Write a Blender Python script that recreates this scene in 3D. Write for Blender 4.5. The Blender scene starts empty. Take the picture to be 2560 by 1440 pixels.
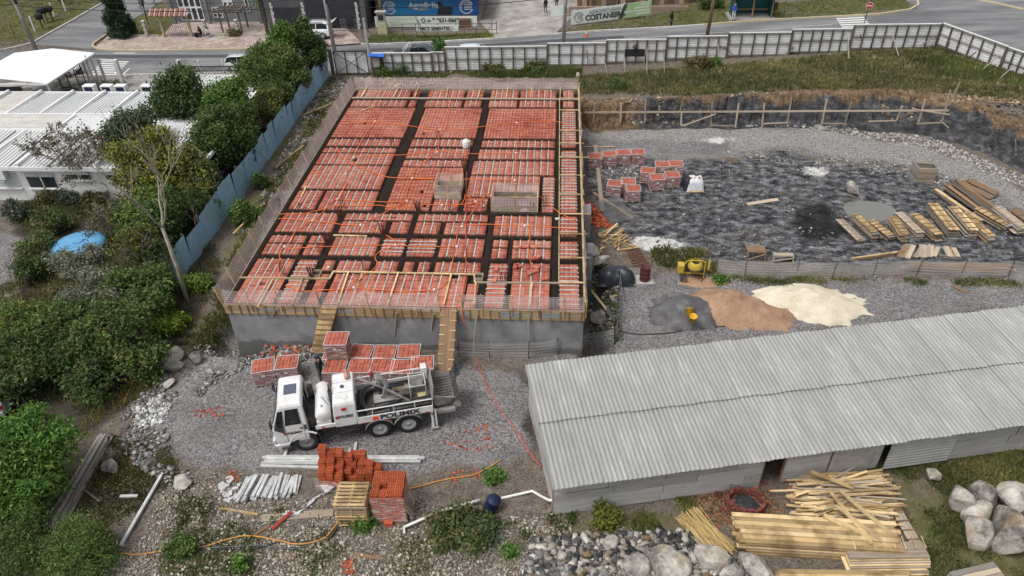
import bpy,bmesh,math,random
import numpy as np
from mathutils import Vector,Matrix,noise as mnoise
# ---------------------------------------------------------------- camera
scene=bpy.context.scene
COL=scene.collection
CAM_H=23.0
YAW,PITCH,ROLL,FPX=0.0774770534,0.638059753,-0.0271402678,1827.09
_f=Vector((-math.sin(YAW)*math.cos(PITCH),math.cos(YAW)*math.cos(PITCH),-math.sin(PITCH)))
_r0=Vector((math.cos(YAW),math.sin(YAW),0));_u0=_r0.cross(_f)
_r=_r0*math.cos(ROLL)+_u0*math.sin(ROLL);_u=_u0*math.cos(ROLL)-_r0*math.sin(ROLL)
cam_data=bpy.data.cameras.new("camera");cam=bpy.data.objects.new("camera",cam_data);COL.objects.link(cam)
cam_data.sensor_fit='HORIZONTAL';cam_data.sensor_width=36.0;cam_data.lens=FPX*36/2560
cam_data.clip_start=0.2;cam_data.clip_end=2000
cam.matrix_world=Matrix(((_r.x,_u.x,-_f.x,0),(_r.y,_u.y,-_f.y,0),(_r.z,_u.z,-_f.z,CAM_H),(0,0,0,1)))
scene.camera=cam
# ---------------------------------------------------------------- overcast sky, soft sun, exposure
world=bpy.data.worlds.new("World");scene.world=world;world.use_nodes=True
_n=world.node_tree.nodes;_l=world.node_tree.links;_n.clear()
_out=_n.new('ShaderNodeOutputWorld');_bg=_n.new('ShaderNodeBackground')
_sky=_n.new('ShaderNodeTexSky');_sky.sky_type='NISHITA';_sky.sun_disc=False
SUN_EL,SUN_AZ=math.radians(62),math.radians(232)  # azimuth clockwise from +Y
_sky.sun_elevation=SUN_EL;_sky.sun_rotation=SUN_AZ;_sky.air_density=1.0;_sky.dust_density=4.0;_sky.ozone_density=1.0
_hs=_n.new('ShaderNodeHueSaturation');_hs.inputs['Saturation'].default_value=0.18  # a grey overcast sky
_l.new(_sky.outputs[0],_hs.inputs['Color']);_l.new(_hs.outputs[0],_bg.inputs[0]);_bg.inputs[1].default_value=0.11
_l.new(_bg.outputs[0],_out.inputs[0])
_sd=bpy.data.lights.new("sun",'SUN');_sun=bpy.data.objects.new("sun",_sd);COL.objects.link(_sun)
_sd.energy=1.3;_sd.angle=math.radians(22);_sd.color=(1.0,0.97,0.92)
_sdir=Vector((math.sin(SUN_AZ)*math.cos(SUN_EL),math.cos(SUN_AZ)*math.cos(SUN_EL),math.sin(SUN_EL)))
_sun.rotation_euler=_sdir.to_track_quat('Z','Y').to_euler();_sun.location=(0,0,60)
scene.view_settings.view_transform='Standard';scene.view_settings.look='None'
scene.view_settings.exposure=0.52;scene.view_settings.gamma=1.0;scene.view_settings.use_curve_mapping=False
scene.cycles.use_denoising=True;scene.cycles.max_bounces=6;scene.cycles.transparent_max_bounces=12
# ---------------------------------------------------------------- helpers
rng=np.random.default_rng(7);random.seed(7)
PI=math.pi
def P(px,py,z=0.0):
 """pixel of the photograph -> point at height z"""
 d=_f*FPX+_r*(px-1280)+_u*(720-py);t=(z-CAM_H)/d.z
 return Vector((d.x*t,d.y*t,z))
def V(*a):return Vector(a)
def ss(a,b,x):
 t=np.clip((np.asarray(x,float)-a)/(b-a),0,1);return t*t*(3-2*t)
def _h2(ix,iy,s):
 v=np.sin(ix*127.1+iy*311.7+s*74.7)*43758.5453;return v-np.floor(v)
def vnoise(x,y,s=0):
 x=np.asarray(x,float);y=np.asarray(y,float)
 ix=np.floor(x);iy=np.floor(y);fx=x-ix;fy=y-iy;fx=fx*fx*(3-2*fx);fy=fy*fy*(3-2*fy)
 a=_h2(ix,iy,s);b=_h2(ix+1,iy,s);c=_h2(ix,iy+1,s);d=_h2(ix+1,iy+1,s)
 return(a*(1-fx)+b*fx)*(1-fy)+(c*(1-fx)+d*fx)*fy
def fbm(x,y,s=0,o=4):
 v=0;a=.5
 for i in range(o):v=v+a*vnoise(x*2**i,y*2**i,s+i);a*=.5
 return v/(1-.5**o)
def inpoly(x,y,poly):
 x=np.asarray(x,float);y=np.asarray(y,float);r=np.zeros(x.shape,bool);n=len(poly)
 for i in range(n):
  x1,y1=poly[i][0],poly[i][1];x2,y2=poly[(i+1)%n][0],poly[(i+1)%n][1]
  if y1==y2:continue
  r^=((y1>y)!=(y2>y))&(x<(x2-x1)*(y-y1)/(y2-y1)+x1)
 return r
def wmat(o):
 m=o.matrix_basis.copy()
 while o.parent:o=o.parent;m=o.matrix_basis@m
 return m
def tag(o,label=None,cat=None,group=None,kind=None):
 if label:o['label']=label
 if cat:o['category']=cat
 if group:o['group']=group
 if kind:o['kind']=kind
 return o
def thing(name,loc,label,cat,group=None,rz=0.0):
 o=bpy.data.objects.new(name,None);COL.objects.link(o);o.empty_display_size=.3
 o.matrix_basis=Matrix.Translation(Vector(loc))@Matrix.Rotation(rz,4,'Z')
 return tag(o,label,cat,group)
def attach(o,parent,W=None):
 if W is None:W=o.matrix_basis.copy()
 if parent is not None:
  o.parent=parent;o.matrix_basis=wmat(parent).inverted()@W
 else:o.matrix_basis=W
 return o
def copy_tree(o,parent=None):
 c=o.copy();COL.objects.link(c);c.parent=parent
 for ch in o.children:copy_tree(ch,c)
 return c
def obj(name,me,parent=None,W=None,mat=None):
 o=bpy.data.objects.new(name,me);COL.objects.link(o)
 if mat is not None and not me.materials:me.materials.append(mat)
 attach(o,parent,W if W is not None else Matrix.Identity(4));return o
def frame(p0,p1,up=(0,0,1)):
 """matrix with X along p0->p1, Z as near up as can be, origin in the middle"""
 p0=Vector(p0);p1=Vector(p1);x=(p1-p0);L=x.length;x=x/L;up=Vector(up)
 if abs(x.dot(up.normalized()))>.999:up=Vector((0,1,0))
 y=up.cross(x).normalized();z=x.cross(y);m=(p0+p1)/2
 return Matrix(((x.x,y.x,z.x,m.x),(x.y,y.y,z.y,m.y),(x.z,y.z,z.z,m.z),(0,0,0,1))),L
BOXF=[(0,3,2,1),(4,5,6,7),(0,1,5,4),(1,2,6,5),(2,3,7,6),(3,0,4,7)]
BOXV=[(-.5,-.5,-.5),(.5,-.5,-.5),(.5,.5,-.5),(-.5,.5,-.5),(-.5,-.5,.5),(.5,-.5,.5),(.5,.5,.5),(-.5,.5,.5)]
class MB:
 def __init__(s):s.v=[];s.f=[];s.m=[];s.mi=0
 def add(s,vs,fs):
  b=len(s.v);s.v.extend(tuple(q)for q in vs);s.f.extend(tuple(i+b for i in f)for f in fs);s.m.extend([s.mi]*len(fs));return s
 def box(s,c,d,rz=0.0,M=None):
  if M is None:
   M=Matrix.Translation(Vector(c))@Matrix.Rotation(rz,4,'Z')
  return s.add([M@Vector((x*d[0],y*d[1],z*d[2]))for x,y,z in BOXV],BOXF)
 def b6(s,x0,x1,y0,y1,z0,z1):return s.box(((x0+x1)/2,(y0+y1)/2,(z0+z1)/2),(x1-x0,y1-y0,z1-z0))
 def beam(s,p0,p1,w,h,up=(0,0,1)):
  M,L=frame(p0,p1,up);return s.add([M@Vector((x*L,y*w,z*h))for x,y,z in BOXV],BOXF)
 def quad(s,a,b,c,d):return s.add([a,b,c,d],[(0,1,2,3)])
 def tube(s,pts,r,n=6,cap=True):
  pts=[Vector(p)for p in pts];k=len(pts);rs=r if isinstance(r,(list,tuple))else[r]*k
  rings=[];pn=None
  for i,p in enumerate(pts):
   t=(pts[min(i+1,k-1)]-pts[max(i-1,0)]).normalized()
   if pn is None:pn=t.orthogonal().normalized()
   else:
    pn=pn-t*pn.dot(t);pn=pn.normalized()if pn.length>1e-6 else t.orthogonal().normalized()
   b=t.cross(pn)
   rings.append([p+(pn*math.cos(2*PI*j/n)+b*math.sin(2*PI*j/n))*rs[i]for j in range(n)])
  return s.loft(rings,cap)
 def loft(s,rings,cap=True,closed=True):
  n=len(rings[0]);vs=[q for r_ in rings for q in r_];fs=[]
  for i in range(len(rings)-1):
   for j in range(n if closed else n-1):
    a=i*n+j;b=i*n+(j+1)%n;fs.append((a,b,b+n,a+n))
  if cap:fs.append(tuple(range(n-1,-1,-1)));fs.append(tuple((len(rings)-1)*n+j for j in range(n)))
  return s.add(vs,fs)
 def cyl(s,p0,p1,r0,r1=None,n=12,cap=True):return s.tube([p0,p1],[r0,r0 if r1 is None else r1],n,cap)
 def prism(s,poly,vec):
  vec=Vector(vec);a=[Vector(p)for p in poly];return s.loft([a,[p+vec for p in a]])
 def lathe(s,prof,M,n=16,cap=True):
  """prof: (radius, height) about the Z axis of M"""
  return s.loft([[M@Vector((r_*math.cos(2*PI*j/n),r_*math.sin(2*PI*j/n),h))for j in range(n)]for r_,h in prof],cap)
 def grid(s,nx,ny,fn):
  vs=[fn(i/nx,j/ny)for j in range(ny+1)for i in range(nx+1)];w=nx+1
  return s.add(vs,[(j*w+i,j*w+i+1,(j+1)*w+i+1,(j+1)*w+i)for j in range(ny)for i in range(nx)])
 def mesh(s,name,mats,smooth=False):
  me=bpy.data.meshes.new(name);me.from_pydata(s.v,[],s.f)
  for m in(mats if isinstance(mats,(list,tuple))else[mats]):me.materials.append(m)
  if any(s.m):me.polygons.foreach_set('material_index',s.m)
  if smooth:me.polygons.foreach_set('use_smooth',[True]*len(me.polygons))
  me.update();return me
 def build(s,name,mats,parent=None,smooth=False,bevel=0,fixn=True):
  """vertices are world coordinates; the object's origin is the parent, or the foot of the thing"""
  if parent is not None:W=wmat(parent)
  else:
   a=np.array(s.v);W=Matrix.Translation(((a[:,0].min()+a[:,0].max())/2,(a[:,1].min()+a[:,1].max())/2,a[:,2].min()))
  I=W.inverted();s.v=[tuple(I@Vector(q))for q in s.v]
  me=s.mesh(name,mats,smooth)
  if fixn:
   bm=bmesh.new();bm.from_mesh(me);bmesh.ops.recalc_face_normals(bm,faces=bm.faces);bm.to_mesh(me);bm.free()
  o=bpy.data.objects.new(name,me);COL.objects.link(o)
  if parent is not None:o.parent=parent
  else:o.matrix_basis=W
  if bevel:
   md=o.modifiers.new('bevel','BEVEL');md.width=bevel;md.segments=2;md.limit_method='ANGLE';md.angle_limit=math.radians(35)
  return o
def np_mesh(name,v,f,mat,col=None,smooth=False,parent=None):
 """fast bulk mesh: v (N,3), f (M,k), col (M,3) colour per face -> attribute 'col'"""
 v=np.asarray(v,np.float32);f=np.asarray(f,np.int32);k=f.shape[1]
 if parent is not None:
  I=np.array(wmat(parent).inverted());v=(v@I[:3,:3].T+I[:3,3]).astype(np.float32)
 me=bpy.data.meshes.new(name);me.vertices.add(len(v));me.vertices.foreach_set('co',v.ravel())
 me.loops.add(f.size);me.loops.foreach_set('vertex_index',f.ravel())
 me.polygons.add(len(f));me.polygons.foreach_set('loop_start',np.arange(len(f),dtype=np.int32)*k)
 if smooth:me.polygons.foreach_set('use_smooth',np.ones(len(f),bool))
 if col is not None:
  at=me.attributes.new('col','FLOAT_COLOR','FACE');c=np.ones((len(f),4),np.float32);c[:,:3]=col;at.data.foreach_set('color',c.ravel())
 me.update(calc_edges=True);me.validate()
 if mat is not None:me.materials.append(mat)
 o=bpy.data.objects.new(name,me);COL.objects.link(o)
 if parent is not None:o.parent=parent
 return o
 # ---------------------------------------------------------------- materials
MATS={}
def nt(name):
 m=bpy.data.materials.new(name);m.use_nodes=True;t=m.node_tree;MATS[name]=m
 return m,t,t.nodes['Principled BSDF']
def c4(c):return(c[0],c[1],c[2],1.0)
def hexc(h):
 """sRGB hex -> linear"""
 r=[int(h[i:i+2],16)/255 for i in(0,2,4)];return tuple(x/12.92 if x<=.04045 else((x+.055)/1.055)**2.4 for x in r)
def mth(t,op,a,b=None,c=None,clamp=False):
 n=t.nodes.new('ShaderNodeMath');n.operation=op;n.use_clamp=clamp
 for i,x in enumerate((a,b,c)):
  if x is None:continue
  if isinstance(x,(int,float)):n.inputs[i].default_value=x
  else:t.links.new(x,n.inputs[i])
 return n.outputs[0]
def mixc(t,fac,a,b,mode='MIX'):
 n=t.nodes.new('ShaderNodeMix');n.data_type='RGBA';n.blend_type=mode
 for s,x in((0,fac),(6,a),(7,b)):
  if isinstance(x,(int,float)):n.inputs[s].default_value=x
  elif isinstance(x,tuple):n.inputs[s].default_value=c4(x)
  else:t.links.new(x,n.inputs[s])
 return n.outputs[2]
def tex(t,kind,scale,coord,detail=3.0,rough=.55,feat=None):
 if kind=='noise':
  n=t.nodes.new('ShaderNodeTexNoise');n.inputs['Scale'].default_value=scale;n.inputs['Detail'].default_value=detail;n.inputs['Roughness'].default_value=rough
 else:
  n=t.nodes.new('ShaderNodeTexVoronoi');n.inputs['Scale'].default_value=scale
  if feat:n.feature=feat
 t.links.new(coord,n.inputs['Vector']);return n
def rampn(t,fac,stops,interp='LINEAR'):
 n=t.nodes.new('ShaderNodeValToRGB');cr=n.color_ramp;cr.interpolation=interp
 while len(cr.elements)>1:cr.elements.remove(cr.elements[-1])
 cr.elements[0].position=stops[0][0];cr.elements[0].color=c4(stops[0][1])
 for p,c in stops[1:]:e=cr.elements.new(p);e.color=c4(c)
 t.links.new(fac,n.inputs[0]);return n.outputs[0]
def wpos(t):return t.nodes.new('ShaderNodeNewGeometry').outputs['Position']
def vscale(t,vec,s):
 n=t.nodes.new('ShaderNodeVectorMath');n.operation='MULTIPLY';t.links.new(vec,n.inputs[0]);n.inputs[1].default_value=s;return n.outputs[0]
def bump(t,b,h,strength,dist=.02):
 n=t.nodes.new('ShaderNodeBump');n.inputs['Strength'].default_value=strength;n.inputs['Distance'].default_value=dist
 t.links.new(h,n.inputs['Height']);t.links.new(n.outputs[0],b.inputs['Normal'])
def M(name,c,c2=None,scale=4.0,rough=.75,metal=0.0,spec=.35,bmp=0.0,bscale=None,rnd=0.0,st=(1,1,1),dirt=None,dscale=1.2,coat=0.0,lo=.35,hi=.65):
 """general weathered surface: two tones by noise, optional dirt, per-object shade, bump"""
 if name in MATS:return MATS[name]
 m,t,b=nt(name);p=wpos(t);v=vscale(t,p,st)
 c2=c2 or tuple(x*.82 for x in c)
 n=tex(t,'noise',scale,v,5.0,.6);col=rampn(t,n.outputs[0],[(lo,c2),(hi,c)])
 if dirt:
  d=tex(t,'noise',dscale,p,6.0,.65);f=rampn(t,d.outputs[0],[(.46,(0,0,0)),(.72,(1,1,1))]);col=mixc(t,f,col,dirt)
 if rnd:
  oi=t.nodes.new('ShaderNodeObjectInfo');k=mth(t,'MULTIPLY_ADD',oi.outputs['Random'],2*rnd,1-rnd)
  hsv=t.nodes.new('ShaderNodeHueSaturation');t.links.new(k,hsv.inputs['Value']);t.links.new(col,hsv.inputs['Color']);col=hsv.outputs[0]
 t.links.new(col,b.inputs['Base Color']);b.inputs['Roughness'].default_value=rough;b.inputs['Metallic'].default_value=metal
 b.inputs['Specular IOR Level'].default_value=spec;b.inputs['Coat Weight'].default_value=coat
 if bmp:
  n2=tex(t,'noise',bscale or scale*4,v,4.0,.6);bump(t,b,n2.outputs[0],bmp)
 return m
def MW(name,c,c2,rnd=.3,rough=.8,weather=None):
 """sawn timber, grain along the piece (generated X)"""
 if name in MATS:return MATS[name]
 m,t,b=nt(name);tc=t.nodes.new('ShaderNodeTexCoord');oi=t.nodes.new('ShaderNodeObjectInfo')
 add=t.nodes.new('ShaderNodeVectorMath');add.operation='ADD';t.links.new(vscale(t,tc.outputs['Generated'],(2.5,9,9)),add.inputs[0])
 t.links.new(vscale(t,oi.outputs['Location'],(3.7,5.1,7.3)),add.inputs[1])
 n=tex(t,'noise',1.0,add.outputs[0],6.0,.65);col=rampn(t,n.outputs[0],[(.3,c2),(.55,c),(.75,tuple(min(1,x*1.12)for x in c))])
 if weather:
  d=tex(t,'noise',1.1,wpos(t),4.0,.6);f=rampn(t,d.outputs[0],[(.45,(0,0,0)),(.62,(1,1,1))]);col=mixc(t,f,col,weather)
 k=mth(t,'MULTIPLY_ADD',oi.outputs['Random'],2*rnd,1-rnd);hsv=t.nodes.new('ShaderNodeHueSaturation')
 t.links.new(k,hsv.inputs['Value']);t.links.new(col,hsv.inputs['Color']);t.links.new(hsv.outputs[0],b.inputs['Base Color'])
 b.inputs['Roughness'].default_value=rough;b.inputs['Specular IOR Level'].default_value=.25;bump(t,b,n.outputs[0],.25,.01);return m
def MCOL(name,rough=.85,spec=.25,var=.35,scale=9.0,trans=0.0,st=(1,1,1)):
 """colour per face from the mesh, with grain"""
 if name in MATS:return MATS[name]
 m,t,b=nt(name);a=t.nodes.new('ShaderNodeAttribute');a.attribute_name='col'
 n=tex(t,'noise',scale,vscale(t,wpos(t),st),4.0,.6);k=mth(t,'MULTIPLY_ADD',n.outputs[0],2*var,1-var)
 hsv=t.nodes.new('ShaderNodeHueSaturation');t.links.new(k,hsv.inputs['Value']);t.links.new(a.outputs['Color'],hsv.inputs['Color'])
 t.links.new(hsv.outputs[0],b.inputs['Base Color']);b.inputs['Roughness'].default_value=rough;b.inputs['Specular IOR Level'].default_value=spec
 if trans:
  tl=t.nodes.new('ShaderNodeBsdfTranslucent');t.links.new(hsv.outputs[0],tl.inputs[0]);mx=t.nodes.new('ShaderNodeMixShader');mx.inputs[0].default_value=trans
  t.links.new(b.outputs[0],mx.inputs[1]);t.links.new(tl.outputs[0],mx.inputs[2]);t.links.new(mx.outputs[0],t.nodes['Material Output'].inputs[0])
 return m
def glass(name='window_glass',c=(.02,.025,.03)):
 if name in MATS:return MATS[name]
 m,t,b=nt(name);n=tex(t,'noise',.7,wpos(t),2.0);t.links.new(rampn(t,n.outputs[0],[(.35,c),(.7,tuple(x*1.6+.01 for x in c))]),b.inputs['Base Color'])
 b.inputs['Roughness'].default_value=.06;b.inputs['Specular IOR Level'].default_value=.6;return m
def net_mat(name,c,a_lo,a_hi,sv,su):
 """knotted plastic netting: strands and gaps, folds thicken it (uses the UV of the net)"""
 if name in MATS:return MATS[name]
 m,t,b=nt(name);uv=t.nodes.new('ShaderNodeUVMap').outputs[0];sp=t.nodes.new('ShaderNodeSeparateXYZ');t.links.new(uv,sp.inputs[0])
 n=tex(t,'noise',1.3,vscale(t,uv,(1.2,2.2,1)),3.0);w=mth(t,'MULTIPLY',n.outputs[0],3.5)
 s1=mth(t,'SINE',mth(t,'ADD',mth(t,'MULTIPLY',sp.outputs[1],sv),w));s2=mth(t,'SINE',mth(t,'ADD',mth(t,'MULTIPLY',sp.outputs[0],su),w))
 f=mth(t,'MULTIPLY_ADD',s1,.36,.5);f=mth(t,'MULTIPLY_ADD',s2,.14,f)
 al=mth(t,'MULTIPLY_ADD',f,a_hi-a_lo,a_lo,clamp=True)
 b.inputs['Base Color'].default_value=c4(c);b.inputs['Roughness'].default_value=.6
 t.links.new(al,b.inputs['Alpha']);return m
def plastic_wrap(name='stretch_wrap',c=(.8,.78,.8)):
 """clear stretch film: streaked, part see-through, glossy"""
 if name in MATS:return MATS[name]
 m,t,b=nt(name);tc=wpos(t);n=tex(t,'noise',1.0,vscale(t,tc,(2.5,2.5,14)),4.0,.65)
 al=rampn(t,n.outputs[0],[(.38,(.05,)*3),(.52,(.22,)*3),(.68,(.75,)*3)]);t.links.new(al,b.inputs['Alpha'])
 b.inputs['Base Color'].default_value=c4(c);b.inputs['Roughness'].default_value=.25;bump(t,b,n.outputs[0],.5,.02);return m
WOODY=dict(fresh=((.5,.36,.185),(.32,.215,.105)),pale=((.62,.47,.27),(.48,.34,.18)),grey=((.27,.25,.225),(.15,.14,.13)),brown=((.25,.16,.095),(.13,.085,.05)),weath=((.4,.33,.25),(.24,.2,.16)),dark=((.12,.1,.085),(.05,.045,.04)))
def wood(k):return MW('wood_'+k,*WOODY[k],weather=tuple(x*.75 for x in WOODY[k][1])if k in('fresh','pale')else None)
_unit=MB().box((0,0,0),(1,1,1)).v
UNIT={}
def unit_box(mat):
 if mat.name not in UNIT:
  me=bpy.data.meshes.new('board');me.from_pydata(BOXV,[],BOXF);me.materials.append(mat);UNIT[mat.name]=me
 return UNIT[mat.name]
def plank(name,p0,p1,w,h,mat,parent=None,up=(0,0,1)):
 """one board as an object of its own (shared box mesh)"""
 Mx,L=frame(p0,p1,up);o=bpy.data.objects.new(name,unit_box(mat));COL.objects.link(o)
 return attach(o,parent,Mx@Matrix.Diagonal((L,w,h,1)))
def text_mesh(name,s,size,mat,W,parent,bold=0.0,sx=1.0,depth=.004,align='LEFT'):
 cu=bpy.data.curves.new(name,'FONT');cu.body=s;cu.size=size;cu.offset=bold;cu.extrude=depth;cu.align_x=align;cu.align_y='CENTER'
 to=bpy.data.objects.new(name,cu);COL.objects.link(to);dg=bpy.context.evaluated_depsgraph_get();dg.update()
 me=bpy.data.meshes.new_from_object(to.evaluated_get(dg));bpy.data.objects.remove(to);me.name=name
 me.materials.clear();me.materials.append(mat);o=bpy.data.objects.new(name,me);COL.objects.link(o)
 return attach(o,parent,W@Matrix.Diagonal((sx,1,1,1)))
def uv_net(name,rail,h,mat,parent=None,n=1,sag=.06,seed=0,vdir=(0,0,1),top=None):
 """net hung between posts: rail = base points, h = height; UV in metres; folds are real"""
 rail=[Vector(p)for p in rail];rnd=random.Random(seed);pts=[];s=0;ss_=[]
 for i in range(len(rail)-1):
  k=max(2,int((rail[i+1]-rail[i]).length/.25))
  for j in range(k):
   pts.append((rail[i].lerp(rail[i+1],j/k),j/k));ss_.append(s+(rail[i+1]-rail[i]).length*j/k)
  s+=(rail[i+1]-rail[i]).length
 pts.append((rail[-1],0));ss_.append(s);rows=6;vd=Vector(vdir);verts=[];uvs=[]
 for r_ in range(rows+1):
  for(p,q),u in zip(pts,ss_):
   a=r_/rows;hh=h*(a-sag*4*q*(1-q)*a*(.6+.8*vnoise(u*.3,seed)))
   nrm=(rail[-1]-rail[0]).cross(vd).normalized()
   w=(vnoise(u*1.7,a*2+seed,5)-.5)*.12
   verts.append(p+vd*hh+nrm*w);uvs.append((u,a*h))
 W_=len(pts);fs=[(r_*W_+i,r_*W_+i+1,(r_+1)*W_+i+1,(r_+1)*W_+i)for r_ in range(rows)for i in range(W_-1)]
 b=MB().add(verts,fs);o=b.build(name,mat,parent,smooth=True,fixn=False)
 ul=o.data.uv_layers.new(name='UVMap')
 for lp in o.data.loops:ul.data[lp.index].uv=uvs[lp.vertex_index]
 return o
ICO_V=None
def _ico():
 bm=bmesh.new();bmesh.ops.create_icosphere(bm,subdivisions=1,radius=1);v=np.array([x.co[:]for x in bm.verts]);f=np.array([[q.index for q in x.verts]for x in bm.faces]);bm.free();return v,f
ICO_V,ICO_F=_ico()
def scatter_rocks(name,pts,sizes,cols,mat,label,cat='rubble',flat=.65,parent=None,kind='stuff'):
 n=len(pts);pts=np.asarray(pts);sizes=np.asarray(sizes)
 base=ICO_V[None]*(1+rng.uniform(-.42,.38,(n,len(ICO_V),1)))
 sc=rng.uniform(.55,1.35,(n,1,3));sc[:,:,2]*=flat;base=base*sc
 a=rng.uniform(0,2*PI,n);ca,sa=np.cos(a),np.sin(a);tl=rng.normal(0,.35,n);ct,st_=np.cos(tl),np.sin(tl)
 y=base[:,:,1]*ct[:,None]-base[:,:,2]*st_[:,None];z=base[:,:,1]*st_[:,None]+base[:,:,2]*ct[:,None];x=base[:,:,0]
 X=x*ca[:,None]-y*sa[:,None];Y=x*sa[:,None]+y*ca[:,None]
 v=np.stack([X,Y,z],2)*sizes[:,None,None]+pts[:,None,:]
 f=(ICO_F[None]+(np.arange(n)*len(ICO_V))[:,None,None]).reshape(-1,3)
 o=np_mesh(name,v.reshape(-1,3),f,mat,np.repeat(np.asarray(cols),len(ICO_F),0),parent=parent)
 return tag(o,label,None if parent else cat,kind=kind)
 # ---------------------------------------------------------------- terrain
_cbx=[P(1480,318).x,P(2000,312).x,P(2300,330).x,P(2450,370).x,P(2560,430).x,45.0]
_cby=[P(1480,318).y,P(2000,312).y,P(2300,330).y,P(2450,370).y,P(2560,430).y,38.0]
BX0,BX1,BY0,BY1,BZ=-15.388,1.243,25.787,52.05,2.6  # the building's slab
def zroad(x):return np.clip((np.asarray(x,float)+12)*.047,0,2.9)
def hz(x,y):
 x=np.asarray(x,float);y=np.asarray(y,float)
 zr=zroad(x)
 ztop=np.interp(x,[-21,-17,-10,0,2,10,18,40],[0,.2,.5,.9,1.5,1.8,2.05,2.4])
 yb=np.interp(x,[-30,1.2]+_cbx,[52.4,52.2]+_cby);w=np.interp(x,[0,2,16,24,34],[2.5,.9,1.1,2.2,4.0])
 wob=(fbm(x*.55,y*.2,3)-.5)*1.1+(fbm(x*2.3,y*1.5,8)-.5)*.5
 s=np.clip((y-yb+wob*.8)/w,0,1);s=s*s*(3-2*s)
 blend=ss(53.5,62.0,y);z=s*(ztop*(1-blend)+zr*blend)
 wide=((x>-20.6)&(y<62.6))|(y<60)
 amp=np.where(y>62.2,0,.13)*ss(63,60.5,y)
 z=z+(fbm(x*.8,y*.8,11)-.5)*amp*1.5+(fbm(x*3,y*3,12,2)-.5)*amp*.6
 # trench along the right and left walls of the building
 z=z-1.3*ss(1.0,1.3,x)*ss(3.0,2.0,x)*ss(25.0,26.2,y)*ss(37,33,y)
 z=z-1.0*ss(-17.2,-16.2,x)*ss(24.9,26,y)*ss(33,28,y)*(x<-14)
 z=z+.45*np.exp(-((x+17.6)/.8)**2)*ss(27,30,y)*ss(52,48,y)
 # puddle hollow, rubble bank behind the building, rock heap in front
 pc=P(2175,520);z=z-.5*np.exp(-(((x-pc.x)/1.5)**2+((y-pc.y)/1.2)**2)**2)
 z=z+1.7*np.exp(-(((x+8.2)/2.6)**2+((y-56.2)/1.9)**2))+.5*np.exp(-(((x+16)/3)**2+((y-54.5)/1.5)**2))
 z=z+.35*np.exp(-(((x-3.5)/3.5)**2+((y-14.0)/1.1)**2))
 return z
_LX,_LY,_LS=-80.0,5.0,.25;_lx=np.arange(_LX,62,_LS);_ly=np.arange(_LY,114,_LS);_LZ=hz(*np.meshgrid(_lx,_ly)).tolist();_LN,_LM=len(_lx),len(_ly)
def hzf(x,y):
 a=(x-_LX)/_LS;b=(y-_LY)/_LS;i=int(a);j=int(b)
 if a<0 or b<0 or i>=_LN-1 or j>=_LM-1:return float(hz(np.array([x]),np.array([y]))[0])
 a-=i;b-=j;p=_LZ[j];q=_LZ[j+1];return(p[i]*(1-a)+p[i+1]*a)*(1-b)+(q[i]*(1-a)+q[i+1]*a)*b
def G(px,py,dz=0.0):
 """pixel -> point on the terrain"""
 z=0.0
 for _ in range(12):
  p=P(px,py,z);z=.5*z+.5*hzf(p.x,p.y)
 p=P(px,py,z);return Vector((p.x,p.y,z+dz))
def on(x,y,dz=0.0):return Vector((x,y,hzf(x,y)+dz))
def GP(pts):return[G(*p)for p in pts]
gx=np.concatenate([np.linspace(-420,-80,18)[:-1],np.arange(-80,-40,.5),np.arange(-40,42,.24),np.arange(42,60,.6),np.linspace(60,420,18)])
gy=np.concatenate([np.linspace(-120,6,12)[:-1],np.arange(6,30,.2),np.arange(30,63,.24),np.arange(63,110,.6),np.linspace(110,600,18)])
GX,GY=np.meshgrid(gx,gy);GZ=hz(GX,GY)
WX=GX+(fbm(GX*.7,GY*.7,21)-.5)*2.2+(fbm(GX*3,GY*3,23,2)-.5)*.7;WY=GY+(fbm(GX*.7,GY*.7,31)-.5)*2.2+(fbm(GX*3,GY*3,33,2)-.5)*.7
def zone(polys,warp=1.0):
 r=np.zeros(GX.shape)
 for pl in polys:
  w=np.array([(q.x,q.y)for q in GP(pl)]);r=np.maximum(r,inpoly(GX+(WX-GX)*warp,GY+(WY-GY)*warp,w)*1.0)
 for _ in range(5):r[1:-1,1:-1]=(r[1:-1,1:-1]*2+r[:-2,1:-1]+r[2:,1:-1]+r[1:-1,:-2]+r[1:-1,2:])/6
 return r
z_gravel=zone([[(640,875),(480,925),(410,985),(360,1060),(380,1160),(640,1190),(1000,1190),(1230,1165),(1345,1150),(1320,915),(1500,870),(1560,690),(1700,690),(1850,700),(2560,690),(2700,760),(1320,930),(1150,905),(900,885)],
 [(1465,345),(1900,340),(2200,352),(2330,372),(2560,470),(2560,560),(2330,430),(2000,378),(1700,400),(1465,400)],[(0,560),(60,600),(70,700),(50,760),(-60,760),(-60,560)]])
z_dark=zone([[(1465,400),(1750,400),(2000,385),(2330,440),(2560,570),(2700,660),(2560,668),(1800,655),(1640,640),(1520,560),(1465,470)],
 [(1900,300),(2250,330),(2420,370),(2560,420),(2560,300),(2300,250),(2000,262),(1780,270)]])
z_lgrav=zone([[(1800,340),(2200,352),(2330,372),(2600,490),(2600,540),(2350,430),(2050,372),(1800,372)],[(1465,320),(2000,312),(2200,345),(1465,350)],
 [(560,890),(640,870),(600,900),(470,960),(400,1060),(330,1110),(350,1060),(420,960)],[(520,880),(570,770),(600,650),(640,560),(680,480),(740,400),(760,420),(690,560),(610,700),(575,870)]])
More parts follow.
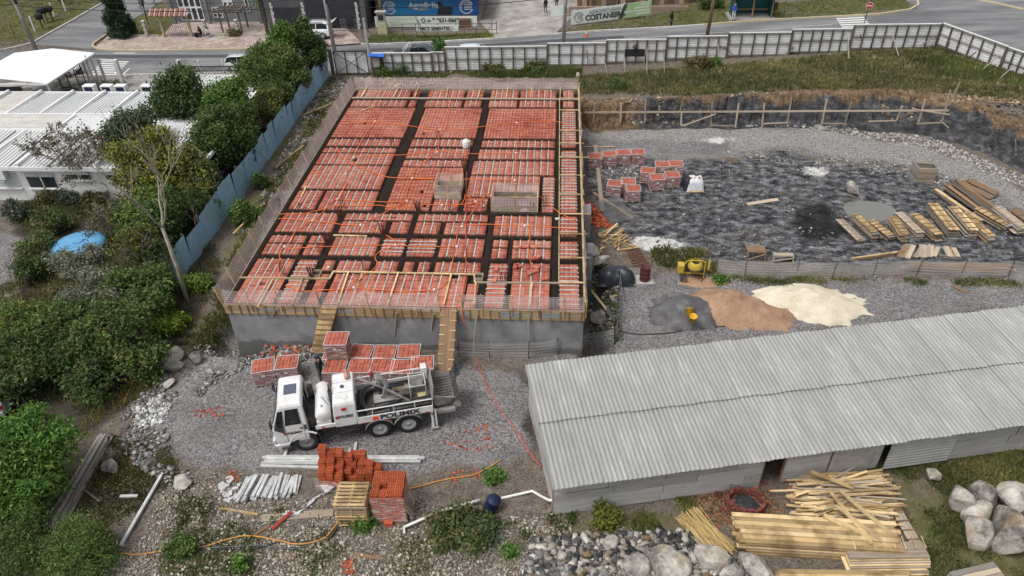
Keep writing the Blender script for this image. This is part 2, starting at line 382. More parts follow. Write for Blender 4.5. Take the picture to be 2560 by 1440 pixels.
z_grass=zone([[(1440,190),(2330,110),(2460,140),(2700,190),(2700,260),(2400,232),(2000,225),(1700,235),(1450,225)],[(2120,1180),(2560,1070),(2700,1060),(2700,1500),(2330,1500),(2320,1420),(2200,1250)],
 [(1400,1290),(1700,1250),(1760,1290),(1700,1330),(1420,1330)],[(905,108),(1245,94),(1235,78),(930,82)],[(1378,84),(1720,62),(2080,40),(2270,24),(2285,-60),(1700,-60),(1690,30),(1470,62)],
 [(-300,125),(80,100),(180,45),(265,0),(300,-80),(-400,-80)],[(860,186),(1180,180),(1440,190),(1440,150),(900,160)],[(560,880),(600,640),(700,440),(830,200),(800,200),(640,480),(540,740),(470,900)],
 [(290,88),(620,90),(640,20),(330,10)],[(2440,-10),(2560,12),(2900,80),(2900,-90),(2440,-90)]])
z_pebble=zone([[(430,1180),(600,1200),(1000,1250),(1350,1290),(1420,1330),(1700,1340),(1900,1440),(1900,1500),(200,1500),(300,1400),(400,1330)],[(560,885),(470,950),(340,1090),(440,1210),(560,1230),(400,1150),(400,1000)]])
z_ash=zone([[(1590,600),(1650,585),(1700,600),(1720,650),(1640,650),(1600,630)],[(1715,590),(1760,590),(1755,608),(1720,606)],[(1995,428),(2030,412),(2080,430),(2040,445)],[(1700,340),(1880,345),(1800,352)],[(1470,440),(1500,430),(1490,460),(1465,465)],[(560,830),(600,820),(540,880),(490,890)]])
z_orange=zone([[(1465,252),(1650,246),(1800,236),(1950,226),(2150,232),(2330,235),(2560,246),(2560,262),(2330,255),(2000,245),(1850,262),(1720,300),(1465,305)],[(1700,262),(1780,290),(1740,320),(1480,330),(1465,300)],
 [(1740,1230),(1880,1190),(1960,1260),(1880,1320),(1780,1300)],[(1800,390),(1880,395),(1860,410),(1800,405)],[(250,1140),(330,1150),(320,1240),(220,1220)]],.7)
z_mud=zone([[(60,480),(440,480),(560,660),(520,760),(420,900),(330,1010),(240,1090),(-100,1100),(-100,700),(40,600)],[(1960,520),(2060,510),(2110,560),(2080,600),(1990,600)],[(1270,900),(1345,920),(1370,1140),(1300,1150),(1250,1000)],[(1560,870),(1900,800),(1960,812),(1560,900)],[(1640,610),(1700,612),(1690,630),(1650,628)]])
tv=np.stack([GX,GY,GZ],2).reshape(-1,3);nx_=len(gx);ny_=len(gy)
_i=(np.arange(ny_-1)[:,None]*nx_+np.arange(nx_-1)[None]).ravel();tf=np.stack([_i,_i+1,_i+1+nx_,_i+nx_],1)
ground=np_mesh('ground',tv,tf,None,smooth=True);tag(ground,'uneven site ground of gravel, dark rock, soil and grass',kind='structure')
for nm,zs in(('za',(z_gravel,z_dark,z_grass,z_lgrav)),('zb',(z_pebble,z_ash,z_orange,z_mud))):
 at=ground.data.attributes.new(nm,'FLOAT_COLOR','POINT');at.data.foreach_set('color',np.stack([q.ravel()for q in zs],1).astype(np.float32).ravel())
def ground_material():
 m,t,b=nt('ground_soil');p=wpos(t)
 def chan(nm):
  a=t.nodes.new('ShaderNodeAttribute');a.attribute_name=nm;s=t.nodes.new('ShaderNodeSeparateColor');t.links.new(a.outputs['Color'],s.inputs[0]);return s.outputs[0],s.outputs[1],s.outputs[2],a.outputs['Alpha']
 gr,dk,gs,lg=chan('za');pb,ash,og,mud=chan('zb')
 nz=tex(t,'noise',.45,p,6.0,.65).outputs[0];nm_=tex(t,'noise',2.2,p,6.0,.7).outputs[0];nf=tex(t,'noise',9.0,p,5.0,.75).outputs[0];nff=tex(t,'noise',30.0,p,3.0,.7).outputs[0]
 cell=tex(t,'vor',15.0,p);cs=t.nodes.new('ShaderNodeSeparateColor');t.links.new(cell.outputs['Color'],cs.inputs[0]);cv=cs.outputs[0]
 cell2=tex(t,'vor',16.0,p);cs2=t.nodes.new('ShaderNodeSeparateColor');t.links.new(cell2.outputs['Color'],cs2.inputs[0]);cv2=cs2.outputs[0]
 grain=mth(t,'MULTIPLY_ADD',nff,.5,mth(t,'MULTIPLY',cv2,.5))
 def fac(w,sharp=2.6,src=nf):  # broken-up edges
  return mth(t,'MULTIPLY_ADD',mth(t,'ADD',w,mth(t,'MULTIPLY',mth(t,'SUBTRACT',src,.5),.9)),sharp,.5-.5*sharp,clamp=True)
 soil=rampn(t,nm_,[(.3,(.07,.055,.042)),(.5,(.15,.12,.095)),(.68,(.24,.205,.17))]);soil=mixc(t,.4,soil,rampn(t,grain,[(.3,(.06,.05,.04)),(.65,(.3,.27,.235))]))
 col=soil
 mudc=rampn(t,nf,[(.35,(.035,.03,.024)),(.65,(.1,.085,.07))]);col=mixc(t,fac(mud),col,mudc)
 peb=rampn(t,cv,[(.15,(.07,.06,.048)),(.5,(.16,.138,.11)),(.8,(.27,.245,.205)),(.98,(.48,.45,.4))]);peb=mixc(t,rampn(t,nm_,[(.42,(0,0,0)),(.55,(1,1,1))]),mixc(t,.25,soil,peb),peb);col=mixc(t,fac(pb),col,peb)
 gra=rampn(t,grain,[(.25,(.085,.078,.08)),(.5,(.2,.188,.19)),(.75,(.36,.345,.345))]);n0=tex(t,'noise',.22,vscale(t,p,(1,1.8,1)),5.0,.65).outputs[0];gra=mixc(t,rampn(t,n0,[(.38,(.55,.55,.55)),(.5,(0,0,0))]),gra,mixc(t,.4,(.11,.1,.1),gra));gra=mixc(t,rampn(t,nz,[(.45,(0,0,0)),(.65,(.55,.55,.55))]),gra,mixc(t,.5,gra,(.33,.315,.3)))
 gra=mixc(t,rampn(t,nm_,[(.6,(0,0,0)),(.75,(.4,.4,.4))]),gra,(.3,.2,.17));col=mixc(t,fac(gr),col,gra)
 lgr=rampn(t,cv,[(.1,(.1,.095,.085)),(.4,(.27,.26,.245)),(.9,(.55,.53,.5))]);lgr=mixc(t,.4,lgr,gra);col=mixc(t,fac(lg),col,lgr)
 dkn=tex(t,'noise',1.3,vscale(t,p,(1,1.5,1)),9.0,.72).outputs[0];dkc=rampn(t,mth(t,'MULTIPLY_ADD',nf,.3,mth(t,'MULTIPLY',dkn,.7)),[(.38,(.01,.01,.012)),(.455,(.04,.041,.046)),(.52,(.13,.133,.142)),(.6,(.3,.305,.315))]);dkc=mixc(t,rampn(t,nz,[(.36,(.85,.85,.85)),(.47,(0,0,0))]),dkc,mixc(t,.25,(.012,.012,.015),dkc));dkc=mixc(t,rampn(t,nz,[(.52,(0,0,0)),(.66,(.7,.7,.7))]),dkc,mixc(t,.5,dkc,(.15,.115,.085)));col=mixc(t,fac(dk),col,dkc);col=mixc(t,mth(t,'MULTIPLY',fac(mud,1.6,dkn),mth(t,'MULTIPLY',dk,.85)),col,(.012,.011,.011))
 ogc=rampn(t,mth(t,'MULTIPLY_ADD',nm_,.6,mth(t,'MULTIPLY',cv,.4)),[(.25,(.045,.03,.02)),(.45,(.13,.085,.048)),(.62,(.24,.165,.09)),(.8,(.36,.3,.21))]);col=mixc(t,fac(og),col,ogc)
 gsc=rampn(t,mth(t,'MULTIPLY_ADD',nm_,.55,mth(t,'MULTIPLY',nff,.45)),[(.3,(.05,.055,.02)),(.48,(.11,.112,.04)),(.62,(.19,.175,.075)),(.75,(.29,.245,.135))]);gsc=mixc(t,rampn(t,nz,[(.46,(0,0,0)),(.6,(.85,.85,.85))]),gsc,mixc(t,.35,soil,(.17,.14,.075)));col=mixc(t,fac(gs),col,gsc)
 asc=rampn(t,nm_,[(.35,(.3,.29,.27)),(.55,(.66,.65,.62))]);col=mixc(t,fac(ash,4.0,nm_),col,asc)
 t.links.new(col,b.inputs['Base Color']);b.inputs['Roughness'].default_value=.95;b.inputs['Specular IOR Level'].default_value=.15
 h=mth(t,'MULTIPLY_ADD',nf,1.0,mth(t,'MULTIPLY',cv2,.5));bump(t,b,h,.9,.09);return m
ground.data.materials.append(ground_material())
def cut_material():
 m,t,b=nt('cut_rock');p=wpos(t);sp=t.nodes.new('ShaderNodeSeparateXYZ');t.links.new(p,sp.inputs[0]);n=tex(t,'noise',1.4,vscale(t,p,(1,1,1.8)),8.0,.7).outputs[0];f=tex(t,'noise',5.0,p,6.0,.7).outputs[0];w=tex(t,'noise',.5,p,4.0,.6).outputs[0]
 dk_=rampn(t,n,[(.36,(.012,.012,.014)),(.5,(.04,.04,.045)),(.62,(.1,.1,.105)),(.72,(.2,.18,.15))]);br=rampn(t,mth(t,'MULTIPLY_ADD',f,.5,mth(t,'MULTIPLY',n,.5)),[(.34,(.035,.024,.017)),(.47,(.1,.065,.038)),(.58,(.22,.145,.08)),(.7,(.4,.32,.21))])
 k=mth(t,'ADD',mth(t,'MULTIPLY_ADD',sp.outputs[2],.75,-1.25),mth(t,'MULTIPLY_ADD',w,2.4,-1.2));k2=mth(t,'MULTIPLY_ADD',sp.outputs[0],-.14,1.25);k2=mth(t,'ADD',k2,mth(t,'MULTIPLY_ADD',w,1.6,-.8));k=mth(t,'MAXIMUM',k,k2);col=mixc(t,rampn(t,k,[(.05,(0,0,0)),(.4,(1,1,1))]),dk_,br)
 t.links.new(col,b.inputs['Base Color']);b.inputs['Roughness'].default_value=.9;bump(t,b,f,.8,.08);return m
_mb=MB()
def _cutpt(u,v):
 x=1.35+u*36.0;yb=float(np.interp(x,[1.2]+_cbx,[52.2]+_cby));w=float(np.interp(x,[0,2,16,24,34],[2.5,.9,1.1,2.2,4.0]));y=yb-.55+(w+1.0)*v
 a=abs(mnoise.noise(Vector((x*.55,v*1.1,3))))*.55+abs(mnoise.noise(Vector((x*1.7,v*2.6,9))))*.3+mnoise.noise(Vector((x*5,v*7,1)))*.1;e=min(1,5*v,5*(1-v));return(x,y-a*.8*e,hzf(x,y)+.02+a*.45*e-(.12 if v in(0,1)else 0))
_mb.grid(420,26,_cutpt);tag(_mb.build('embankment',cut_material(),fixn=False),'dark rocky cut face with brown soil above the yard',kind='structure')
# ---------------------------------------------------------------- streets
def strip(name,a,b,lift,mat,label=None,na=3,kind='structure',raw=False):
 """sheet between two polylines draped on the terrain"""
 mb=MB();n=len(a)
 def f(u,v):
  i=min(int(u*(n-1)+1e-9),n-2);q=u*(n-1)-i;p=a[i].lerp(a[i+1],q).lerp(b[i].lerp(b[i+1],q),v);return(p.x,p.y,(0 if raw else hzf(p.x,p.y))+lift)
 mb.grid((n-1)*2,na,f);o=mb.build(name,mat,fixn=False,smooth=True)
 if o.data.polygons[0].normal.z<0:o.data.flip_normals()
 return tag(o,label,kind=kind)if kind else o
def asphalt(name='asphalt'):
 m,t,b=nt(name);p=wpos(t);n=tex(t,'noise',.35,vscale(t,p,(.35,1.6,1)),5.0,.6).outputs[0];f=tex(t,'noise',14.0,p,4.0,.7).outputs[0]
 col=rampn(t,n,[(.35,(.105,.108,.116)),(.5,(.165,.168,.176)),(.62,(.23,.232,.236))]);col=mixc(t,mth(t,'MULTIPLY',f,.3),col,(.1,.1,.105))
 d=tex(t,'noise',.8,p,6.0,.7).outputs[0];col=mixc(t,rampn(t,d,[(.6,(0,0,0)),(.75,(.5,.5,.5))]),col,(.3,.285,.26))
 t.links.new(col,b.inputs['Base Color']);b.inputs['Roughness'].default_value=.85;bump(t,b,f,.25,.01);return m
ASPH=asphalt()
far_px=[(-260,165),(0,128),(240,126),(380,128),(620,124),(800,119),(905,112),(1245,97),(1380,86),(1480,79),(1720,66),(1900,53),(2080,44),(2200,37),(2285,24)]
FARK=GP(far_px);fkx=[q.x for q in FARK];fky=[q.y for q in FARK]
near_px=[(-260,225),(180,192),(400,188),(615,183)];NK=GP(near_px);nkx=[q.x for q in NK]+[-19,-12,30.5,33.5];nky=[q.y for q in NK]+[63.0,63.1,64.2,64.2]
xs_=np.linspace(-75,33.5,60)
ra=[V(x,float(np.interp(x,nkx,nky)),0)for x in xs_];rb=[V(x,float(np.interp(x,fkx,fky)),0)for x in xs_]
strip('main_street',ra,rb,.02,ASPH,'grey asphalt street running behind the site hoarding',6)
xj=np.linspace(33.5,62,24);strip('street_junction',[V(x,float(np.interp(x,[33.5,38,62],[62.5,55,18])),0)for x in xj],[V(x,float(np.interp(x,[33.5,34.5,62],[78,125,125])),0)for x in xj],.026,ASPH,'wide asphalt junction at the end of the hoarding',16)
sl=GP([(75,112),(105,95),(185,50),(262,6)]);sl.append(sl[-1]+(sl[-1]-sl[-2])*3);sr=GP([(238,124),(236,108),(290,77),(340,45)]);sr.append(sr[-1]+(sr[-1]-sr[-2])*5)
strip('side_street',sl,sr,.032,ASPH,'asphalt side street leading away from the corner',4)
STONE=None
def flagstone():
 m,t,b=nt('flagstone');p=vscale(t,wpos(t),(1,1,0));v=tex(t,'vor',1.5,p);s=t.nodes.new('ShaderNodeSeparateColor');t.links.new(v.outputs['Color'],s.inputs[0])
 e=tex(t,'vor',1.5,p,feat='DISTANCE_TO_EDGE').outputs['Distance'];col=rampn(t,s.outputs[0],[(0,(.3,.225,.195)),(.5,(.42,.34,.3)),(1,(.52,.43,.385))])
 n=tex(t,'noise',3.0,p,5.0,.7).outputs[0];col=mixc(t,mth(t,'MULTIPLY',n,.5),col,(.25,.21,.185));col=mixc(t,rampn(t,e,[(.0,(1,1,1)),(.04,(0,0,0))]),col,(.16,.13,.11))
 t.links.new(col,b.inputs['Base Color']);b.inputs['Roughness'].default_value=.85;bump(t,b,e,.4,.02);return m
STONE=flagstone()
pv_a=GP([(238,122),(262,127),(380,127),(620,123),(800,118),(903,111)]);pv_b=GP([(286,80),(290,92),(380,93),(620,92),(760,88),(868,86)])
strip('pavement',pv_a,pv_b,.12,STONE,'pinkish flagstone pavement in front of the grey house',5)
strip('forecourt',GP([(905,110),(868,87),(760,89),(620,93),(395,94)])[::-1],GP([(855,62),(840,64),(770,68),(640,52),(460,62)])[::-1],.105,STONE,'flagstone forecourt between the grey houses',4)
strip('house_path',GP([(405,93),(478,93)]),GP([(450,45),(560,52)]),.11,STONE,'flagstone path from the roofed gate to the house',6)
DIRTROAD=M('driveway_dirt',(.33,.31,.285),(.2,.185,.165),.9,.95,bmp=.4,bscale=12,dirt=(.42,.4,.37),dscale=.6)
strip('dirt_driveway',GP([(1240,98),(1300,93),(1385,87)]),GP([(1130,-20),(1300,-25),(1500,-30)]),.014,DIRTROAD,'pale dirt driveway beside the blue shop front',8)
GATEPAVE=M('entry_concrete',(.36,.35,.33),(.25,.24,.225),1.2,.9,bmp=.2,dirt=(.2,.19,.175))
strip('car_park',GP([(-200,420),(100,300),(300,232),(640,232)]),GP([(-200,222),(100,200),(300,190),(640,184)]),.013,GATEPAVE,'concrete car park behind the white building',6)
strip('near_pavement',GP([(430,188),(520,186),(640,184)]),GP([(430,226),(520,212),(640,206)]),.05,STONE,'narrow stone pavement outside the black railing',3)
KW=M('kerb_paint_white',(.62,.61,.58),(.4,.39,.36),3.0,.85);KY=M('kerb_paint_yellow',(.55,.45,.25),(.45,.4,.3),3.0,.85)
def kerb(name,px,mat,label,w=.16,h=.13):
 pts=GP(px);mb=MB()
 for i in range(len(pts)-1):
  a,b=pts[i],pts[i+1];k=max(1,int((b-a).length/1.2))
  for j in range(k):
   p=a.lerp(b,j/k);q=a.lerp(b,(j+.985)/k);p.z=hzf(p.x,p.y)+h/2;q.z=hzf(q.x,q.y)+h/2;mb.beam(p,q,w,h+.06)
 return tag(mb.build(name,mat),label,kind='structure')
kerb('kerb',[(286,79),(262,92),(236,110),(232,117),(246,125),(285,128),(380,128.5),(460,127),(620,124.5)],KY,'pale yellow kerb round the pavement corner')
kerb('kerb',[(903,112),(960,112.5),(1100,106),(1245,98)],KW,'white kerb along the grass strip before the shop')
kerb('kerb',[(1375,88),(1480,80),(1600,74),(1720,67),(1760,64)],KW,'white kerb under the white banner')
kerb('kerb',[(1760,64),(1830,58),(1900,53),(2080,44),(2200,37),(2275,26),(2295,14),(2290,-10)],KY,'yellow kerb curving past the bus shelter')
kerb('kerb',[(0,128),(45,119),(80,110),(105,96),(185,51),(262,6)],KW,'white kerb along the side street')
kerb('kerb',[(150,193),(400,188.5),(615,183.5)],KW,'near kerb outside the black gates')
kerb('kerb',[(2440,0),(2500,12),(2560,26),(2640,44)],KY,'yellow kerb at the far right corner')
PAINT=M('road_paint',(.7,.7,.69),(.5,.5,.49),2.0,.8,lo=.25,hi=.5)
def crosswalk(a0,a1,b0,b1,n,label,fill=.5,lift=.036):
 """a0-a1: one side of the crossing, b0-b1 the other; n bars laid along the traffic"""
 mb=MB()
 for i in range(n):
  u0=i/n;u1=(i+fill)/n;q=[a0.lerp(a1,u0),a0.lerp(a1,u1),b0.lerp(b1,u1),b0.lerp(b1,u0)]
  mb.add([(p.x,p.y,hzf(p.x,p.y)+lift)for p in q],[(0,1,2,3)])
 return tag(mb.build('crosswalk',PAINT),label,kind='structure')
crosswalk(G(225,187),G(258,151),G(290,189),G(325,152),7,'white zebra crossing bars before the canopy')
crosswalk(G(2087,42),G(2110,78),G(2155,38),G(2185,76),7,'white zebra crossing by the stop sign')
def line(name,px,w,mat,label,lift=.034):
 pts=GP(px);a=[];b=[]
 for i,p in enumerate(pts):
  t_=(pts[min(i+1,len(pts)-1)]-pts[max(i-1,0)]).normalized();n_=V(-t_.y,t_.x,0)*w/2;a.append(p-n_);b.append(p+n_)
 return strip(name,a,b,lift,mat,label,1)
line('lane_line',[(1480,104),(1700,89),(1900,75),(2080,62)],.13,M('lane_paint',(.5,.49,.45),(.3,.3,.29),1.5,.85),'faded lane line on the street')
for i,px in enumerate(([(285,189),(293,180)],[(305,189),(324,172)],[(285,133),(340,134)])):line('road_mark',px,.14,PAINT,'short white paint mark on the street by the crossing')
dark_patch=M('asphalt_patch',(.06,.062,.07),(.085,.087,.094),2.0,.9)
line('asphalt_repair',[(215,141),(330,142),(480,141),(640,140),(760,136)],.9,dark_patch,'dark asphalt repair strip along the street',.028)
line('asphalt_repair',[(830,132),(960,124),(1250,112),(1380,103),(1560,93)],.8,dark_patch,'dark asphalt repair strip behind the hoarding',.028)
# puddle
WATER,_t,_b=nt('puddle_water');_b.inputs['Base Color'].default_value=(.17,.175,.155,1);_b.inputs['Roughness'].default_value=.05;_b.inputs['Specular IOR Level'].default_value=.8  # muddy water, base colour lightened to stand for the sky's reflection
_bn=tex(_t,'noise',2.0,wpos(_t),3.0);bump(_t,_b,_bn.outputs[0],.05,.02)
pc=P(2175,520);mb=MB();mb.add([(pc.x,pc.y,-.17)]+[(pc.x+1.75*math.cos(a)*(1+.16*math.sin(3*a)+.1*math.sin(7*a+1)),pc.y+1.35*math.sin(a)*(1+.14*math.sin(5*a+2)+.08*math.sin(9*a)),-.17)for a in np.linspace(0,2*PI,33)[:-1]],[(0,i+1,(i+1)%32+1)for i in range(32)])
tag(mb.build('puddle_water',WATER),'still grey puddle water behind the formwork stacks',kind='structure')
# ---------------------------------------------------------------- the building under construction
def S(px,py,dz=0.0):p=P(px,py,BZ);return V(p.x,p.y,BZ+dz)
def U(u,v,z=0.0):return V(BX0+u,BY0+v,BZ+z)
W_,D_=BX1-BX0,BY1-BY0
bld=thing('concrete_building',(BX0+W_/2,BY0+D_/2,0),'single storey grey concrete building with red block slab being laid','building')
def concrete(name,a,b,c):
 m,t,bs=nt(name);p=wpos(t);n=tex(t,'noise',.6,p,7.0,.65).outputs[0];f=tex(t,'noise',5.0,p,6.0,.7).outputs[0]
 col=rampn(t,n,[(.36,c),(.5,a),(.66,b)]);col=mixc(t,mth(t,'MULTIPLY',f,.45),col,tuple(x*.7 for x in a))
 sp=t.nodes.new('ShaderNodeSeparateXYZ');t.links.new(p,sp.inputs[0]);k=tex(t,'noise',1.1,vscale(t,p,(1,1,.1)),3.0).outputs[0]
 foot_fac=mth(t,'SUBTRACT',mth(t,'MULTIPLY',k,.9),mth(t,'MULTIPLY',sp.outputs[2],1.0));col=mixc(t,rampn(t,foot_fac,[(.0,(0,0,0)),(.15,(.75,.75,.75))]),col,(.095,.095,.085))  # darker, uneven band towards the foot of the wall
 t.links.new(col,bs.inputs['Base Color']);bs.inputs['Roughness'].default_value=.9;bump(t,bs,f,.4,.03);return m
CONC=concrete('rough_render',(.26,.265,.275),(.36,.362,.365),(.17,.172,.178))
SOFF=M('soffit_and_void_shade',(.035,.028,.024),(.015,.013,.012),4,.95)
t_=.2;zb=2.06
MB().b6(BX0+.04,BX1-.04,BY0+.05,BY0+t_,-1.6,zb).build('wall',CONC,bld)
MB().b6(BX0+.04,BX0+t_,BY0+t_,BY1-t_,-1.6,zb).build('wall',CONC,bld)
MB().b6(BX1-t_,BX1-.04,BY0+t_,BY1-t_,-1.6,zb).build('wall',CONC,bld)
MB().b6(BX0+.04,BX1-.04,BY1-t_,BY1-.05,-.5,zb).build('wall',CONC,bld)
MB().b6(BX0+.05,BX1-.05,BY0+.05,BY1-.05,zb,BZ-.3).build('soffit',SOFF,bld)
# buttress piers on the right wall
for px,py in((1474,540),(1476,640)):
 y=P(px,py,1.5).y;MB().b6(BX1-.04,BX1+.55,y-.5,y+.5,-1.4,2.0).build('pier',CONC,bld)
 # formwork along the edges, board by board
FW=[MW('formwork_pine',(.44,.31,.15),(.3,.2,.1),.2,.85,(.3,.22,.13)),wood('weath')];BAT=wood('brown')
rr=random.Random(3)
for k,(za,zb2)in enumerate(((2.03,2.2),(2.205,2.39),(2.395,2.585))):
 x=BX0-.02
 while x<BX1-.1:
  L=min(rr.uniform(1.8,3.2),BX1+.02-x)
  if BX1-x-L<.6:L=BX1+.02-x
  plank('formwork_board',(x,BY0+.015+rr.uniform(-.006,.006),(za+zb2)/2),(x+L-.012,BY0+.015+rr.uniform(-.006,.006),(za+zb2)/2),.03,zb2-za-.004,FW[0]if rr.random()<.86 else FW[1],bld);x+=L
x=BX0+.25
while x<BX1:plank('batten',(x,BY0-.02,1.93+rr.uniform(-.1,.05)),(x+rr.uniform(-.02,.02),BY0-.02,2.56),.05,.03,BAT,bld,up=(0,1,0));x+=rr.uniform(.38,.55)
for px in(668,860,1155,1275,1378):
 p=P(px,788,2.3);plank('patch_board',(p.x-.42,BY0-.012,2.3),(p.x+.42,BY0-.012,2.3),.02,.3 if px>1200 else .2,M('patch_panel',(.3,.31,.32),(.22,.225,.23),6,.8),bld)
EDGE=wood('weath')
for x,s in((BX0+.02,1),(BX1-.02,-1)):
 y=BY0
 while y<BY1-.2:
  L=min(3.0,BY1-y);plank('edge_board',(x,y,2.36),(x,y+L-.02,2.36),.035,.5,EDGE if s>0 else FW[0],bld);y+=L
x=BX0
while x<BX1-.2:
 L=min(3.0,BX1-x);plank('edge_board',(x,BY1-.02,2.4),(x+L-.02,BY1-.02,2.4),.035,.5,EDGE,bld);x+=L
 # ---- joists and filler blocks, field by field: (u0, u1, v0, v1, kind)  Y/X: joists along depth/width, D: joists hidden low between rows
FIELDS=[]
for v0,v1 in((24.45,26.05),(23.0,24.1)):
 FIELDS+=[(.32,4.35,v0,v1,'Y'),(4.5,5.05,v0,v1,'Y'),(5.62,8.35,v0,v1,'Y'),(8.5,9.75,v0,v1,'Y'),(10.25,12.3,v0,v1,'Y'),(12.42,15.08,v0,v1,'Y')]
FIELDS+=[(.32,5.12,17.95,22.8,'D'),(5.87,9.88,18.0,22.75,'L'),(10.4,15.08,17.85,22.75,'D')]
FIELDS+=[(.32,5.08,16.7,17.6,'Y'),(5.78,9.82,16.7,17.6,'Y'),(10.35,15.08,16.6,17.5,'Y')]
FIELDS+=[(.32,5.05,15.7,16.3,'Y'),(5.78,9.75,15.0,16.3,'Y'),(10.3,15.08,14.95,16.2,'Y'),(.32,5.05,14.07,15.5,'Y'),(5.78,9.7,13.97,14.65,'Y'),(10.1,15.08,12.92,14.6,'Y')]
FIELDS+=[(.32,5.05,11.02,13.87,'Y'),(5.78,8.24,8.65,13.75,'D'),(8.3,9.65,11.5,13.75,'D'),(8.36,9.85,8.65,9.85,'Y'),(10.1,14.28,10.3,12.7,'Y'),(14.45,15.08,8.65,12.7,'X'),(10.15,11.4,8.65,10.1,'D')]
FIELDS+=[(.32,1.84,8.65,10.7,'Y'),(1.98,5.08,8.65,10.7,'Y'),(.32,3.42,6.35,8.2,'Y'),(3.75,7.5,7.58,8.2,'Y'),(7.76,11.6,7.58,8.2,'Y'),(11.95,15.05,6.22,8.15,'Y')]
FIELDS+=[(3.75,6.2,6.32,7.38,'Y'),(6.45,7.5,6.32,7.38,'Y'),(7.76,9.14,6.3,7.38,'Y'),(9.36,11.6,6.3,7.38,'Y')]
for v0,v1 in((5.26,5.9),(4.17,5.1)):FIELDS+=[(.32,2.26,v0,v1,'Y'),(2.45,3.4,v0,v1,'Y')]
for v0,v1 in((5.15,5.75),(4.15,4.95)):FIELDS+=[(12.02,12.85,v0,v1,'Y'),(13.05,15.05,v0,v1,'Y')]
FIELDS+=[(3.76,6.18,4.2,5.82,'Y'),(6.42,7.55,4.2,5.82,'X'),(7.78,9.14,4.2,5.82,'X'),(9.36,11.64,4.2,5.8,'Y')]
FIELDS+=[(.32,2.3,.12,3.72,'Y'),(2.52,3.42,.12,3.72,'X'),(12.08,12.95,.12,3.68,'X'),(13.18,15.04,.12,3.68,'Y')]
FIELDS+=[(3.8,4.36,2.86,3.66,'Y'),(4.52,6.16,2.86,3.66,'Y'),(6.4,7.58,2.86,3.66,'Y'),(7.8,8.34,2.86,3.66,'Y'),(8.52,9.15,2.86,3.66,'Y'),(9.36,11.68,2.86,3.66,'Y')]
FIELDS+=[(3.8,4.4,.12,2.5,'Y'),(4.62,11.1,.12,2.52,'Y'),(11.12,11.7,.12,1.9,'Y')]
for v0,v1 in((.12,3.7),(4.15,5.75),(6.25,8.2),(8.65,16.2),(16.65,22.75),(23.0,24.05),(24.4,26.05)):FIELDS.append((15.5,16.36,v0,v1,'X' if v1<22.9 else 'Y'))
def block_mat():
 m,t,b=nt('fired_clay');p=wpos(t);s=vscale(t,p,(1,1,1));big=tex(t,'noise',.28,s,4.0,.6).outputs[0];med=tex(t,'noise',2.5,s,5.0,.7).outputs[0]
 wn=t.nodes.new('ShaderNodeTexWhiteNoise');wn.noise_dimensions='3D';fl=t.nodes.new('ShaderNodeVectorMath');fl.operation='FLOOR';t.links.new(vscale(t,p,(2.9,4.9,0)),fl.inputs[0]);t.links.new(fl.outputs[0],wn.inputs[0])
 k=mth(t,'ADD',mth(t,'MULTIPLY',big,.9),mth(t,'MULTIPLY',wn.outputs[0],.28));k=mth(t,'ADD',k,mth(t,'MULTIPLY',med,.2))
 col=rampn(t,k,[(.4,(.27,.065,.048)),(.55,(.38,.108,.074)),(.72,(.47,.165,.112)),(.9,(.52,.23,.165))])
 col=mixc(t,rampn(t,wn.outputs[0],[(.955,(0,0,0)),(.97,(.6,.6,.6))]),col,(.2,.12,.1));t.links.new(col,b.inputs['Base Color'])
 b.inputs['Roughness'].default_value=.9;b.inputs['Specular IOR Level'].default_value=.2;wv=t.nodes.new('ShaderNodeTexWave');wv.inputs['Scale'].default_value=6.0;t.links.new(p,wv.inputs[0]);bump(t,b,med,.3,.01);return m
CLAY=block_mat();JOIST=M('joist_concrete',(.55,.535,.51),(.38,.36,.34),2.0,.85,dirt=(.35,.31,.28),dscale=2.5)
blocks=[];joists=[];rr=random.Random(11)
def fill(u0,u1,v0,v1,along,pitch,jw,hidden):
 """along='Y': joists run in depth; rows of blocks between them"""
 A0,A1,L0,L1=(u0,u1,v0,v1)if along=='Y' else(v0,v1,u0,u1)
 n=max(1,round((A1-A0)/pitch));pt=(A1-A0)/n;bl=.205 if along=='Y' else .21;nb=max(1,round((L1-L0)/bl));bl=(L1-L0)/nb
 for i in range(n):
  a=A0+i*pt
  if i>0 and not hidden:joists.append((along,a,L0-.04,L1+.03,jw))
  for j in range(nb):
   g=jw/2 if not hidden else jw*.55
   if rr.random()<.004:continue
   blocks.append((along,a+g,a+pt-g,L0+j*bl+.0015,L0+(j+1)*bl-.0015,rr.uniform(-.006,.003)))
for u0,u1,v0,v1,k in FIELDS:
 if k=='Y':fill(u0,u1,v0,v1,'Y',.42,.074,False)
 elif k=='X':fill(u0,u1,v0,v1,'X',.36,.076,False)
 elif k=='L':fill(u0,u1,v0,v1,'X',.4,.05,True)
 else:fill(u0,u1,v0,v1,'X',.4,.09,True)
def uvbox(b):
 al,a0,a1,l0,l1,dz=b;return(a0,a1,l0,l1,dz)if al=='Y' else(l0,l1,a0,a1,dz)
bx=[uvbox(b)for b in blocks];bx.sort(key=lambda q:q[2]);near_,rest=bx[:300],bx[300:]
cme=MB().box((0,0,0),(1,1,1)).mesh('filler_block',CLAY)
for a0,a1,l0,l1,dz in near_:
 o=bpy.data.objects.new('filler_block',cme);COL.objects.link(o)
 attach(o,bld,Matrix.Translation(U((a0+a1)/2,(l0+l1)/2,-.09+dz))@Matrix.Rotation(rr.uniform(-.01,.01),4,'Z')@Matrix.Diagonal((a1-a0,l1-l0,.18,1)))
bxv=np.array(BOXV)*1.0;bxf=np.array(BOXF);R_=np.array(rest)
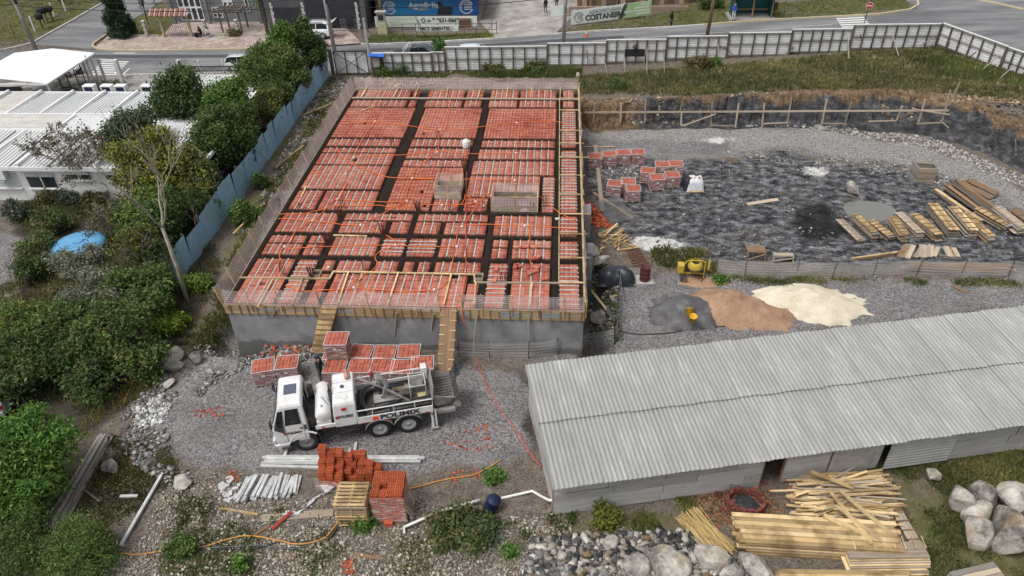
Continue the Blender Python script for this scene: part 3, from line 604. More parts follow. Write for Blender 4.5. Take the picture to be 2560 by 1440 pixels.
cen=np.stack([BX0+(R_[:,0]+R_[:,1])/2,BY0+(R_[:,2]+R_[:,3])/2,BZ-.09+R_[:,4]],1);dim=np.stack([R_[:,1]-R_[:,0],R_[:,3]-R_[:,2],np.full(len(R_),.18)],1)
vv=bxv[None]*dim[:,None]+cen[:,None];ff=bxf[None]+(np.arange(len(R_))*8)[:,None,None]
tag(np_mesh('filler_blocks',vv.reshape(-1,3),ff.reshape(-1,4),CLAY,parent=bld),kind='stuff')
joists.sort(key=lambda j:j[2]if j[0]=='Y' else j[1]);jm=MB().box((0,0,0),(1,1,1)).mesh('joist',JOIST);rest_j=MB()
for i,(al,a,l0,l1,jw)in enumerate(joists):
 c=U(a,(l0+l1)/2,-.03+rr.uniform(-.006,.01))if al=='Y' else U((l0+l1)/2,a,-.03+rr.uniform(-.006,.01));d=(jw*.86,l1-l0,.1)if al=='Y' else(l1-l0,jw*.86,.1)
 if i<300:
  o=bpy.data.objects.new('joist',jm);COL.objects.link(o);attach(o,bld,Matrix.Translation(c)@Matrix.Diagonal((d[0],d[1],d[2],1)))
 else:rest_j.box(c,d)
if rest_j.v:tag(rest_j.build('joists',JOIST,bld),kind='stuff')
# ---- beam reinforcement: cages of bars and stirrups lying in the dark beam troughs
REBAR=M('rebar_steel',(.04,.034,.032),(.075,.045,.034),8,.7,metal=.3)
BEAMS=[('X',24.27,.2,16.4,.2),('X',22.9,.2,16.4,.14),('X',17.75,.3,15.1,.3),('X',16.45,.3,16.4,.3),('X',14.82,5.8,15.1,.24),('X',15.6,.3,5.1,.1),('X',13.97,.3,5.1,.1),('X',12.81,10.1,15.1,.12),('X',10.86,.3,5.1,.18),('X',8.42,.2,16.4,.38),
 ('X',7.48,3.8,11.7,.1),('X',6.05,.2,16.4,.38),('X',5.18,.3,3.4,.08),('X',5.05,12,15.1,.1),('X',3.93,.2,16.4,.38),('X',2.68,3.7,11.8,.2),
 ('Y',5.45,8.6,26.1,.6),('Y',10.07,14,26.1,.44),('Y',9.98,8.6,14,.2),('Y',15.28,.1,26.1,.38),('Y',3.6,.1,8.3,.3),('Y',7.64,2.7,8.3,.2),('Y',11.84,.1,8.4,.3),('Y',6.3,2.7,7.4,.2),('Y',9.25,2.7,7.4,.2),('Y',13.0,.1,6.0,.18),
 ('Y',8.43,2.7,3.9,.14),('Y',4.45,.1,3.9,.14),('Y',2.38,.1,6.0,.16),('Y',11.55,8.5,10.3,.24),('Y',14.36,8.5,12.7,.14),('Y',8.28,8.5,10,.1),('Y',1.91,8.6,10.7,.1),('Y',4.43,23,26,.12),('Y',8.43,23,26,.12),('Y',12.36,23,26,.1),('Y',.16,.1,26.1,.24),('Y',16.5,.1,26.1,.2)]
for al,c,l0,l1,w in BEAMS:
 mb=MB();nb=max(2,int(w/.09)+1);f=(lambda a,l,z:U(l,a,z))if al=='X' else(lambda a,l,z:U(a,l,z))
 for i in range(nb):
  a=c-w*.4+w*.8*i/(nb-1)
  for z in(.005,-.2):mb.beam(f(a,l0,z),f(a,l1,z),.014,.014)
 l=l0+.08
 while l<l1:
  mb.beam(f(c-w*.44,l,.018),f(c+w*.44,l,.018),.012,.012)
  for s_ in(-.44,.44):mb.beam(f(c+w*s_,l,-.2),f(c+w*s_,l,.01),.01,.01)
  l+=.16
 mb.build('rebar_cage',REBAR,bld,fixn=False)
mb=MB()
u=.35
while u<W_-.3:mb.beam(U(u,.2,.03),U(u,D_-.3,.03),.005,.005);u+=.3
v=.25
while v<D_-.3:mb.beam(U(.3,v,.036),U(W_-.3,v,.036),.005,.005);v+=.3
tag(mb.build('wire_mesh',REBAR,bld,fixn=False),'thin steel wire mesh laid over the blocks',kind='stuff')
STB=M('starter_steel',(.06,.03,.026),(.13,.03,.025),5,.7)
for i,(px,py)in enumerate([(850,545),(959,587),(818,607),(1027,587),(802,630),(780,692),(712,688),(862,521),(916,677),(996,677),(1045,526),(1130,526),(1099,584),(1072,678),(1163,428),(1215,528),(1259,705),(1272,703),(1334,528),(1205,676),(1048,240),(1216,240),(1387,240),(1015,342),(1097,345),(1177,358),(1174,392),(1162,415),(983,362),(700,522),(1365,515)]):
 c=S(px,py);mb=MB();big=i in(0,1,2,5,10,14);n=8 if big else 6;h=rr.uniform(.55,.8)
 for j in range(n):
  a=(j%2-.5)*.16;b_=(j//2)*.1-.15;hh=h*rr.uniform(.85,1.1);k=.5 if big else 1.0
  mb.cyl(c+V(b_*.9*k,a*.8*k,-.15),c+V(b_*1.1+rr.uniform(-.03,.03),a+rr.uniform(-.03,.03),hh),.011 if not big else .02,n=4)
 mb.build('starter_bars',STB,bld)
 # ---- guard nets round the slab, each side a net with its posts
NET=net_mat('pink_safety_net',(.78,.66,.66),.16,.62,55,38);POST=wood('pale')
def guard(name,pts,h,label,lean=(0,0,0),extra=None,n_posts=None,mat=NET,base_z=0):
 pts=[Vector(p)for p in pts];r_=thing(name,pts[0].lerp(pts[-1],.5),label,'safety net','nets round the slab')
 ln=Vector(lean);up=(V(0,0,h)+ln)
 for p in pts:plank('post',p-V(0,0,.35)-ln*.3,p+up*1.02,.055,.03,POST,r_,up=(pts[-1]-pts[0]).normalized())
 uv_net('net',pts,up.length,mat,r_,seed=len(pts),vdir=up.normalized(),sag=.05);return r_
def rails(a,b,n):return[Vector(a).lerp(Vector(b),i/n)for i in range(n+1)]
guard('guard_net',[V(P(x,770,BZ).x,BY0-.05,BZ-.02)for x in(560,622,697,800,847,923,980,1040,1100)],.92,'pink net strip on leaning posts along the front left slab edge',(-.05,-.06,0))
guard('guard_net',[V(P(x,772,BZ).x,BY0-.05,BZ-.02)for x in(1155,1205,1280,1345,1410,1459)],.92,'pink net strip along the front right slab edge',(0,-.06,0))
guard('guard_net',rails((BX0-.03,BY0,BZ-.02),(BX0-.03,BY1,BZ-.02),17),.95,'pink net strip along the whole left slab edge',(-.22,0,0))
guard('guard_net',rails((BX0,BY1+.05,BZ-.02),(BX1,BY1+.05,BZ-.02),13),.9,'pale net strip along the back slab edge',(0,.05,0))
guard('guard_net',rails((BX1+.05,BY0,BZ-.02),(BX1+.05,BY1,BZ-.02),9),.6,'pale net folded upright along the right slab edge',(.02,0,0))
# rails of timber laid on the slab and outriggers
def lay(name,px0,px1,w,h,k,label,group=None,z0=.05,z1=None,cat='timber'):
 a,b=S(*px0),S(*px1);o=plank(name,a+V(0,0,z0),b+V(0,0,z0 if z1 is None else z1),w,h,wood(k));return tag(o,label,cat,group)
lay('timber_rail',(880,246),(1448,250),.1,.08,'weath','long weathered timber rail across the back of the slab')
lay('timber_rail',(597,696),(824,699),.08,.07,'pale','pale timber rail across the front left of the slab')
lay('timber_rail',(824,699),(834,681),.08,.07,'pale','short timber rail joining two slab rails')
lay('timber_rail',(832,681),(1186,688),.08,.07,'pale','long pale timber rail across the front of the slab')
lay('timber_rail',(1186,688),(1187,708),.08,.07,'pale','short timber rail beside the small wooden box on the slab')
lay('timber_rail',(1187,708),(1396,710),.08,.07,'weath','timber rail across the front right of the slab')
lay('timber_rail',(834,590),(918,592),.07,.06,'pale','loose pale batten lying on a beam of the slab')
lay('timber_rail',(1399,250),(1397,712),.05,.05,'pale','long thin batten running back along the right strip')
lay('timber_rail',(1446,232),(1461,776),.09,.06,'pale','long pale rail along the right slab edge',z0=.42)
for(a,b)in(((690,797+0),(752,0)),):pass
for i,(a,b)in enumerate((((645,772),(645+38,702)),((730,768),(758,699)),((845,765),(872,683)),((968,770),(997,684)),((1110,765),(1129,688)),((1185,765),(1190,709)),((1325,770),(1330,710)))):
 lay('brace_batten',a,b,.07,.045,'pale','pale batten bracing the front formwork on the slab','battens bracing the front formwork',.1)
for i,(a,b)in enumerate((((919,219),(905,244)),((998,219),(984,246)),((1047,219),(1037,247)),((1121,221),(1115,248)),((1202,222),(1195,249)),((1270,222),(1265,249)),((1330,222),(1326,249)),((1401,222),(1400,248)))):
 lay('brace_batten',a,b,.07,.045,'pale','pale batten bracing the back formwork on the slab','battens bracing the back formwork',.1)
for i,(y,x1)in enumerate(((248,1455),(278,1450),(329,1456),(361,1458),(396,1472),(441,1460),(489,1460),(538,1475),(588,1466),(648,1472),(710,1462))):
 lay('outrigger',(1397,y),(x1+2,y+1),.07,.05,'pale','pale batten laid across the right slab strip','battens across the right slab strip',.1)
lay('loose_board',(766,467),(753,494),.09,.03,'pale','short loose board lying on the left of the slab');lay('loose_board',(902,279),(938,267),.09,.03,'pale','short loose board at the back left of the slab')
# small wooden column boxes
for k,(px,py)in enumerate(((793,686),(1197,694))):
 c=S(px,py);b_=MB();
 for dx,dy,w,d in((-.19,0,.03,.46),(.19,0,.03,.46),(0,-.215,.35,.03),(0,.215,.35,.03)):b_.box(c+V(dx,dy,-.05),(w,d,.34))
 tag(b_.build('column_form',wood('weath')),('small open wooden box on the front left of the slab','small open wooden box on the front right of the slab')[k],'formwork box')
 # opening guards
PINK=net_mat('pink_box_net',(.8,.66,.66),.25,.75,60,40)
def opening(c0,c1,c2,h,label,liner):
 """c0 front-left, c1 front-right, c2 back-left corners on the slab"""
 a,b,d=Vector(c0),Vector(c1),Vector(c2);c=b+(d-a);r_=thing('opening_guard',(a+c)/2,label,'guarded opening')
 for p,q in((a,b),(b,c),(c,d),(d,a)):
  plank('liner_board',p+V(0,0,.12),q+V(0,0,.12),.03,.5,wood('weath'),r_)
 for p in(a,b,c,d,(a+b)/2,(c+d)/2):plank('post',p,p+V(0,0,h),.06,.04,POST,r_)
 for p,q in((a,b),(b,c),(c,d),(d,a)):
  plank('top_rail',p+V(0,0,h),q+V(0,0,h),.03,.03,POST,r_);uv_net('net',[p+V(0,0,.02),q+V(0,0,.02)],h-.02,PINK,r_,seed=int(p.x*7)%50,sag=.02)
 mb=MB();mb.add([p+V(0,0,.03)for p in(a,b,c,d)],[(0,1,2,3)]);mb.build('void_shade',SOFF,r_);return r_  # flat dark sheet painted as the shade inside the open void
opening(U(8.4,10.0),U(9.85,10.0),U(8.4,11.4),.8,'small square opening fenced with pink net in the slab',0)
opening(U(11.72,8.62),U(14.22,8.62),U(11.72,10.15),.9,'wide opening fenced with pink net in the slab',0)
# white jug
c=S(1166,368);mb=MB();mb.lathe([(.02,0),(.24,.01),(.25,.06),(.25,.42),(.2,.5),(.07,.53),(.07,.58),(.01,.585)],Matrix.Translation(c),12);mb.tube([c+V(.2,0,.3),c+V(.29,0,.33),c+V(.29,0,.44),c+V(.16,0,.5)],.025,6)
tag(mb.build('water_jug',M('white_plastic',(.75,.74,.71),(.62,.61,.58),3,.5),smooth=True),'white plastic jug standing on the slab','jug')
c=S(1393,551);tag(MB().cyl(c+V(-.1,0,.08),c+V(.14,.06,.08),.07,.06,8).build('bottle',MATS['white_plastic'],smooth=True),'white bottle lying on the right beam of the slab','bottle')
# loose half blocks on the right fields
for i,(px,py,a,e)in enumerate([(1293,622,.3,0),(1313,620,-.1,0),(1335,621,0,0),(1331,650,.3,0),(1346,647,.8,0),(1289,671,1.3,0),(1297,668,-.8,0),(1338,682,.4,0),(1345,671,1.2,0),(1324,686,1.4,0),(1361,701,.2,0),(1340,677,-.6,.1),(1241,676,1.5,0),(1237,705,1.5,0)]):
 c=S(px,py,.1+e);tag(MB().box(c,(.34,.19,.1),a).build('loose_block',CLAY),'loose red block lying on the right of the slab','block','loose blocks on the slab')
 # ---- orange conduit runs, with the white ceiling boxes they meet at
ORANGE=M('orange_conduit',(.85,.2,.035),(.72,.15,.03),6,.5);JB=M('box_white',(.7,.7,.68),(.55,.55,.53),8,.5)
def conduit(px,z=.06,r=.021,label='orange corrugated conduit snaking across the red slab',group='conduits on the slab'):
 p=[S(*q)for q in px];out=[]
 for i in range(len(p)-1):
  p0=p[max(i-1,0)];p3=p[min(i+2,len(p)-1)]
  for j in range(5):
   t=j/5;a,b=p[i],p[i+1];out.append(.5*((2*a)+(b-p0)*t+(2*p0-5*a+4*b-p3)*t*t+(3*a-p0-3*b+p3)*t**3)+V(0,0,z+.02*math.sin(len(out)*.9)))
 out.append(p[-1]+V(0,0,z));return tag(MB().tube(out,r,5).build('conduit',ORANGE,smooth=True),label,'conduit',group)
for px in([(946,249),(934,279),(938,306),(915,336),(894,373),(885,396),(880,416),(865,437),(866,459),(849,496),(843,500)],
 [(843,500),(825,511),(811,529),(790,548),(782,554),(757,568),(737,585),(726,607),(712,619),(702,632),(697,663),(698,690),(706,694)],
 [(852,312),(934,307),(1018,316),(1099,327)],[(836,358),(850,386),(870,406),(917,427),(974,445),(1031,448),(1085,450)],[(885,396),(951,390),(1001,390),(1092,381),(1186,386),(1290,385)],
 [(1119,232),(1122,255),(1125,279),(1119,292),(1117,316),(1099,343),(1097,363),(1093,383),(1068,401),(1038,427),(1031,448),(1021,470),(1015,494),(1018,505)],
 [(1018,505),(990,519),(961,535),(920,556),(902,565),(932,576),(943,581)],[(1099,327),(1152,327),(1219,317),(1292,309),(1297,336),(1290,385),(1290,420),(1287,453)],[(1292,309),(1337,305),(1391,306),(1418,314)],
 [(843,500),(893,504),(951,507),(1018,505)],[(698,538),(749,537),(809,526),(825,519),(932,515),(971,519),(1037,521)],[(696,549),(782,554),(850,563),(902,565)],
 [(712,619),(724,623),(815,619),(893,616),(988,615),(1030,618),(1142,619)],[(965,591),(986,603),(988,615),(951,632),(938,644),(943,663),(928,681),(913,687),(890,714),(885,722),(810,728),(755,729),(713,717)],
 [(885,722),(1000,730),(1085,727),(1110,715),(1123,699),(1127,685),(1133,650),(1142,619)],[(1142,619),(1140,605),(1145,587),(1155,569),(1167,553),(1192,518),(1189,507),(1163,488)],
 [(1155,569),(1167,564),(1238,564),(1312,567),(1322,572),(1325,597),(1321,622),(1326,655),(1330,680)],[(1312,567),(1397,571),(1440,575)],[(1347,491),(1372,512),(1397,533),(1445,555)],
 [(1031,448),(1155,449),(1238,452),(1286,454),(1276,470)],[(1018,505),(1030,513),(1113,514),(1189,508),(1228,480)],[(860,437),(776,434),(800,434)][1:],[(1163,488),(1161,500),(1150,514),(1113,514)]):
 conduit(px)
for px,py in((938,306),(885,396),(865,437),(843,500),(782,554),(712,619),(1099,327),(1093,383),(1031,448),(1018,505),(902,565),(988,615),(1142,619),(885,722),(1086,727),(1155,569),(1189,507),(1312,567),(1292,309),(1290,385),(1287,453),(1330,684),(822,671),(1105,515),(1209,517)):
 c=S(px,py);tag(MB().lathe([(.07,0),(.075,.05),(.06,.1),(.02,.11)],Matrix.Translation(c+V(0,0,.01)),8).build('junction_box',JB),'small white conduit box on the red slab','junction box','conduit boxes on the slab')
 # ---- leaning props and the two ramps in front
def prop(a,b,w,k,label):
 tag(plank('leaning_prop',a,b,w,.05,wood(k)),label,'prop')
for i,(x0,xb,yb,k,l)in enumerate(((684,659,870,'brown','brown timber prop leaning on the left end of the wall'),(990,985,868,'weath','pale timber prop leaning on the middle of the wall'),(1083,1077,868,'weath','thin grey prop leaning left of the brown ramp'),(1192,1183,893,'weath','doubled timber prop leaning right of the brown ramp'),(1321,1321,895,'grey','slim grey prop standing before the right of the wall'))):
 a=P(x0,790,2.3);a.y=BY0-.1;b=G(xb,yb);prop(b,V(a.x,a.y,2.35),.09,k,l)
def ramp(label,a0,a1,b0,b1,boards,kb,cleats,kc,ncl,zig=False):
 """a: top left/right, b: bottom left/right"""
 a0,a1,b0,b1=map(Vector,(a0,a1,b0,b1));r_=thing('ramp',(b0+b1)/2,label,'ramp');n=((b0-a0).cross(a1-a0)).normalized()
 if n.z<0:n=-n
 for i in range(boards):
  f=(i+.5)/boards;plank('board',b0.lerp(b1,f),a0.lerp(a1,f),(a1-a0).length/boards-.015,.035,wood(kb),r_,up=n)
 for i in range(ncl):
  t=(i+.5)/ncl;p=b0.lerp(a0,t)+n*.035;q=b1.lerp(a1,t)+n*.035
  if zig:
   m_=(p+q)/2;d=(q-p)*.55;p,q=(p-d*.12,p+d*.6)if i%2 else(q-d*.6,q+d*.12)
  plank('cleat',p,q,.05,.03,wood(kc),r_,up=n)
 for s0,s1 in((a0,b0),(a1,b1)):plank('stringer',s1-n*.07,s0-n*.07,.06,.1,wood('brown'),r_,up=n)
 return r_
b0=P(779,880,.35);b1=P(810,882,.35);a0=V(P(801,768,2.62).x,BY0-.02,2.62);a1=V(P(843,768,2.62).x,BY0-.02,2.62)
ramp('pale plank ramp with brown cleats against the left of the wall',a0,a1,b0,b1,3,'fresh',1,'brown',9)
b0=G(1094,952,.05);b1=G(1130,956,.05);a0=V(P(1104,772,2.62).x,BY0-.02,2.62);a1=V(P(1141,772,2.62).x,BY0-.02,2.62)
ramp('dark brown plank ramp with staggered pale cleats behind the truck',a0,a1,b0,b1,2,'brown',1,'pale',15,True)
# the long red hose
pts=[S(1166,432,.06)+V(0,0,0),S(1165,560,.07),S(1165,687,.06),S(1158,729,.08),V(P(1153,766,2.66).x,BY0-.06,2.66),V(P(1160,800,2.2).x,BY0-.25,1.9)]+[G(x,y,.03)for x,y in((1175,850),(1186,880),(1200,925),(1222,975),(1255,1030),(1296,1085),(1322,1130),(1352,1168))]
tag(MB().tube(pts,.022,5).build('hose',M('red_hose',(.62,.12,.07),(.5,.09,.05),5,.5),smooth=True),'long red hose running off the slab to the corrugated shed','hose')
# ---------------------------------------------------------------- corrugated shed
SA=P(1384,1222,2.1);sd=V(.9781,.2078,0).normalized();sn=V(-sd.y,sd.x,0)  # along the eave, and back
def SH(s,t,z):return V(SA.x,SA.y,0)+sd*s+sn*t+V(0,0,z)
shed=thing('corrugated_shed',SH(11,3,0),'long low timber shed with grey corrugated roof sheets','shed')
def roofing():
 m,t,b=nt('fibre_cement');p=wpos(t);oi=t.nodes.new('ShaderNodeObjectInfo');tc=t.nodes.new('ShaderNodeTexCoord')
 rot=t.nodes.new('ShaderNodeVectorRotate');rot.rotation_type='Z_AXIS';rot.inputs['Angle'].default_value=-math.atan2(sd.y,sd.x);t.links.new(p,rot.inputs[0])
 s=tex(t,'noise',1.0,vscale(t,rot.outputs[0],(5.5,.7,1)),6.0,.68).outputs[0];n=tex(t,'noise',.5,p,5.0,.6).outputs[0]
 k=mth(t,'ADD',mth(t,'MULTIPLY',s,.62),mth(t,'MULTIPLY',n,.38));k=mth(t,'ADD',k,mth(t,'MULTIPLY_ADD',oi.outputs['Random'],.07,-.035))
 col=rampn(t,k,[(.28,(.38,.378,.36)),(.46,(.47,.467,.445)),(.56,(.53,.527,.505)),(.66,(.68,.677,.655))])
 t.links.new(col,b.inputs['Base Color']);b.inputs['Roughness'].default_value=.75;b.inputs['Specular IOR Level'].default_value=.3;f=tex(t,'noise',30.0,p,3.0).outputs[0];bump(t,b,f,.2,.01);return m
ROOF=roofing()
SW,WAVES=.885,5
def sheet_mesh(L,name='roof_sheet'):
 mb=MB();nx=WAVES*8
 def f(u,v):return(u*(SW+.05),v*L,.022*math.cos(u*2*PI*(WAVES+.28)))
 mb.grid(nx,1,f);n0=len(mb.v);mb.grid(nx,1,lambda u,v:(u*(SW+.05),v*L,.022*math.cos(u*2*PI*(WAVES+.28))-.008))
 w=nx+1
 for j,r0 in((0,0),(1,w)):mb.f.extend([(r0+i,r0+i+1,n0+r0+i+1,n0+r0+i)for i in range(nx)]);mb.m.extend([0]*nx)
 me=mb.mesh(name,ROOF,smooth=True);return me
sm=sheet_mesh(3.14);rrs=random.Random(5)
def roofz(t):return 2.1+.33*t/6.3
for row,(t0,t1)in enumerate(((-.05,3.06),(2.94,6.1))):
 for i in range(27):
  zz=.02*(i%2)+(.05 if row else 0)
  o=bpy.data.objects.new('roof_sheet',sm);COL.objects.link(o);a=SH(i*SW-.02,t0+rrs.uniform(-.015,.015),roofz(t0)+zz)
  sl=math.atan2(.33,6.3);attach(o,shed,Matrix.Translation(a)@Matrix.Rotation(math.atan2(sd.y,sd.x),4,'Z')@Matrix.Rotation(sl,4,'X')@Matrix.Rotation(rrs.uniform(-.004,.004),4,'Z'))
GREY=wood('grey');PALEG=MW('wood_bleached',(.42,.41,.395),(.28,.27,.26),.18,.85)
def sproj(px,py):
 p=G(px,py)-V(SA.x,SA.y,0);return p.dot(sd)
def wall_boards(s0,s1,t,z0,z1,nrow,along=True,mat=PALEG,name='wall_board',jit=.0):
 h=(z1-z0)/nrow
 for k in range(nrow):
  s=s0
  while s<s1-.05:
   L=min(rrs.uniform(1.6,3.2),s1-s)
   if s1-s-L<.4:L=s1-s
   a,b=(SH(s,t,z0+(k+.5)*h),SH(s+L-.02,t,z0+(k+.5)*h))if along else(SH(t,s,z0+(k+.5)*h),SH(t,s+L-.02,z0+(k+.5)*h))
   n_=sn if along else sd;q=n_*rrs.uniform(-.02,.02)
   plank(name,a+q,b+q+V(0,0,rrs.uniform(-.012,.012)),.025,h-.012,mat,shed);s+=L
TW=.42;s1=sproj(1885,1197);s2=sproj(1940,1190);s3=sproj(2045,1170);s4=sproj(2150,1165);s5=sproj(2182,1160);s6=sproj(2345,1135)
wall_boards(.1,s1,TW,.02,2.02,5);wall_boards(s2,s3,TW,.1,1.95,3);wall_boards(s6+.1,23.6,TW,.05,2.0,4);wall_boards(.45,6.0,.12,.02,2.1,6,False)
plank('wall_panel',SH(s3+.05,TW-.03,1.0),SH(s4,TW-.03,1.0),.03,1.75,M('panel_grey',(.4,.385,.36),(.3,.29,.27),2.5,.85),shed)
plank('door_panel',SH(s4+.05,TW+.05,.85),SH(s5-.1,TW+.05,.85),.03,1.5,M('zinc_door',(.45,.46,.46),(.3,.3,.3),3,.6),shed)
mb=MB();mb.grid(2,44,lambda u,v:SH(s5+.05+u*(s6-s5-.05),TW-.12+.02*math.cos(v*2*PI*11),.12+v*1.78));o=mb.build('corrugated_panel',M('zinc_panel',(.42,.42,.4),(.33,.33,.315),2,.7),shed,smooth=True,fixn=False)
for s in(s1,s2,s3,s6+.05,.12,6.0,12.0):plank('post',SH(s,TW+.06,0),SH(s,TW+.06,2.08),.1,.1,wood('brown'),shed,up=sn)
for t in(.3,2.0,3.9,5.9):plank('purlin',SH(.05,t,roofz(t)-.09),SH(23.8,t,roofz(t)-.09),.06,.09,wood('grey'),shed)
MB().add([SH(.3,6.0,0),SH(23.6,6.0,0),SH(23.6,6.0,2.3),SH(.3,6.0,2.3)],[(0,1,2,3)]).build('back_wall',GREY,shed)
MB().add([SH(23.6,.5,0),SH(23.6,6,0),SH(23.6,6,2.3),SH(23.6,.5,2.1)],[(0,1,2,3)]).build('end_wall',GREY,shed)
# sack in the doorway, pipe on the wall
c=G(2018,1168,.25);mb=MB();mb.lathe([(.02,-.25),(.33,-.22),(.42,-.05),(.38,.12),(.2,.24),(.02,.27)],Matrix.Translation(c)@Matrix.Rotation(.5,4,'X')@Matrix.Diagonal((1.3,.8,1,1)),12)
tag(mb.build('plastic_sack',M('sack_white',(.7,.69,.67),(.5,.49,.47),5,.6,bmp=.6),smooth=True),'white plastic sack lying in the shed doorway','sack')
PVC=M('pvc_white',(.74,.74,.71),(.6,.59,.55),2,.45)
def pipe(px,r,label,z=None,mat=PVC,name='pvc_pipe',cat='pipe',n=8):
 pts=[G(x,y,r+(z[i]if z else 0))for i,(x,y)in enumerate(px)];return tag(MB().tube(pts,r,n).build(name,mat,smooth=True),label,cat)
pipe([(1377,1287),(1420,1277),(1520,1257),(1632,1238)],.025,'thin white pipe along the foot of the shed wall')
pipe([(1253,1248),(1300,1238),(1331,1234),(1352,1250),(1374,1264),(1386,1262)],.055,'white elbowed waste pipe from the shed corner',[0,.02,.1,.18,.25,.25])
pipe([(1012,1336),(1011,1324),(1060,1303),(1120,1280),(1170,1268),(1200,1260)],.06,'long white waste pipe leading out of the bush',[-.02,.08,.1,.12,.15,.18])
# ---------------------------------------------------------------- white building on the left
WX0,WX1,WY0,WY1=-62.0,-22.6,39.1,51.2
WHITE=M('white_render',(.78,.785,.79),(.7,.705,.71),.8,.7,dirt=(.6,.59,.57),dscale=.7)
WROOF=M('white_sheet_metal',(.66,.67,.68),(.57,.58,.585),1.0,.5,st=(1,.15,1),dirt=(.6,.585,.56),dscale=.8)
CROOF=M('cream_sheet_metal',(.6,.59,.56),(.5,.485,.45),1.0,.55,st=(.15,1,1),dirt=(.47,.44,.39),dscale=1.1)
wb=thing('white_building',((WX0+WX1)/2,45,0),'long low white building with ribbed white roof behind the trees','building')
MB().b6(WX0+.3,WX1-.25,WY0+.35,WY1-.3,0,2.4).build('wall',WHITE,wb)
def ribbed(name,x0,x1,y0,y1,za,zb,along,mat,pitch=.25):
 """sheet with raised ribs; za at y0, zb at y1"""
 mb=MB();ax=along=='Y';n=max(2,int(((x1-x0)if ax else(y1-y0))/pitch));prof=[]
 for i in range(n):
  for q,h in((0,0),(.52,0),(.62,.06),(.88,.06),(.98,0)):prof.append(((i+q)/n,h))
 prof.append((1,0))
 for e in(0,1):
  for q,h in prof:
   x=x0+q*(x1-x0)if ax else x0+e*(x1-x0);y=y0+e*(y1-y0)if ax else y0+q*(y1-y0)
   mb.v.append((x,y,za+(zb-za)*(y-y0)/(y1-y0)+h))
 k=len(prof);mb.f=[(i,i+1,k+i+1,k+i)for i in range(k-1)];mb.m=[0]*(k-1)
 return mb.build(name,mat,wb,fixn=False)
xs=[-62,-57,-52,-47.0,-42,-39.4]+[-39.4+2.52*i for i in range(1,7)]+[WX1]
for i in range(len(xs)-1):
 if i<5:ribbed('roof_panel',xs[i]+.04,xs[i+1]-.04,46.75,WY1,2.72,2.55,'X',CROOF)
 else:ribbed('roof_panel',xs[i]+.06,xs[i+1]-.06,46.75,WY1,2.72,2.55,'Y',WROOF)
 ribbed('roof_panel',xs[i]+.05,xs[i+1]-.05,WY0,44.05,2.55,2.72,'Y',WROOF)
for a,b in((-62,-46),(-46,-34.2),(-34.2,WX1)):ribbed('roof_panel',a+.06,b-.06,44.15,46.65,2.7,2.7,'X',CROOF if b<-34 else WROOF)
TR=M('roof_trim',(.8,.805,.81),(.73,.735,.74),1,.5)
for i,x in enumerate(xs[4:]):
 MB().b6(x-.07,x+.07,46.7,WY1,2.62,2.83).build('roof_strip',TR,wb);MB().b6(x-.07+.6,x+.07+.6,WY0,44.1,2.6,2.81).build('roof_strip',TR,wb)
for y in(44.1,46.7):MB().b6(WX0,WX1,y-.05,y+.05,2.68,2.86).build('roof_strip',TR,wb)
MB().b6(-34.25,-34.1,44.1,46.7,2.68,2.84).build('roof_strip',TR,wb)
MB().b6(WX0,WX1,WY0-.06,WY0+.02,2.34,2.6).build('fascia',TR,wb);MB().b6(WX0,WX1,WY1,WY1+.08,2.4,2.66).build('fascia',TR,wb);MB().b6(WX1,WX1+.07,WY0,WY1,2.4,2.7).build('fascia',TR,wb)
FR=M('frame_white',(.75,.755,.76),(.66,.665,.67),2,.5);BLIND=M('window_blind',(.5,.56,.54),(.42,.47,.46),2,.6);GL=glass()
wy=WY0+.35
def wx(px,py,z):return P(px,py,z).x*wy/P(px,py,z).y if False else P(px,py,z).x
def window(px0,px1,z0,z1,blind=False):
 zm=(z0+z1)/2;
 def sx(px):  # x where the ray of this column meets the wall plane
  d=_f*FPX+_r*(px-1280)+_u*(720-445);return d.x*wy/d.y
 x0,x1=sx(px0),sx(px1);w=MB().b6(x0,x1,wy-.05,wy+.05,z0,z1).build('window',FR,wb)
 n=2
 for i in range(n):
  a=x0+(x1-x0)*i/n+.05;b=x0+(x1-x0)*(i+1)/n-.05;MB().b6(a,b,wy-.07,wy-.04,z0+.06,z1-.06).build('pane',BLIND if blind else GL,w)
  if not blind and z1-z0>.8:MB().b6(a+.01,b-.01,wy-.075,wy-.06,z1-.3,z1-.065).build('blind',BLIND,w)
 MB().b6(x0-.06,x1+.06,wy-.16,wy,z0-.07,z0-.005).build('sill',FR,w)
window(-60,44,.95,2.05,True);window(66,139,.95,2.05);window(167,231,1.55,1.98);window(266,330,1.55,1.98);window(380,440,1.2,2.0)
# air conditioner on the wall
def aircon(c,name,label,group,rz=0.0,sz=(.8,.32,.58)):
 r_=thing(name,c,label,'air conditioner',group,rz);Mx=wmat(r_)
 MB().box((0,0,0),(1,1,1),M=Mx@Matrix.Translation((0,0,sz[2]/2))@Matrix.Diagonal((*sz,1))).v
 b=MB();b.add([Mx@Vector((x*sz[0],y*sz[1],(z+.5)*sz[2]))for x,y,z in BOXV],BOXF);b.build('casing',FR,r_)
 b=MB();b.lathe([(.2,0),(.2,.02),(.17,.03)],Mx@Matrix.Translation((-.12,-sz[1]/2-.002,sz[2]/2))@Matrix.Rotation(PI/2,4,'X'),16);b.build('fan_grille',M('grille_dark',(.12,.125,.13),(.2,.2,.21),9,.5),r_)
 b=MB();b.add([Mx@Vector((x*.5,-sz[1]/2-.01+y*.02,-.12+z*.05))for x,y,z in BOXV],BOXF);b.build('bracket',FR,r_);return r_
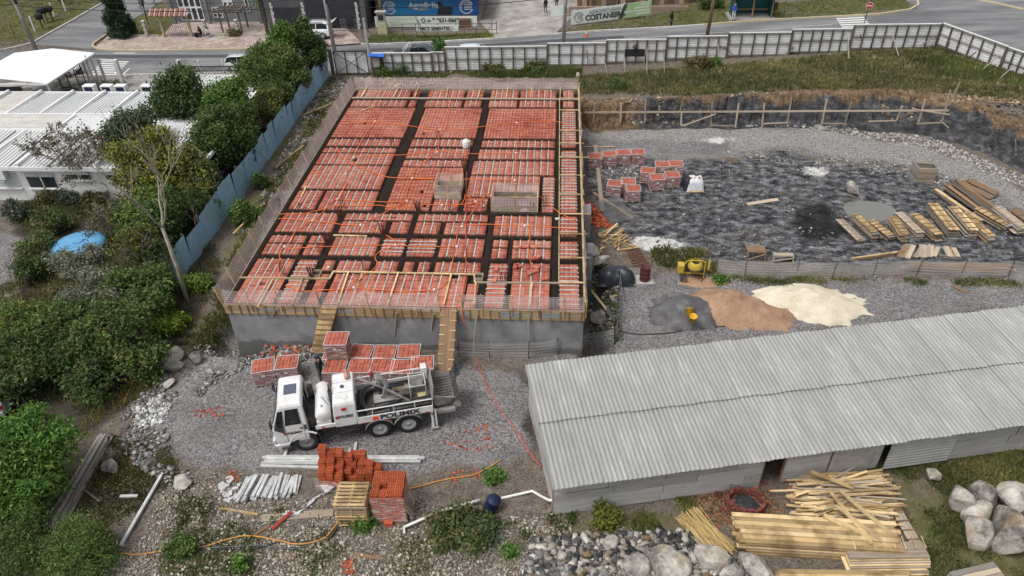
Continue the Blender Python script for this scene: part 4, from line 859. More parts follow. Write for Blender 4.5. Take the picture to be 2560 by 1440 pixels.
aircon(V(P(30,425,1.75).x,wy-.28,1.72),'air_conditioner','white air conditioner on the white wall beside the windows',None)
rk=M('rack_blue',(.05,.07,.14),(.03,.04,.08),4,.5)
for i,px in enumerate((205,250,285,352,413)):
 p=P(px,222,3.0);r_=thing('roof_unit',(p.x,51.9,2.2),'white boxed unit standing behind the ribbed roof edge','roof unit','white units behind the roof')
 MB().b6(p.x-.42,p.x+.42,51.6,52.15,2.88,2.95).build('lid',TR,r_);MB().b6(p.x-.34,p.x+.34,51.75,52.1,2.2,2.87).build('casing',rk,r_)
 for dx in(-.38,.38):MB().b6(p.x+dx-.04,p.x+dx+.04,51.62,52.13,.0,2.88).build('leg',TR,r_)
 # small ribbed porch roof
pr=thing('porch_roof',(-27,53,0),'small white ribbed porch roof behind the white building','porch');wb_,wb=wb,pr
ribbed('roof_panel',-31.0,-23.2,51.9,54.6,2.62,2.75,'Y',WROOF);MB().b6(-31,-23.2,51.84,51.9,2.5,2.72).build('fascia',TR,pr)
for x in(-30.8,-23.5):
 for y in(52.1,54.4):MB().b6(x-.06,x+.06,y-.06,y+.06,0,2.66).build('post',TR,pr)
wb=wb_
# carport canopy
cp=thing('carport_canopy',(-43.5,56,0),'white membrane carport canopy with pitched top','canopy');cx0,cx1,cy0,cy1=-47.0,-39.9,52.7,59.8;MEM=M('membrane_white',(.8,.81,.82),(.75,.76,.775),.6,.55)
mb=MB();mb.grid(12,8,lambda u,v:(cx0+u*(cx1-cx0),cy0+v*(cy1-cy0),2.72+.38*(1-abs(u-.5)*2)-.06*math.sin(v*PI)*math.sin(u*PI)));mb.build('membrane',MEM,cp,smooth=True,fixn=False)
for a,b in(((cx0,cy0),(cx1,cy0)),((cx1,cy0),(cx1,cy1)),((cx1,cy1),(cx0,cy1)),((cx0,cy1),(cx0,cy0))):MB().beam((*a,2.66),(*b,2.66),.1,.12).build('edge_beam',TR,cp)
for x,y in((cx0+.2,cy0+.3),(cx1-.2,cy0+.3),(cx1-.2,cy1-.4),(cx0+.2,cy1-.4)):MB().b6(x-.07,x+.07,y-.07,y+.07,0,2.6).build('post',TR,cp)
MB().b6(cx0+.3,cx1-2.3,cy0+.1,cy0+.16,1.4,2.4).build('side_screen',M('screen_dark',(.02,.022,.03),(.035,.037,.045),2,.6),cp)
# car park posts, gates and railing
BLK=M('black_steel',(.018,.018,.02),(.03,.03,.032),5,.5);WP=M('white_post',(.68,.68,.67),(.52,.52,.5),2,.7)
def railing(name,a,b,h,label,dx=.13,frame_w=.07):
 a,b=Vector(a),Vector(b);r_=thing(name,(a+b)/2,label,'gate' if 'gate' in name else 'railing');L=(b-a).length;d=(b-a)/L
 for z in(.12,h):plank('rail',a+V(0,0,z),b+V(0,0,z),frame_w,frame_w,BLK,r_)
 plank('rail',a+V(0,0,h*.76),b+V(0,0,h*.76),.035,.035,BLK,r_)
 for p in(a,b):plank('stile',p+V(0,0,.05),p+V(0,0,h+.03),frame_w,frame_w,BLK,r_,up=d)
 n=int(L/dx)
 for i in range(1,n):p=a+d*(L*i/n);plank('bar',p+V(0,0,.12),p+V(0,0,h),.028,.028,BLK,r_,up=d)
 return r_
railing('sliding_gate',(-33.4,59.8,0),(-27.9,59.9,0),1.5,'long black barred sliding gate beside the trees')
def gpost(px,py,h,w,label):
 p=G(px,py);tag(MB().b6(p.x-w/2,p.x+w/2,p.y-w/2,p.y+w/2,0,h).build('gate_post',WP,bevel=.02),label,'post')
gpost(462,206,2.0,.34,'thick white post behind the left end of the sliding gate');gpost(510,204,1.9,.16,'thin white post behind the middle of the sliding gate');gpost(568,203,1.9,.16,'thin white post behind the right of the sliding gate')
gpost(229,214,2.6,.16,'tall thin white post nearest the canopy');gpost(266,207,2.1,.18,'white post holding the small gate lintel');gpost(311,218,2.4,.32,'thick white gate post with a black strip');gpost(242,221,2.9,.14,'slim tilted white pole left of the gate posts')
a,b=G(266,207),G(311,218);tag(MB().beam(a+V(0,0,2.05),b+V(0,.0,2.3),.16,.14).build('gate_lintel',WP),'white lintel beam between two gate posts','beam')
railing('side_gate',G(156,222),G(178,221),1.6,'black barred side gate ajar under the canopy');railing('side_gate',G(199,215),G(217,212),1.8,'black barred side gate beside the white car')
# ---------------------------------------------------------------- hoarding, gate and blue fence
STUD=wood('dark');SHEET=M('hoarding_sheet',(.72,.73,.745),(.62,.63,.645),1.2,.5,dirt=(.5,.48,.45),dscale=.9)
def rib_sheet(name,a,b,z0,z1,parent,mat,n=9,amp=.02):
 a,b=Vector(a),Vector(b);nr=V(-(b-a).y,(b-a).x,0).normalized();mb=MB();rows=[]
 for i in range(n):
  for q,h in((0,0),(.6,0),(.72,1),(.9,1)):rows.append(((i+q)/n,h*amp))
 rows.append((1,0))
 for z,h in rows:
  for p in(a,b):mb.v.append(tuple(p+nr*h+V(0,0,z0+(z1-z0)*z)))
 mb.f=[(2*i,2*i+1,2*i+3,2*i+2)for i in range(len(rows)-1)];mb.m=[0]*len(mb.f);return mb.build(name,mat,parent,fixn=False)
HB={}
def hoarding_section(a,b,h,parent,nst,drop=0):
 a,b=Vector(a),Vector(b);d=(b-a).normalized();nr=V(d.y,-d.x,0)  # towards the site
 zt=max(a.z,b.z)+h;zb_=min(a.z,b.z)+.12;A=V(a.x,a.y,0);B=V(b.x,b.y,0)
 rib_sheet('sheet',A,B,zb_,zt,parent,SHEET)
 plank('cap_rail',A+V(0,0,zt+.03),B+V(0,0,zt+.03),.12,.05,TR,parent)
 for z in(zt-.08,(zb_+zt)/2,zb_+.02):plank('rail',A+nr*.05+V(0,0,z),B+nr*.05+V(0,0,z),.05,.1,GREY,parent)
 for i in range(nst+1):
  p=A.lerp(B,i/nst)+nr*.12;w=.11 if 0<i<nst else .17;plank('stud',p+V(0,0,zb_-.35),p+V(rr.uniform(-.03,.03),0,zt-.02),w,.07,STUD,parent,up=nr)
 return zt
hb=thing('site_hoarding',(5,62.4,.8),'long stepped hoarding of white sheets on dark studs along the street','hoarding')
def hpt(px):
 x=P(px,150,1.0).x
 for _ in range(6):
  y=61.95+(x+16.8)*.0245;z=float(zroad(x));
  d=_f*FPX+_r*(px-1280)+_u*(720-(185-(px-900)*.0467));x=d.x*y/d.y
 return V(x,61.95+(x+16.8)*.0245,float(zroad(x))+.15)
hx=[hpt(px)for px in(937,1082,1115,1368,1514,1663,1815,1970,2120,2335)]
for i in range(len(hx)-1):
 if i==1:continue
 hoarding_section(hx[i],hx[i+1],1.72,hb,(6,1,9,5,6,6,5,6,8)[i])
hoarding_section(hx[1],hx[2]+V(0,0,0),1.72,hb,2)
hb2=thing('site_hoarding',(33.5,59.5,2),'short hoarding run of white sheets turning the far right corner','hoarding')
C0=hx[-1]+V(.15,0,.05);C1=G(2500,172);C2=G(2620,215);C0.z=2.15;C1.z=2.15;C2.z=2.1
hoarding_section(C0,C1,1.8,hb2,6);hoarding_section(C1+V(.03,-.03,-.35),C2,1.8,hb2,6)
def strut(px0,z0,px1,label='grey pole propping the hoarding from the grass',k='grey'):
 b=G(*px1);d=_f*FPX+_r*(px0[0]-1280)+_u*(720-px0[1]);y=61.7+(b.x+16.8)*.0245;t=y/d.y if px0[0]<2330 else None
 a=P(px0[0],px0[1],z0)if t is None else V(d.x*t,y,CAM_H+d.z*t);tag(plank('hoarding_strut',b,a,.07,.05,wood(k)),label,'prop','poles propping the hoarding')
for p0,p1 in(((1510,150),(1518,182)),((1562,140),(1562,182)),((1617,120),(1617,188)),((1795,110),(1797,168)),((2120,85),(2122,148)),((2230,82),(2247,143)),((2150,85),(2160,120)),((1660,130),(1661,185)),((1468,125),(1470,165))):strut(p0,2.0,p1)
for p0,p1 in(((2375,105),(2362,132)),((2440,130),(2408,155)),((2500,135),(2450,180)),((2545,155),(2492,203))):strut(p0,3.4,p1,'grey raking pole propping the corner hoarding')
for a,b in(((1487,150),(1513,125)),((1795,110),(1835,137)),((2300,115),(2335,92))):
 q=[V(0,0,0)]*2
 for j,p in enumerate((a,b)):
  d=_f*FPX+_r*(p[0]-1280)+_u*(720-p[1]);q[j]=d*(62.75/d.y)+V(0,0,CAM_H)
 tag(plank('hoarding_brace',q[0],q[1],.13,.05,GREY),'diagonal grey board nailed inside the hoarding','brace','diagonal boards on the hoarding')
 # black sign board and stand before the hoarding
def onplane(px,py,y):d=_f*FPX+_r*(px-1280)+_u*(720-py);return d*(y/d.y)+V(0,0,CAM_H)
bs=thing('board_stand',onplane(1590,180,62.0),'black rectangular board on two poles before the hoarding','board')
y=62.1;a,b=onplane(1561,132,y),onplane(1612,130,y);plank('panel',V(a.x,y,a.z),V(b.x,y,a.z),.05,.62,BLK,bs)
for px in(1561,1613):p=onplane(px,132,y-.05);plank('pole',V(p.x,y-.05,hzf(p.x,y)),V(p.x,y-.05,p.z+.8),.05,.05,wood('weath'),bs)
p=onplane(1588,122,y);MB().lathe([(.02,0),(.2,.05),(.25,.2),(.12,.36),(.02,.4)],Matrix.Translation(p),8).build('hanging_bag',BLK,bs)
# double gate
sg=thing('site_gate',(-18.2,61.9,0),'white ribbed double gate in a black frame with cross braces','gate');ga,gb=V(-19.75,61.9,.12),V(-16.85,61.9,.12)
rib_sheet('sheet',ga,gb,.1,2.0,sg,SHEET,10)
for z in(.12,2.12):plank('rail',V(ga.x,61.82,z),V(gb.x,61.82,z),.06,.07,BLK,sg)
for k in range(4):x=ga.x+(gb.x-ga.x)*k/3;plank('stile',V(x,61.8,.1),V(x,61.8,2.14),.07,.06,BLK,sg,up=(0,1,0))
plank('brace',V(ga.x,61.77,2.1),V(gb.x,61.77,.2),.045,.04,BLK,sg);plank('brace',V(ga.x,61.75,.2),V(gb.x,61.75,2.1),.045,.04,BLK,sg)
tag(MB().b6(-20.2,-19.95,61.75,62.0,0,2.3).build('gate_post',wood('dark')),'dark timber post at the end of the blue fence','post')
p=G(930,178);tag(MB().cyl(V(p.x,p.y,0),V(p.x-.1,p.y,4.6),.15,.1,8).build('concrete_post',M('concrete_post_grey',(.45,.44,.42),(.36,.35,.33),3,.8)),'slim pale concrete post beside the white gate','post')
mbx=thing('meter_box',(p.x+.9,p.y-.1,0),'small grey meter cabinet under a blue sheet by the gate','meter box')
MB().b6(p.x+.55,p.x+1.15,61.4,61.8,.9,1.7).build('cabinet',M('meter_grey',(.42,.4,.36),(.3,.29,.26),4,.7),mbx)
for dx in(.45,1.25):plank('leg',V(p.x+dx,61.6,0),V(p.x+dx,61.6,1.85),.08,.08,STUD,mbx,up=(0,1,0))
plank('blue_cover',V(p.x+.25,61.55,1.93),V(p.x+1.6,61.55,1.85),.75,.05,M('blue_sheet',(.02,.1,.5),(.03,.14,.55),3,.5),mbx)
a,b=onplane(994,147,62.2),0;tag(MB().tube([a+V(.23*math.cos(t),0,.3*math.sin(t))for t in np.linspace(0,2*PI,15)],.06,6).build('hanging_tyre',BLK),'small black tyre hung on the hoarding','tyre')
# blue corrugated fence
BLUE=M('blue_zinc',(.33,.53,.68),(.26,.45,.59),1.5,.55,dirt=(.3,.38,.43),dscale=1.0,rnd=.1)
bf=thing('blue_fence',(-20.45,46,0),'long fence of light blue corrugated sheets along the trees','fence');y=30.6;k=0
bfm=MB();bfm.grid(48,1,lambda u,v:(.022*math.sin(u*2*PI*8),u*1.08,v));bfm=bfm.mesh('sheet',BLUE,smooth=True)
while y<61.6:
 h=1.95+.12*math.sin(y*.7)+rr.uniform(-.08,.08);o=bpy.data.objects.new('sheet',bfm);COL.objects.link(o)
 attach(o,bf,Matrix.Translation((-20.45+.012*(k%2),y,hzf(-20.45,y)-.05))@Matrix.Rotation(rr.uniform(-.05,.07),4,'Y')@Matrix.Diagonal((1,1,h,1)))
 if k%2==0:plank('post',V(-20.55,y,-.2),V(-20.55,y,2.0),.09,.09,STUD,bf,up=(0,1,0))
 y+=1.0;k+=1
 # ---------------------------------------------------------------- street furniture and wires
CPOLE=M('pole_concrete',(.4,.385,.36),(.3,.29,.27),2,.85,dirt=(.22,.21,.19));
def pole(px,py,lean,H,r0,r1,mat,label,arms=True):
 p=G(px,py);r_=thing('utility_pole',p,label,'utility pole',None);top=p+V(lean[0],lean[1],H);MB().cyl(p-V(0,0,.3),top,r0,r1,10).build('shaft',mat,r_,smooth=True)
 if arms:
  MB().beam(top+V(-.9,.0,-.6),top+V(.9,0,-.6),.09,.11).build('crossarm',wood('dark'),r_)
  for dx in(-.8,-.3,.3,.8):MB().cyl(top+V(dx,0,-.55),top+V(dx,0,-.35),.05,.035,6).build('insulator',M('insulator',(.3,.2,.15),(.2,.13,.1),4,.3),r_)
 b=p.lerp(top,.55);MB().box(b+V(.18,-.15,0),(.22,.2,.4)).build('junction_case',BLK,r_)
 return p,top
poles=[pole(92,128,(-.55,.3,0),8.5,.2,.13,CPOLE,'leaning grey concrete pole at the left street corner'),pole(838,135,(-.25,.1,0),8.8,.2,.13,CPOLE,'grey concrete pole behind the white gate'),pole(1408,113,(.3,0,0),8.8,.19,.12,CPOLE,'pale concrete pole beside the dirt driveway'),pole(1766,97,(.45,0,0),8.8,.18,.12,wood('brown'),'dark wooden pole near the bus shelter'),pole(2480,-30,(.3,0,0),9,.18,.12,CPOLE,'distant concrete pole past the junction')]
WIRE=M('cable_black',(.012,.012,.013),(.02,.02,.02),5,.5)
def cable(a,b,sag,r,label):
 pts=[Vector(a).lerp(Vector(b),t)-V(0,0,sag*4*t*(1-t))for t in np.linspace(0,1,17)];tag(MB().tube(pts,r,4).build('overhead_cable',WIRE),label,'cable','overhead street cables')
seg=[('from the left corner pole to the gate pole'),('from the gate pole to the driveway pole'),('from the driveway pole to the wooden pole'),('from the wooden pole over the junction')]
for i in range(4):
 for j,(f,sg_,r,nm)in enumerate(((.5,.5,.035,'thick lower black cable'),(.57,.4,.022,'thin middle black cable'),(.66,.35,.018,'thin upper black cable'))):
  a,b=poles[i],poles[i+1];cable(a[0].lerp(a[1],f),b[0].lerp(b[1],f),sg_,r,nm+' strung '+seg[i])
p0=poles[0];cable(p0[0].lerp(p0[1],.52),V(-75,66,4.6),.3,.03,'black cable strung left out of view from the corner pole')
# stop sign, post box, cone
def disc(c,r,n,mat,name,parent,dy=.0,th=.012,rot=0.0):
 b=MB();b.lathe([(r,0),(r,th)],Matrix.Translation(Vector(c)+V(0,dy,0))@Matrix.Rotation(PI/2,4,'X')@Matrix.Rotation(rot,4,'Z'),n);return b.build(name,mat,parent)
p=G(2156,76);ssn=thing('stop_sign',p,'red octagonal stop sign on a thin dark post by the crossing','sign');MB().cyl(p,p+V(0,0,2.4),.035,n=6).build('post',BLK,ssn)
disc(p+V(.05,-.05,2.15),.34,8,M('sign_white',(.7,.7,.7),(.62,.62,.62),4,.5),'plate',ssn,rot=PI/8);disc(p+V(.05,-.062,2.15),.3,8,M('sign_red',(.55,.03,.04),(.45,.03,.04),4,.5),'face',ssn,rot=PI/8)
text_mesh('lettering','PARE',.2,MATS['sign_white'],Matrix.Translation(p+V(.05,-.082,2.15))@Matrix.Rotation(PI/2,4,'X'),ssn,.006,align='CENTER')
for px,py,l in((1933,42,'black round bin on a post right of the bus shelter'),):
 p=G(px,py);r_=thing('litter_bin',p,l,'bin');MB().cyl(p,p+V(0,0,.8),.04,n=6).build('post',BLK,r_);MB().lathe([(.2,.7),(.27,.8),(.27,1.3),(.22,1.36)],Matrix.Translation(p),10).build('basket',BLK,r_)
for i,(px,py)in enumerate(((108,72),(120,55),(160,12),(163,25),(133,52),(112,58))):
 p=G(px,py);tag(MB().lathe([(.05,0),(.06,.9),(.3,1.0),(.42,1.25),(.38,1.5),(.15,1.6)],Matrix.Translation(p),9).build('roadside_shrub',M('dark_topiary',(.016,.018,.02),(.03,.032,.034),7,.9,bmp=.6)),'round dark clipped ball on a stick on the corner lawn','topiary','dark balls on the corner lawn')
for i,(px,py)in enumerate(((88,78),(137,42),(165,28),(37,95))):
 p=G(px,py);tag(MB().b6(p.x-.07,p.x+.07,p.y-.07,p.y+.07,0,1.5).build('fence_post',(WP,WP,WP,wood('brown'))[i]),('white post on the corner lawn near the kerb','white post among the dark balls on the lawn','leaning white post at the back of the lawn','brown timber stub on the corner lawn')[i],'post')
p=G(1466,91);cn=thing('traffic_cone',p,'small orange and white traffic cone at the kerb','cone');MB().lathe([(.16,.03),(.11,.28)],Matrix.Translation(p),10).build('lower_band',M('cone_orange',(.7,.13,.04),(.6,.1,.04),5,.6),cn);MB().lathe([(.11,.28),(.07,.48)],Matrix.Translation(p),10).build('white_band',MATS['sign_white'],cn);MB().lathe([(.07,.48),(.03,.7)],Matrix.Translation(p),10).build('tip',MATS['cone_orange'],cn);MB().box(p+V(0,0,.015),(.36,.36,.03)).build('base',MATS['cone_orange'],cn)
# ---------------------------------------------------------------- houses across the street
HGREY=M('house_grey',(.19,.2,.21),(.155,.163,.172),1.0,.8);TILE=M('roof_tile',(.36,.14,.09),(.22,.1,.08),3,.8)
def house(name,label,x0,x1,y0,y1,h,mat,roof_h=1.8):
 r_=thing(name,((x0+x1)/2,(y0+y1)/2,0),label,'house');MB().b6(x0,x1,y0,y1,-.2,h).build('wall',mat,r_);o=.5;m_=(y0+y1)/2
 b=MB();A=[V(x0-o,y0-o,h),V(x1+o,y0-o,h),V(x1+o,y1+o,h),V(x0-o,y1+o,h)];R0,R1=V(x0+2,m_,h+roof_h),V(x1-2,m_,h+roof_h)
 b.add(A+[R0,R1],[(0,1,5,4),(1,2,5),(2,3,4,5),(3,0,4),(3,2,1,0)]);b.build('roof',TILE,r_);return r_
def hwindow(par,x0,x1,y,z0,z1,nx,nz,fr=None,name='window',inset=.09):
 w=MB().b6(x0,x1,y-.08,y+.04,z0,z1).build(name,fr or FR,par);dx=(x1-x0)/nx;dz=(z1-z0)/nz
 for i in range(nx):
  for j in range(nz):MB().b6(x0+i*dx+inset,x0+(i+1)*dx-inset,y-.1,y-.06,z0+j*dz+inset,z0+(j+1)*dz-inset).build('pane',GL,w)
 return w
gh=house('grey_house','grey rendered house with white windows and a glazed white door',-41.5,-31.0,77.2,87,5.6,HGREY)
def hx_(px,y,z):
 lo,hi=-80,60
 q=V(0,0,0)
 for _ in range(40):
  m_=(lo+hi)/2;q=V(m_,y,z)-V(0,0,CAM_H);u=1280+FPX*q.dot(_r)/q.dot(_f)
  lo,hi=(m_,hi)if u<px else(lo,m_)
 return m_
hwindow(gh,hx_(531,77.2,1.2),hx_(556,77.2,1.2),77.2,.55,1.65,2,2,inset=.13);hwindow(gh,hx_(556,77.2,2.2),hx_(581,77.2,2.2),77.2,1.75,2.75,2,2,inset=.13);hwindow(gh,hx_(612,77.2,2),hx_(622,77.2,2),77.2,1.2,2.5,1,1)
hwindow(gh,hx_(450,77.2,1.2),hx_(508,77.2,1.2),77.2,.3,3.0,4,2,name='glazed_door',inset=.1)
for px in(432,520,650):x=hx_(px,76.6,1);MB().b6(x-.15,x+.15,76.5,76.8,0,3.2).build('porch_post',HGREY,gh)
# forecourt fence: pillars, wire and the tile-roofed gate
PIL=M('pillar_stone',(.4,.37,.33),(.3,.28,.25),4,.85);PILW=M('pillar_white',(.6,.58,.55),(.5,.48,.45),4,.8)
def pillar(px,py,label,h=1.7):
 p=G(px,py);r_=thing('fence_pillar',p,label,'pillar')
 for k in range(4):MB().box(p+V(0,0,h*(k+.42)/4),(.26,.26,h/4-.06)).build('stone_block',PIL,r_);MB().box(p+V(0,0,h*(k+.93)/4),(.32,.32,.06)).build('white_band',PILW,r_)
for px,py,l in((290,92,'stone fence pillar with white bands at the pavement corner'),(370,94,'stone fence pillar left of the roofed gate'),(519,92,'stone fence pillar behind the seated people'),(598,92,'stone fence pillar right of the dark pergola'),(350,22,'dark banded fence pillar along the side street'),(385,12,'tall banded fence pillar beside the house lawn')):pillar(px,py,l)
for a,b,l in(((290,92),(370,94),'low grey plinth wall of the corner garden'),((485,93),(700,93),'low grey plinth wall behind the seated people'),((370,94),(400,94),'short plinth wall left of the roofed gate')):
 A,B=G(*a),G(*b);tag(MB().beam(A+V(0,.05,.13),B+V(0,.05,.13),.15,.26).build('plinth_wall',PIL),l,'low wall')
rg=thing('roofed_gate',G(440,94),'garden gate under a small red tiled roof','gate');yg=G(440,94).y;xa,xb=hx_(412,yg,0.1),hx_(480,yg,.1);WOODY_=M('gate_timber',(.42,.37,.22),(.32,.28,.17),3,.8)
for x in(xa,xb):MB().b6(x-.11,x+.11,yg-.1,yg+.1,0,2.3).build('post',WOODY_,rg)
TST=M('tile_red',(.34,.13,.1),(.25,.09,.08),4,.8,rnd=.25);TSP=M('tile_pale',(.5,.38,.34),(.4,.3,.27),4,.8,rnd=.2);nt_=15;x0,x1=xa-.75,xb+.25
for side in(-1,1):
 for i in range(nt_):
  a=x0+(x1-x0)*(i+.5)/nt_;b_=MB();w=(x1-x0)/nt_;b_.tube([(a,yg+side*.62,2.28),(a,yg+side*.02,2.75)],w*.46,6);b_.build('tile',TST if i%2 else TSP,rg)
MB().prism([(x1,yg-.5,2.32),(x1,yg+.5,2.32),(x1,yg,2.68)],(.06,0,0)).build('gable',FR,rg)
for i in range(14):x=xa+.15+(xb-xa-.3)*i/13;plank('gate_bar',V(x,yg,.1),V(x,yg,1.3),.02,.02,BLK,rg,up=(0,1,0))
pg=thing('pergola',G(580,88),'small dark timber pergola beside the grey house','pergola');c=G(585,84);DKW=wood('dark')
for dx in(-1.1,.9):
 for dy in(0,1.7):plank('post',c+V(dx,dy,0),c+V(dx,dy,2.1),.13,.13,DKW,pg,up=(0,1,0))
for i in range(9):plank('slat',c+V(-1.6+.4*i,-.4,2.2),c+V(-1.6+.4*i,2.2,2.2),.2,.06,DKW,pg)
for dy in(0,1.7):plank('beam',c+V(-1.7,dy,2.12),c+V(1.7,dy,2.12),.1,.1,DKW,pg)
p=G(372,62);lp=thing('garden_lantern',p,'black garden lantern on a post by the side street','lantern');MB().cyl(p,p+V(0,0,1.9),.05,n=6).build('post',BLK,lp);MB().lathe([(.12,1.9),(.2,2.3),(.34,2.32),(.04,2.75)],Matrix.Translation(p),6).build('lamp_head',BLK,lp)
dh=house('dark_house','dark grey house with shuttered garage and stone quoins',-30.2,-19.9,74.9,85,5.2,M('house_dark',(.11,.11,.125),(.085,.085,.095),1,.8));yd=74.9
CLAD=M('shutter_dark',(.03,.032,.042),(.045,.047,.058),2,.6);
g_=MB().b6(hx_(692,yd,1),hx_(752,yd,1),yd-.06,yd,.05,2.2).build('garage_door',CLAD,dh)
for k in range(8):plank('cladding_board',V(hx_(764,yd,2),yd-.05,1.35+.28*k),V(hx_(898,yd,2),yd-.05,1.35+.28*k),.04,.26,CLAD,dh)
for px in(838,874):hwindow(dh,hx_(px-8,yd,.8),hx_(px+8,yd,.8),yd,.2 if px<850 else .4,1.3,1,1,BLK)
for px in(684,762,895):
 x=hx_(px,yd,1)
 for k in range(9):MB().box((x+(.05 if k%2 else 0),yd-.04,.15+.3*k),(.3 if k%2 else .22,.12,.26)).build('quoin',PILW,dh)
railing('forecourt_railing',V(hx_(790,yd-.9,0),yd-.9,0),V(hx_(893,yd-.9,0),yd-.9,0),1.05,'low grey railing before the dark house',.16,.03)
# ---------------------------------------------------------------- farm supply shop with signs
sh=thing('farm_shop',(-13.5,80,0),'low shop with a bright blue printed front under a white roof','shop');ys=77.2;sx0,sx1=hx_(947,ys,1.5),hx_(1196,ys,1.5)
MB().b6(sx0-.3,sx1+.3,ys,ys+7,0,2.5).build('wall',M('shop_wall',(.2,.19,.18),(.14,.13,.125),2,.8),sh)
MB().b6(sx0-.9,sx1+.9,ys-.9,ys+7.4,2.5,2.62).build('roof',WROOF,sh)
def print_blue():
 m,t,b=nt('blue_print');p=wpos(t);sp=t.nodes.new('ShaderNodeSeparateXYZ');t.links.new(p,sp.inputs[0]);k=mth(t,'MULTIPLY_ADD',sp.outputs[0],1/(sx1-sx0),-sx0/(sx1-sx0))
 n=tex(t,'noise',.8,p,3.0).outputs[0];k=mth(t,'ADD',k,mth(t,'MULTIPLY_ADD',n,.3,-.15));t.links.new(rampn(t,k,[(0,(.03,.27,.56)),(.4,(.03,.22,.55)),(1,(.015,.07,.36))]),b.inputs['Base Color']);b.inputs['Roughness'].default_value=.5;return m
MB().b6(sx0,sx1,ys-.06,ys-.005,.75,2.35).build('blue_sign',print_blue(),sh)
LW=M('letter_white',(.8,.8,.8),(.76,.76,.76),3,.5);LB=M('letter_black',(.03,.03,.03),(.045,.045,.045),3,.6);LG=M('letter_grey',(.3,.3,.32),(.24,.24,.26),3,.6);LY=M('swoosh_yellow',(.75,.5,.1),(.65,.42,.08),3,.5);LPG=M('letter_pale_green',(.6,.72,.5),(.55,.66,.46),3,.6)
RX=Matrix.Rotation(PI/2,4,'X')
def sign_text(s,x,y,z,size,mat,par,bold=.0,sx=1.0,align='LEFT',rz=0.0,nm='lettering'):
 return text_mesh(nm,s,size,mat,Matrix.Translation((x,y,z))@Matrix.Rotation(rz,4,'Z')@RX,par,bold,sx,.004,align)
xt=hx_(1022,ys,1.7);sign_text('AgroBella',xt,ys-.075,1.72,.78,LW,sh,.022,1.0)
b=MB();b.add([V(xt+.1,ys-.07,1.42),V(xt+2.3,ys-.07,1.3),V(xt+1.2,ys-.07,1.22)],[(0,1,2)]);b.build('yellow_swoosh',LY,sh)
def logo(cx,y,cz,r,mat,par,rz=0.0):
 """ringed mark: broken wavy ring with bars inside"""
 b=MB()
 for a0,a1,rad,th in((20,340,1.0,.16),(35,200,.74,.1)):
  n=28;pts=[]
  for i in range(n+1):a=math.radians(a0+(a1-a0)*i/n);pts.append((rad*r*math.cos(a)*(1+.04*math.sin(9*a)),rad*r*math.sin(a)))
  for i in range(n):
   (x0,z0),(x1_,z1)=pts[i],pts[i+1];k=1-th/rad;b.add([V(x0,0,z0),V(x1_,0,z1),V(x1_*k,0,z1*k),V(x0*k,0,z0*k)],[(0,1,2,3)])
 for i in range(4):z=-.42*r+.24*r*i;b.add([V(-.3*r,0,z),V(.75*r,0,z),V(.75*r,0,z+.12*r),V(-.3*r,0,z+.12*r)],[(0,1,2,3)])
 M_=Matrix.Translation((cx,y,cz))@Matrix.Rotation(rz,4,'Z');b.v=[tuple(M_@Vector(q))for q in b.v];return b.build('ring_logo',mat,par,fixn=False)
logo(hx_(974,ys,1.5),ys-.07,1.5,.68,LW,sh);logo(hx_(1166,ys,1.5),ys-.07,1.55,.72,LW,sh)
hs=[(0,0),(.1,.5),(.25,.78),(.2,1.0),(.05,1.16),(.16,1.3),(.34,1.42),(.4,1.52),(.52,1.4),(.62,1.2),(.75,.98),(1.3,.9),(1.6,.95),(1.75,.78),(1.85,.3),(1.72,.6),(1.66,0)]
xh=hx_(1092,ys,1.3);b=MB();b.add([V(xh+q[0]*.95,ys-.07,.77+q[1]*.92)for q in hs],[tuple(range(len(hs)))]);b.build('horse_print',M('horse_dark',(.03,.035,.05),(.045,.05,.065),3,.6),sh)
# white banner on the front fence
yb=75.2;bn=thing('phone_banner',(-13.8,yb,.2),'long white banner with the black phone number before the shop','banner');bx0,bx1=hx_(938,yb,.5),hx_(1193,yb,.5)
BAN=M('banner_white',(.68,.71,.69),(.6,.64,.61),1,.6);MB().b6(bx0,bx1,yb,yb+.04,.12,1.18).build('sheet',BAN,bn)
sign_text('AGROPECUÁRIA',hx_(985,yb,.9),yb-.02,.95,.34,LPG,bn,.012);sign_text('COSTANEIRA',hx_(972,yb,.5),yb-.02,.48,.5,LPG,bn,.02);sign_text('54',hx_(1068,yb,.8),yb-.02,.72,.36,LB,bn,.01);sign_text('9 9631-0669',hx_(1081,yb,.8),yb-.02,.78,.58,LB,bn,.018,.92)
b=MB();xg=hx_(1038,yb,.5);b.add([V(xg,yb-.015,1.17),V(xg+.25,yb-.015,1.17),V(xg+.6,yb-.015,.13),V(xg+.3,yb-.015,.13)],[(0,1,2,3)]);b.build('dark_stripe',LG,bn)
b=MB();b.tube([V(hx_(1058,yb,.8)+.2*math.cos(t),yb-.03,.8+.2*math.sin(t))for t in np.linspace(0,2*PI,15)],.035,4);b.build('phone_icon',LB,bn)
yf=72.3;wf=thing('wire_fence',(-14,yf,0),'dark wire fence on thin posts along the grass strip','fence')
for px in(906,972,1007,1041,1094,1141,1161,1191,1230,1242):x=hx_(px,yf,.5);plank('post',V(x,yf,-.1),V(x,yf,1.35 if px<1220 else 1.6),.06,.06,DKW,wf,up=(0,1,0))
for z in(.1,.75,1.3):plank('wire',V(hx_(1007,yf,z),yf,z),V(hx_(1242,yf,z),yf,z),.035,.035,BLK,wf)
for a,b_ in((1041,1072),(1204,1228),(972,984),(912,935)):plank('brace',V(hx_(a,yf,1),yf-.05,1.0 if a!=1204 else .05),V(hx_(b_,yf,.1),yf-.05,.05 if a!=1204 else 1.0),.06,.06,DKW,wf)
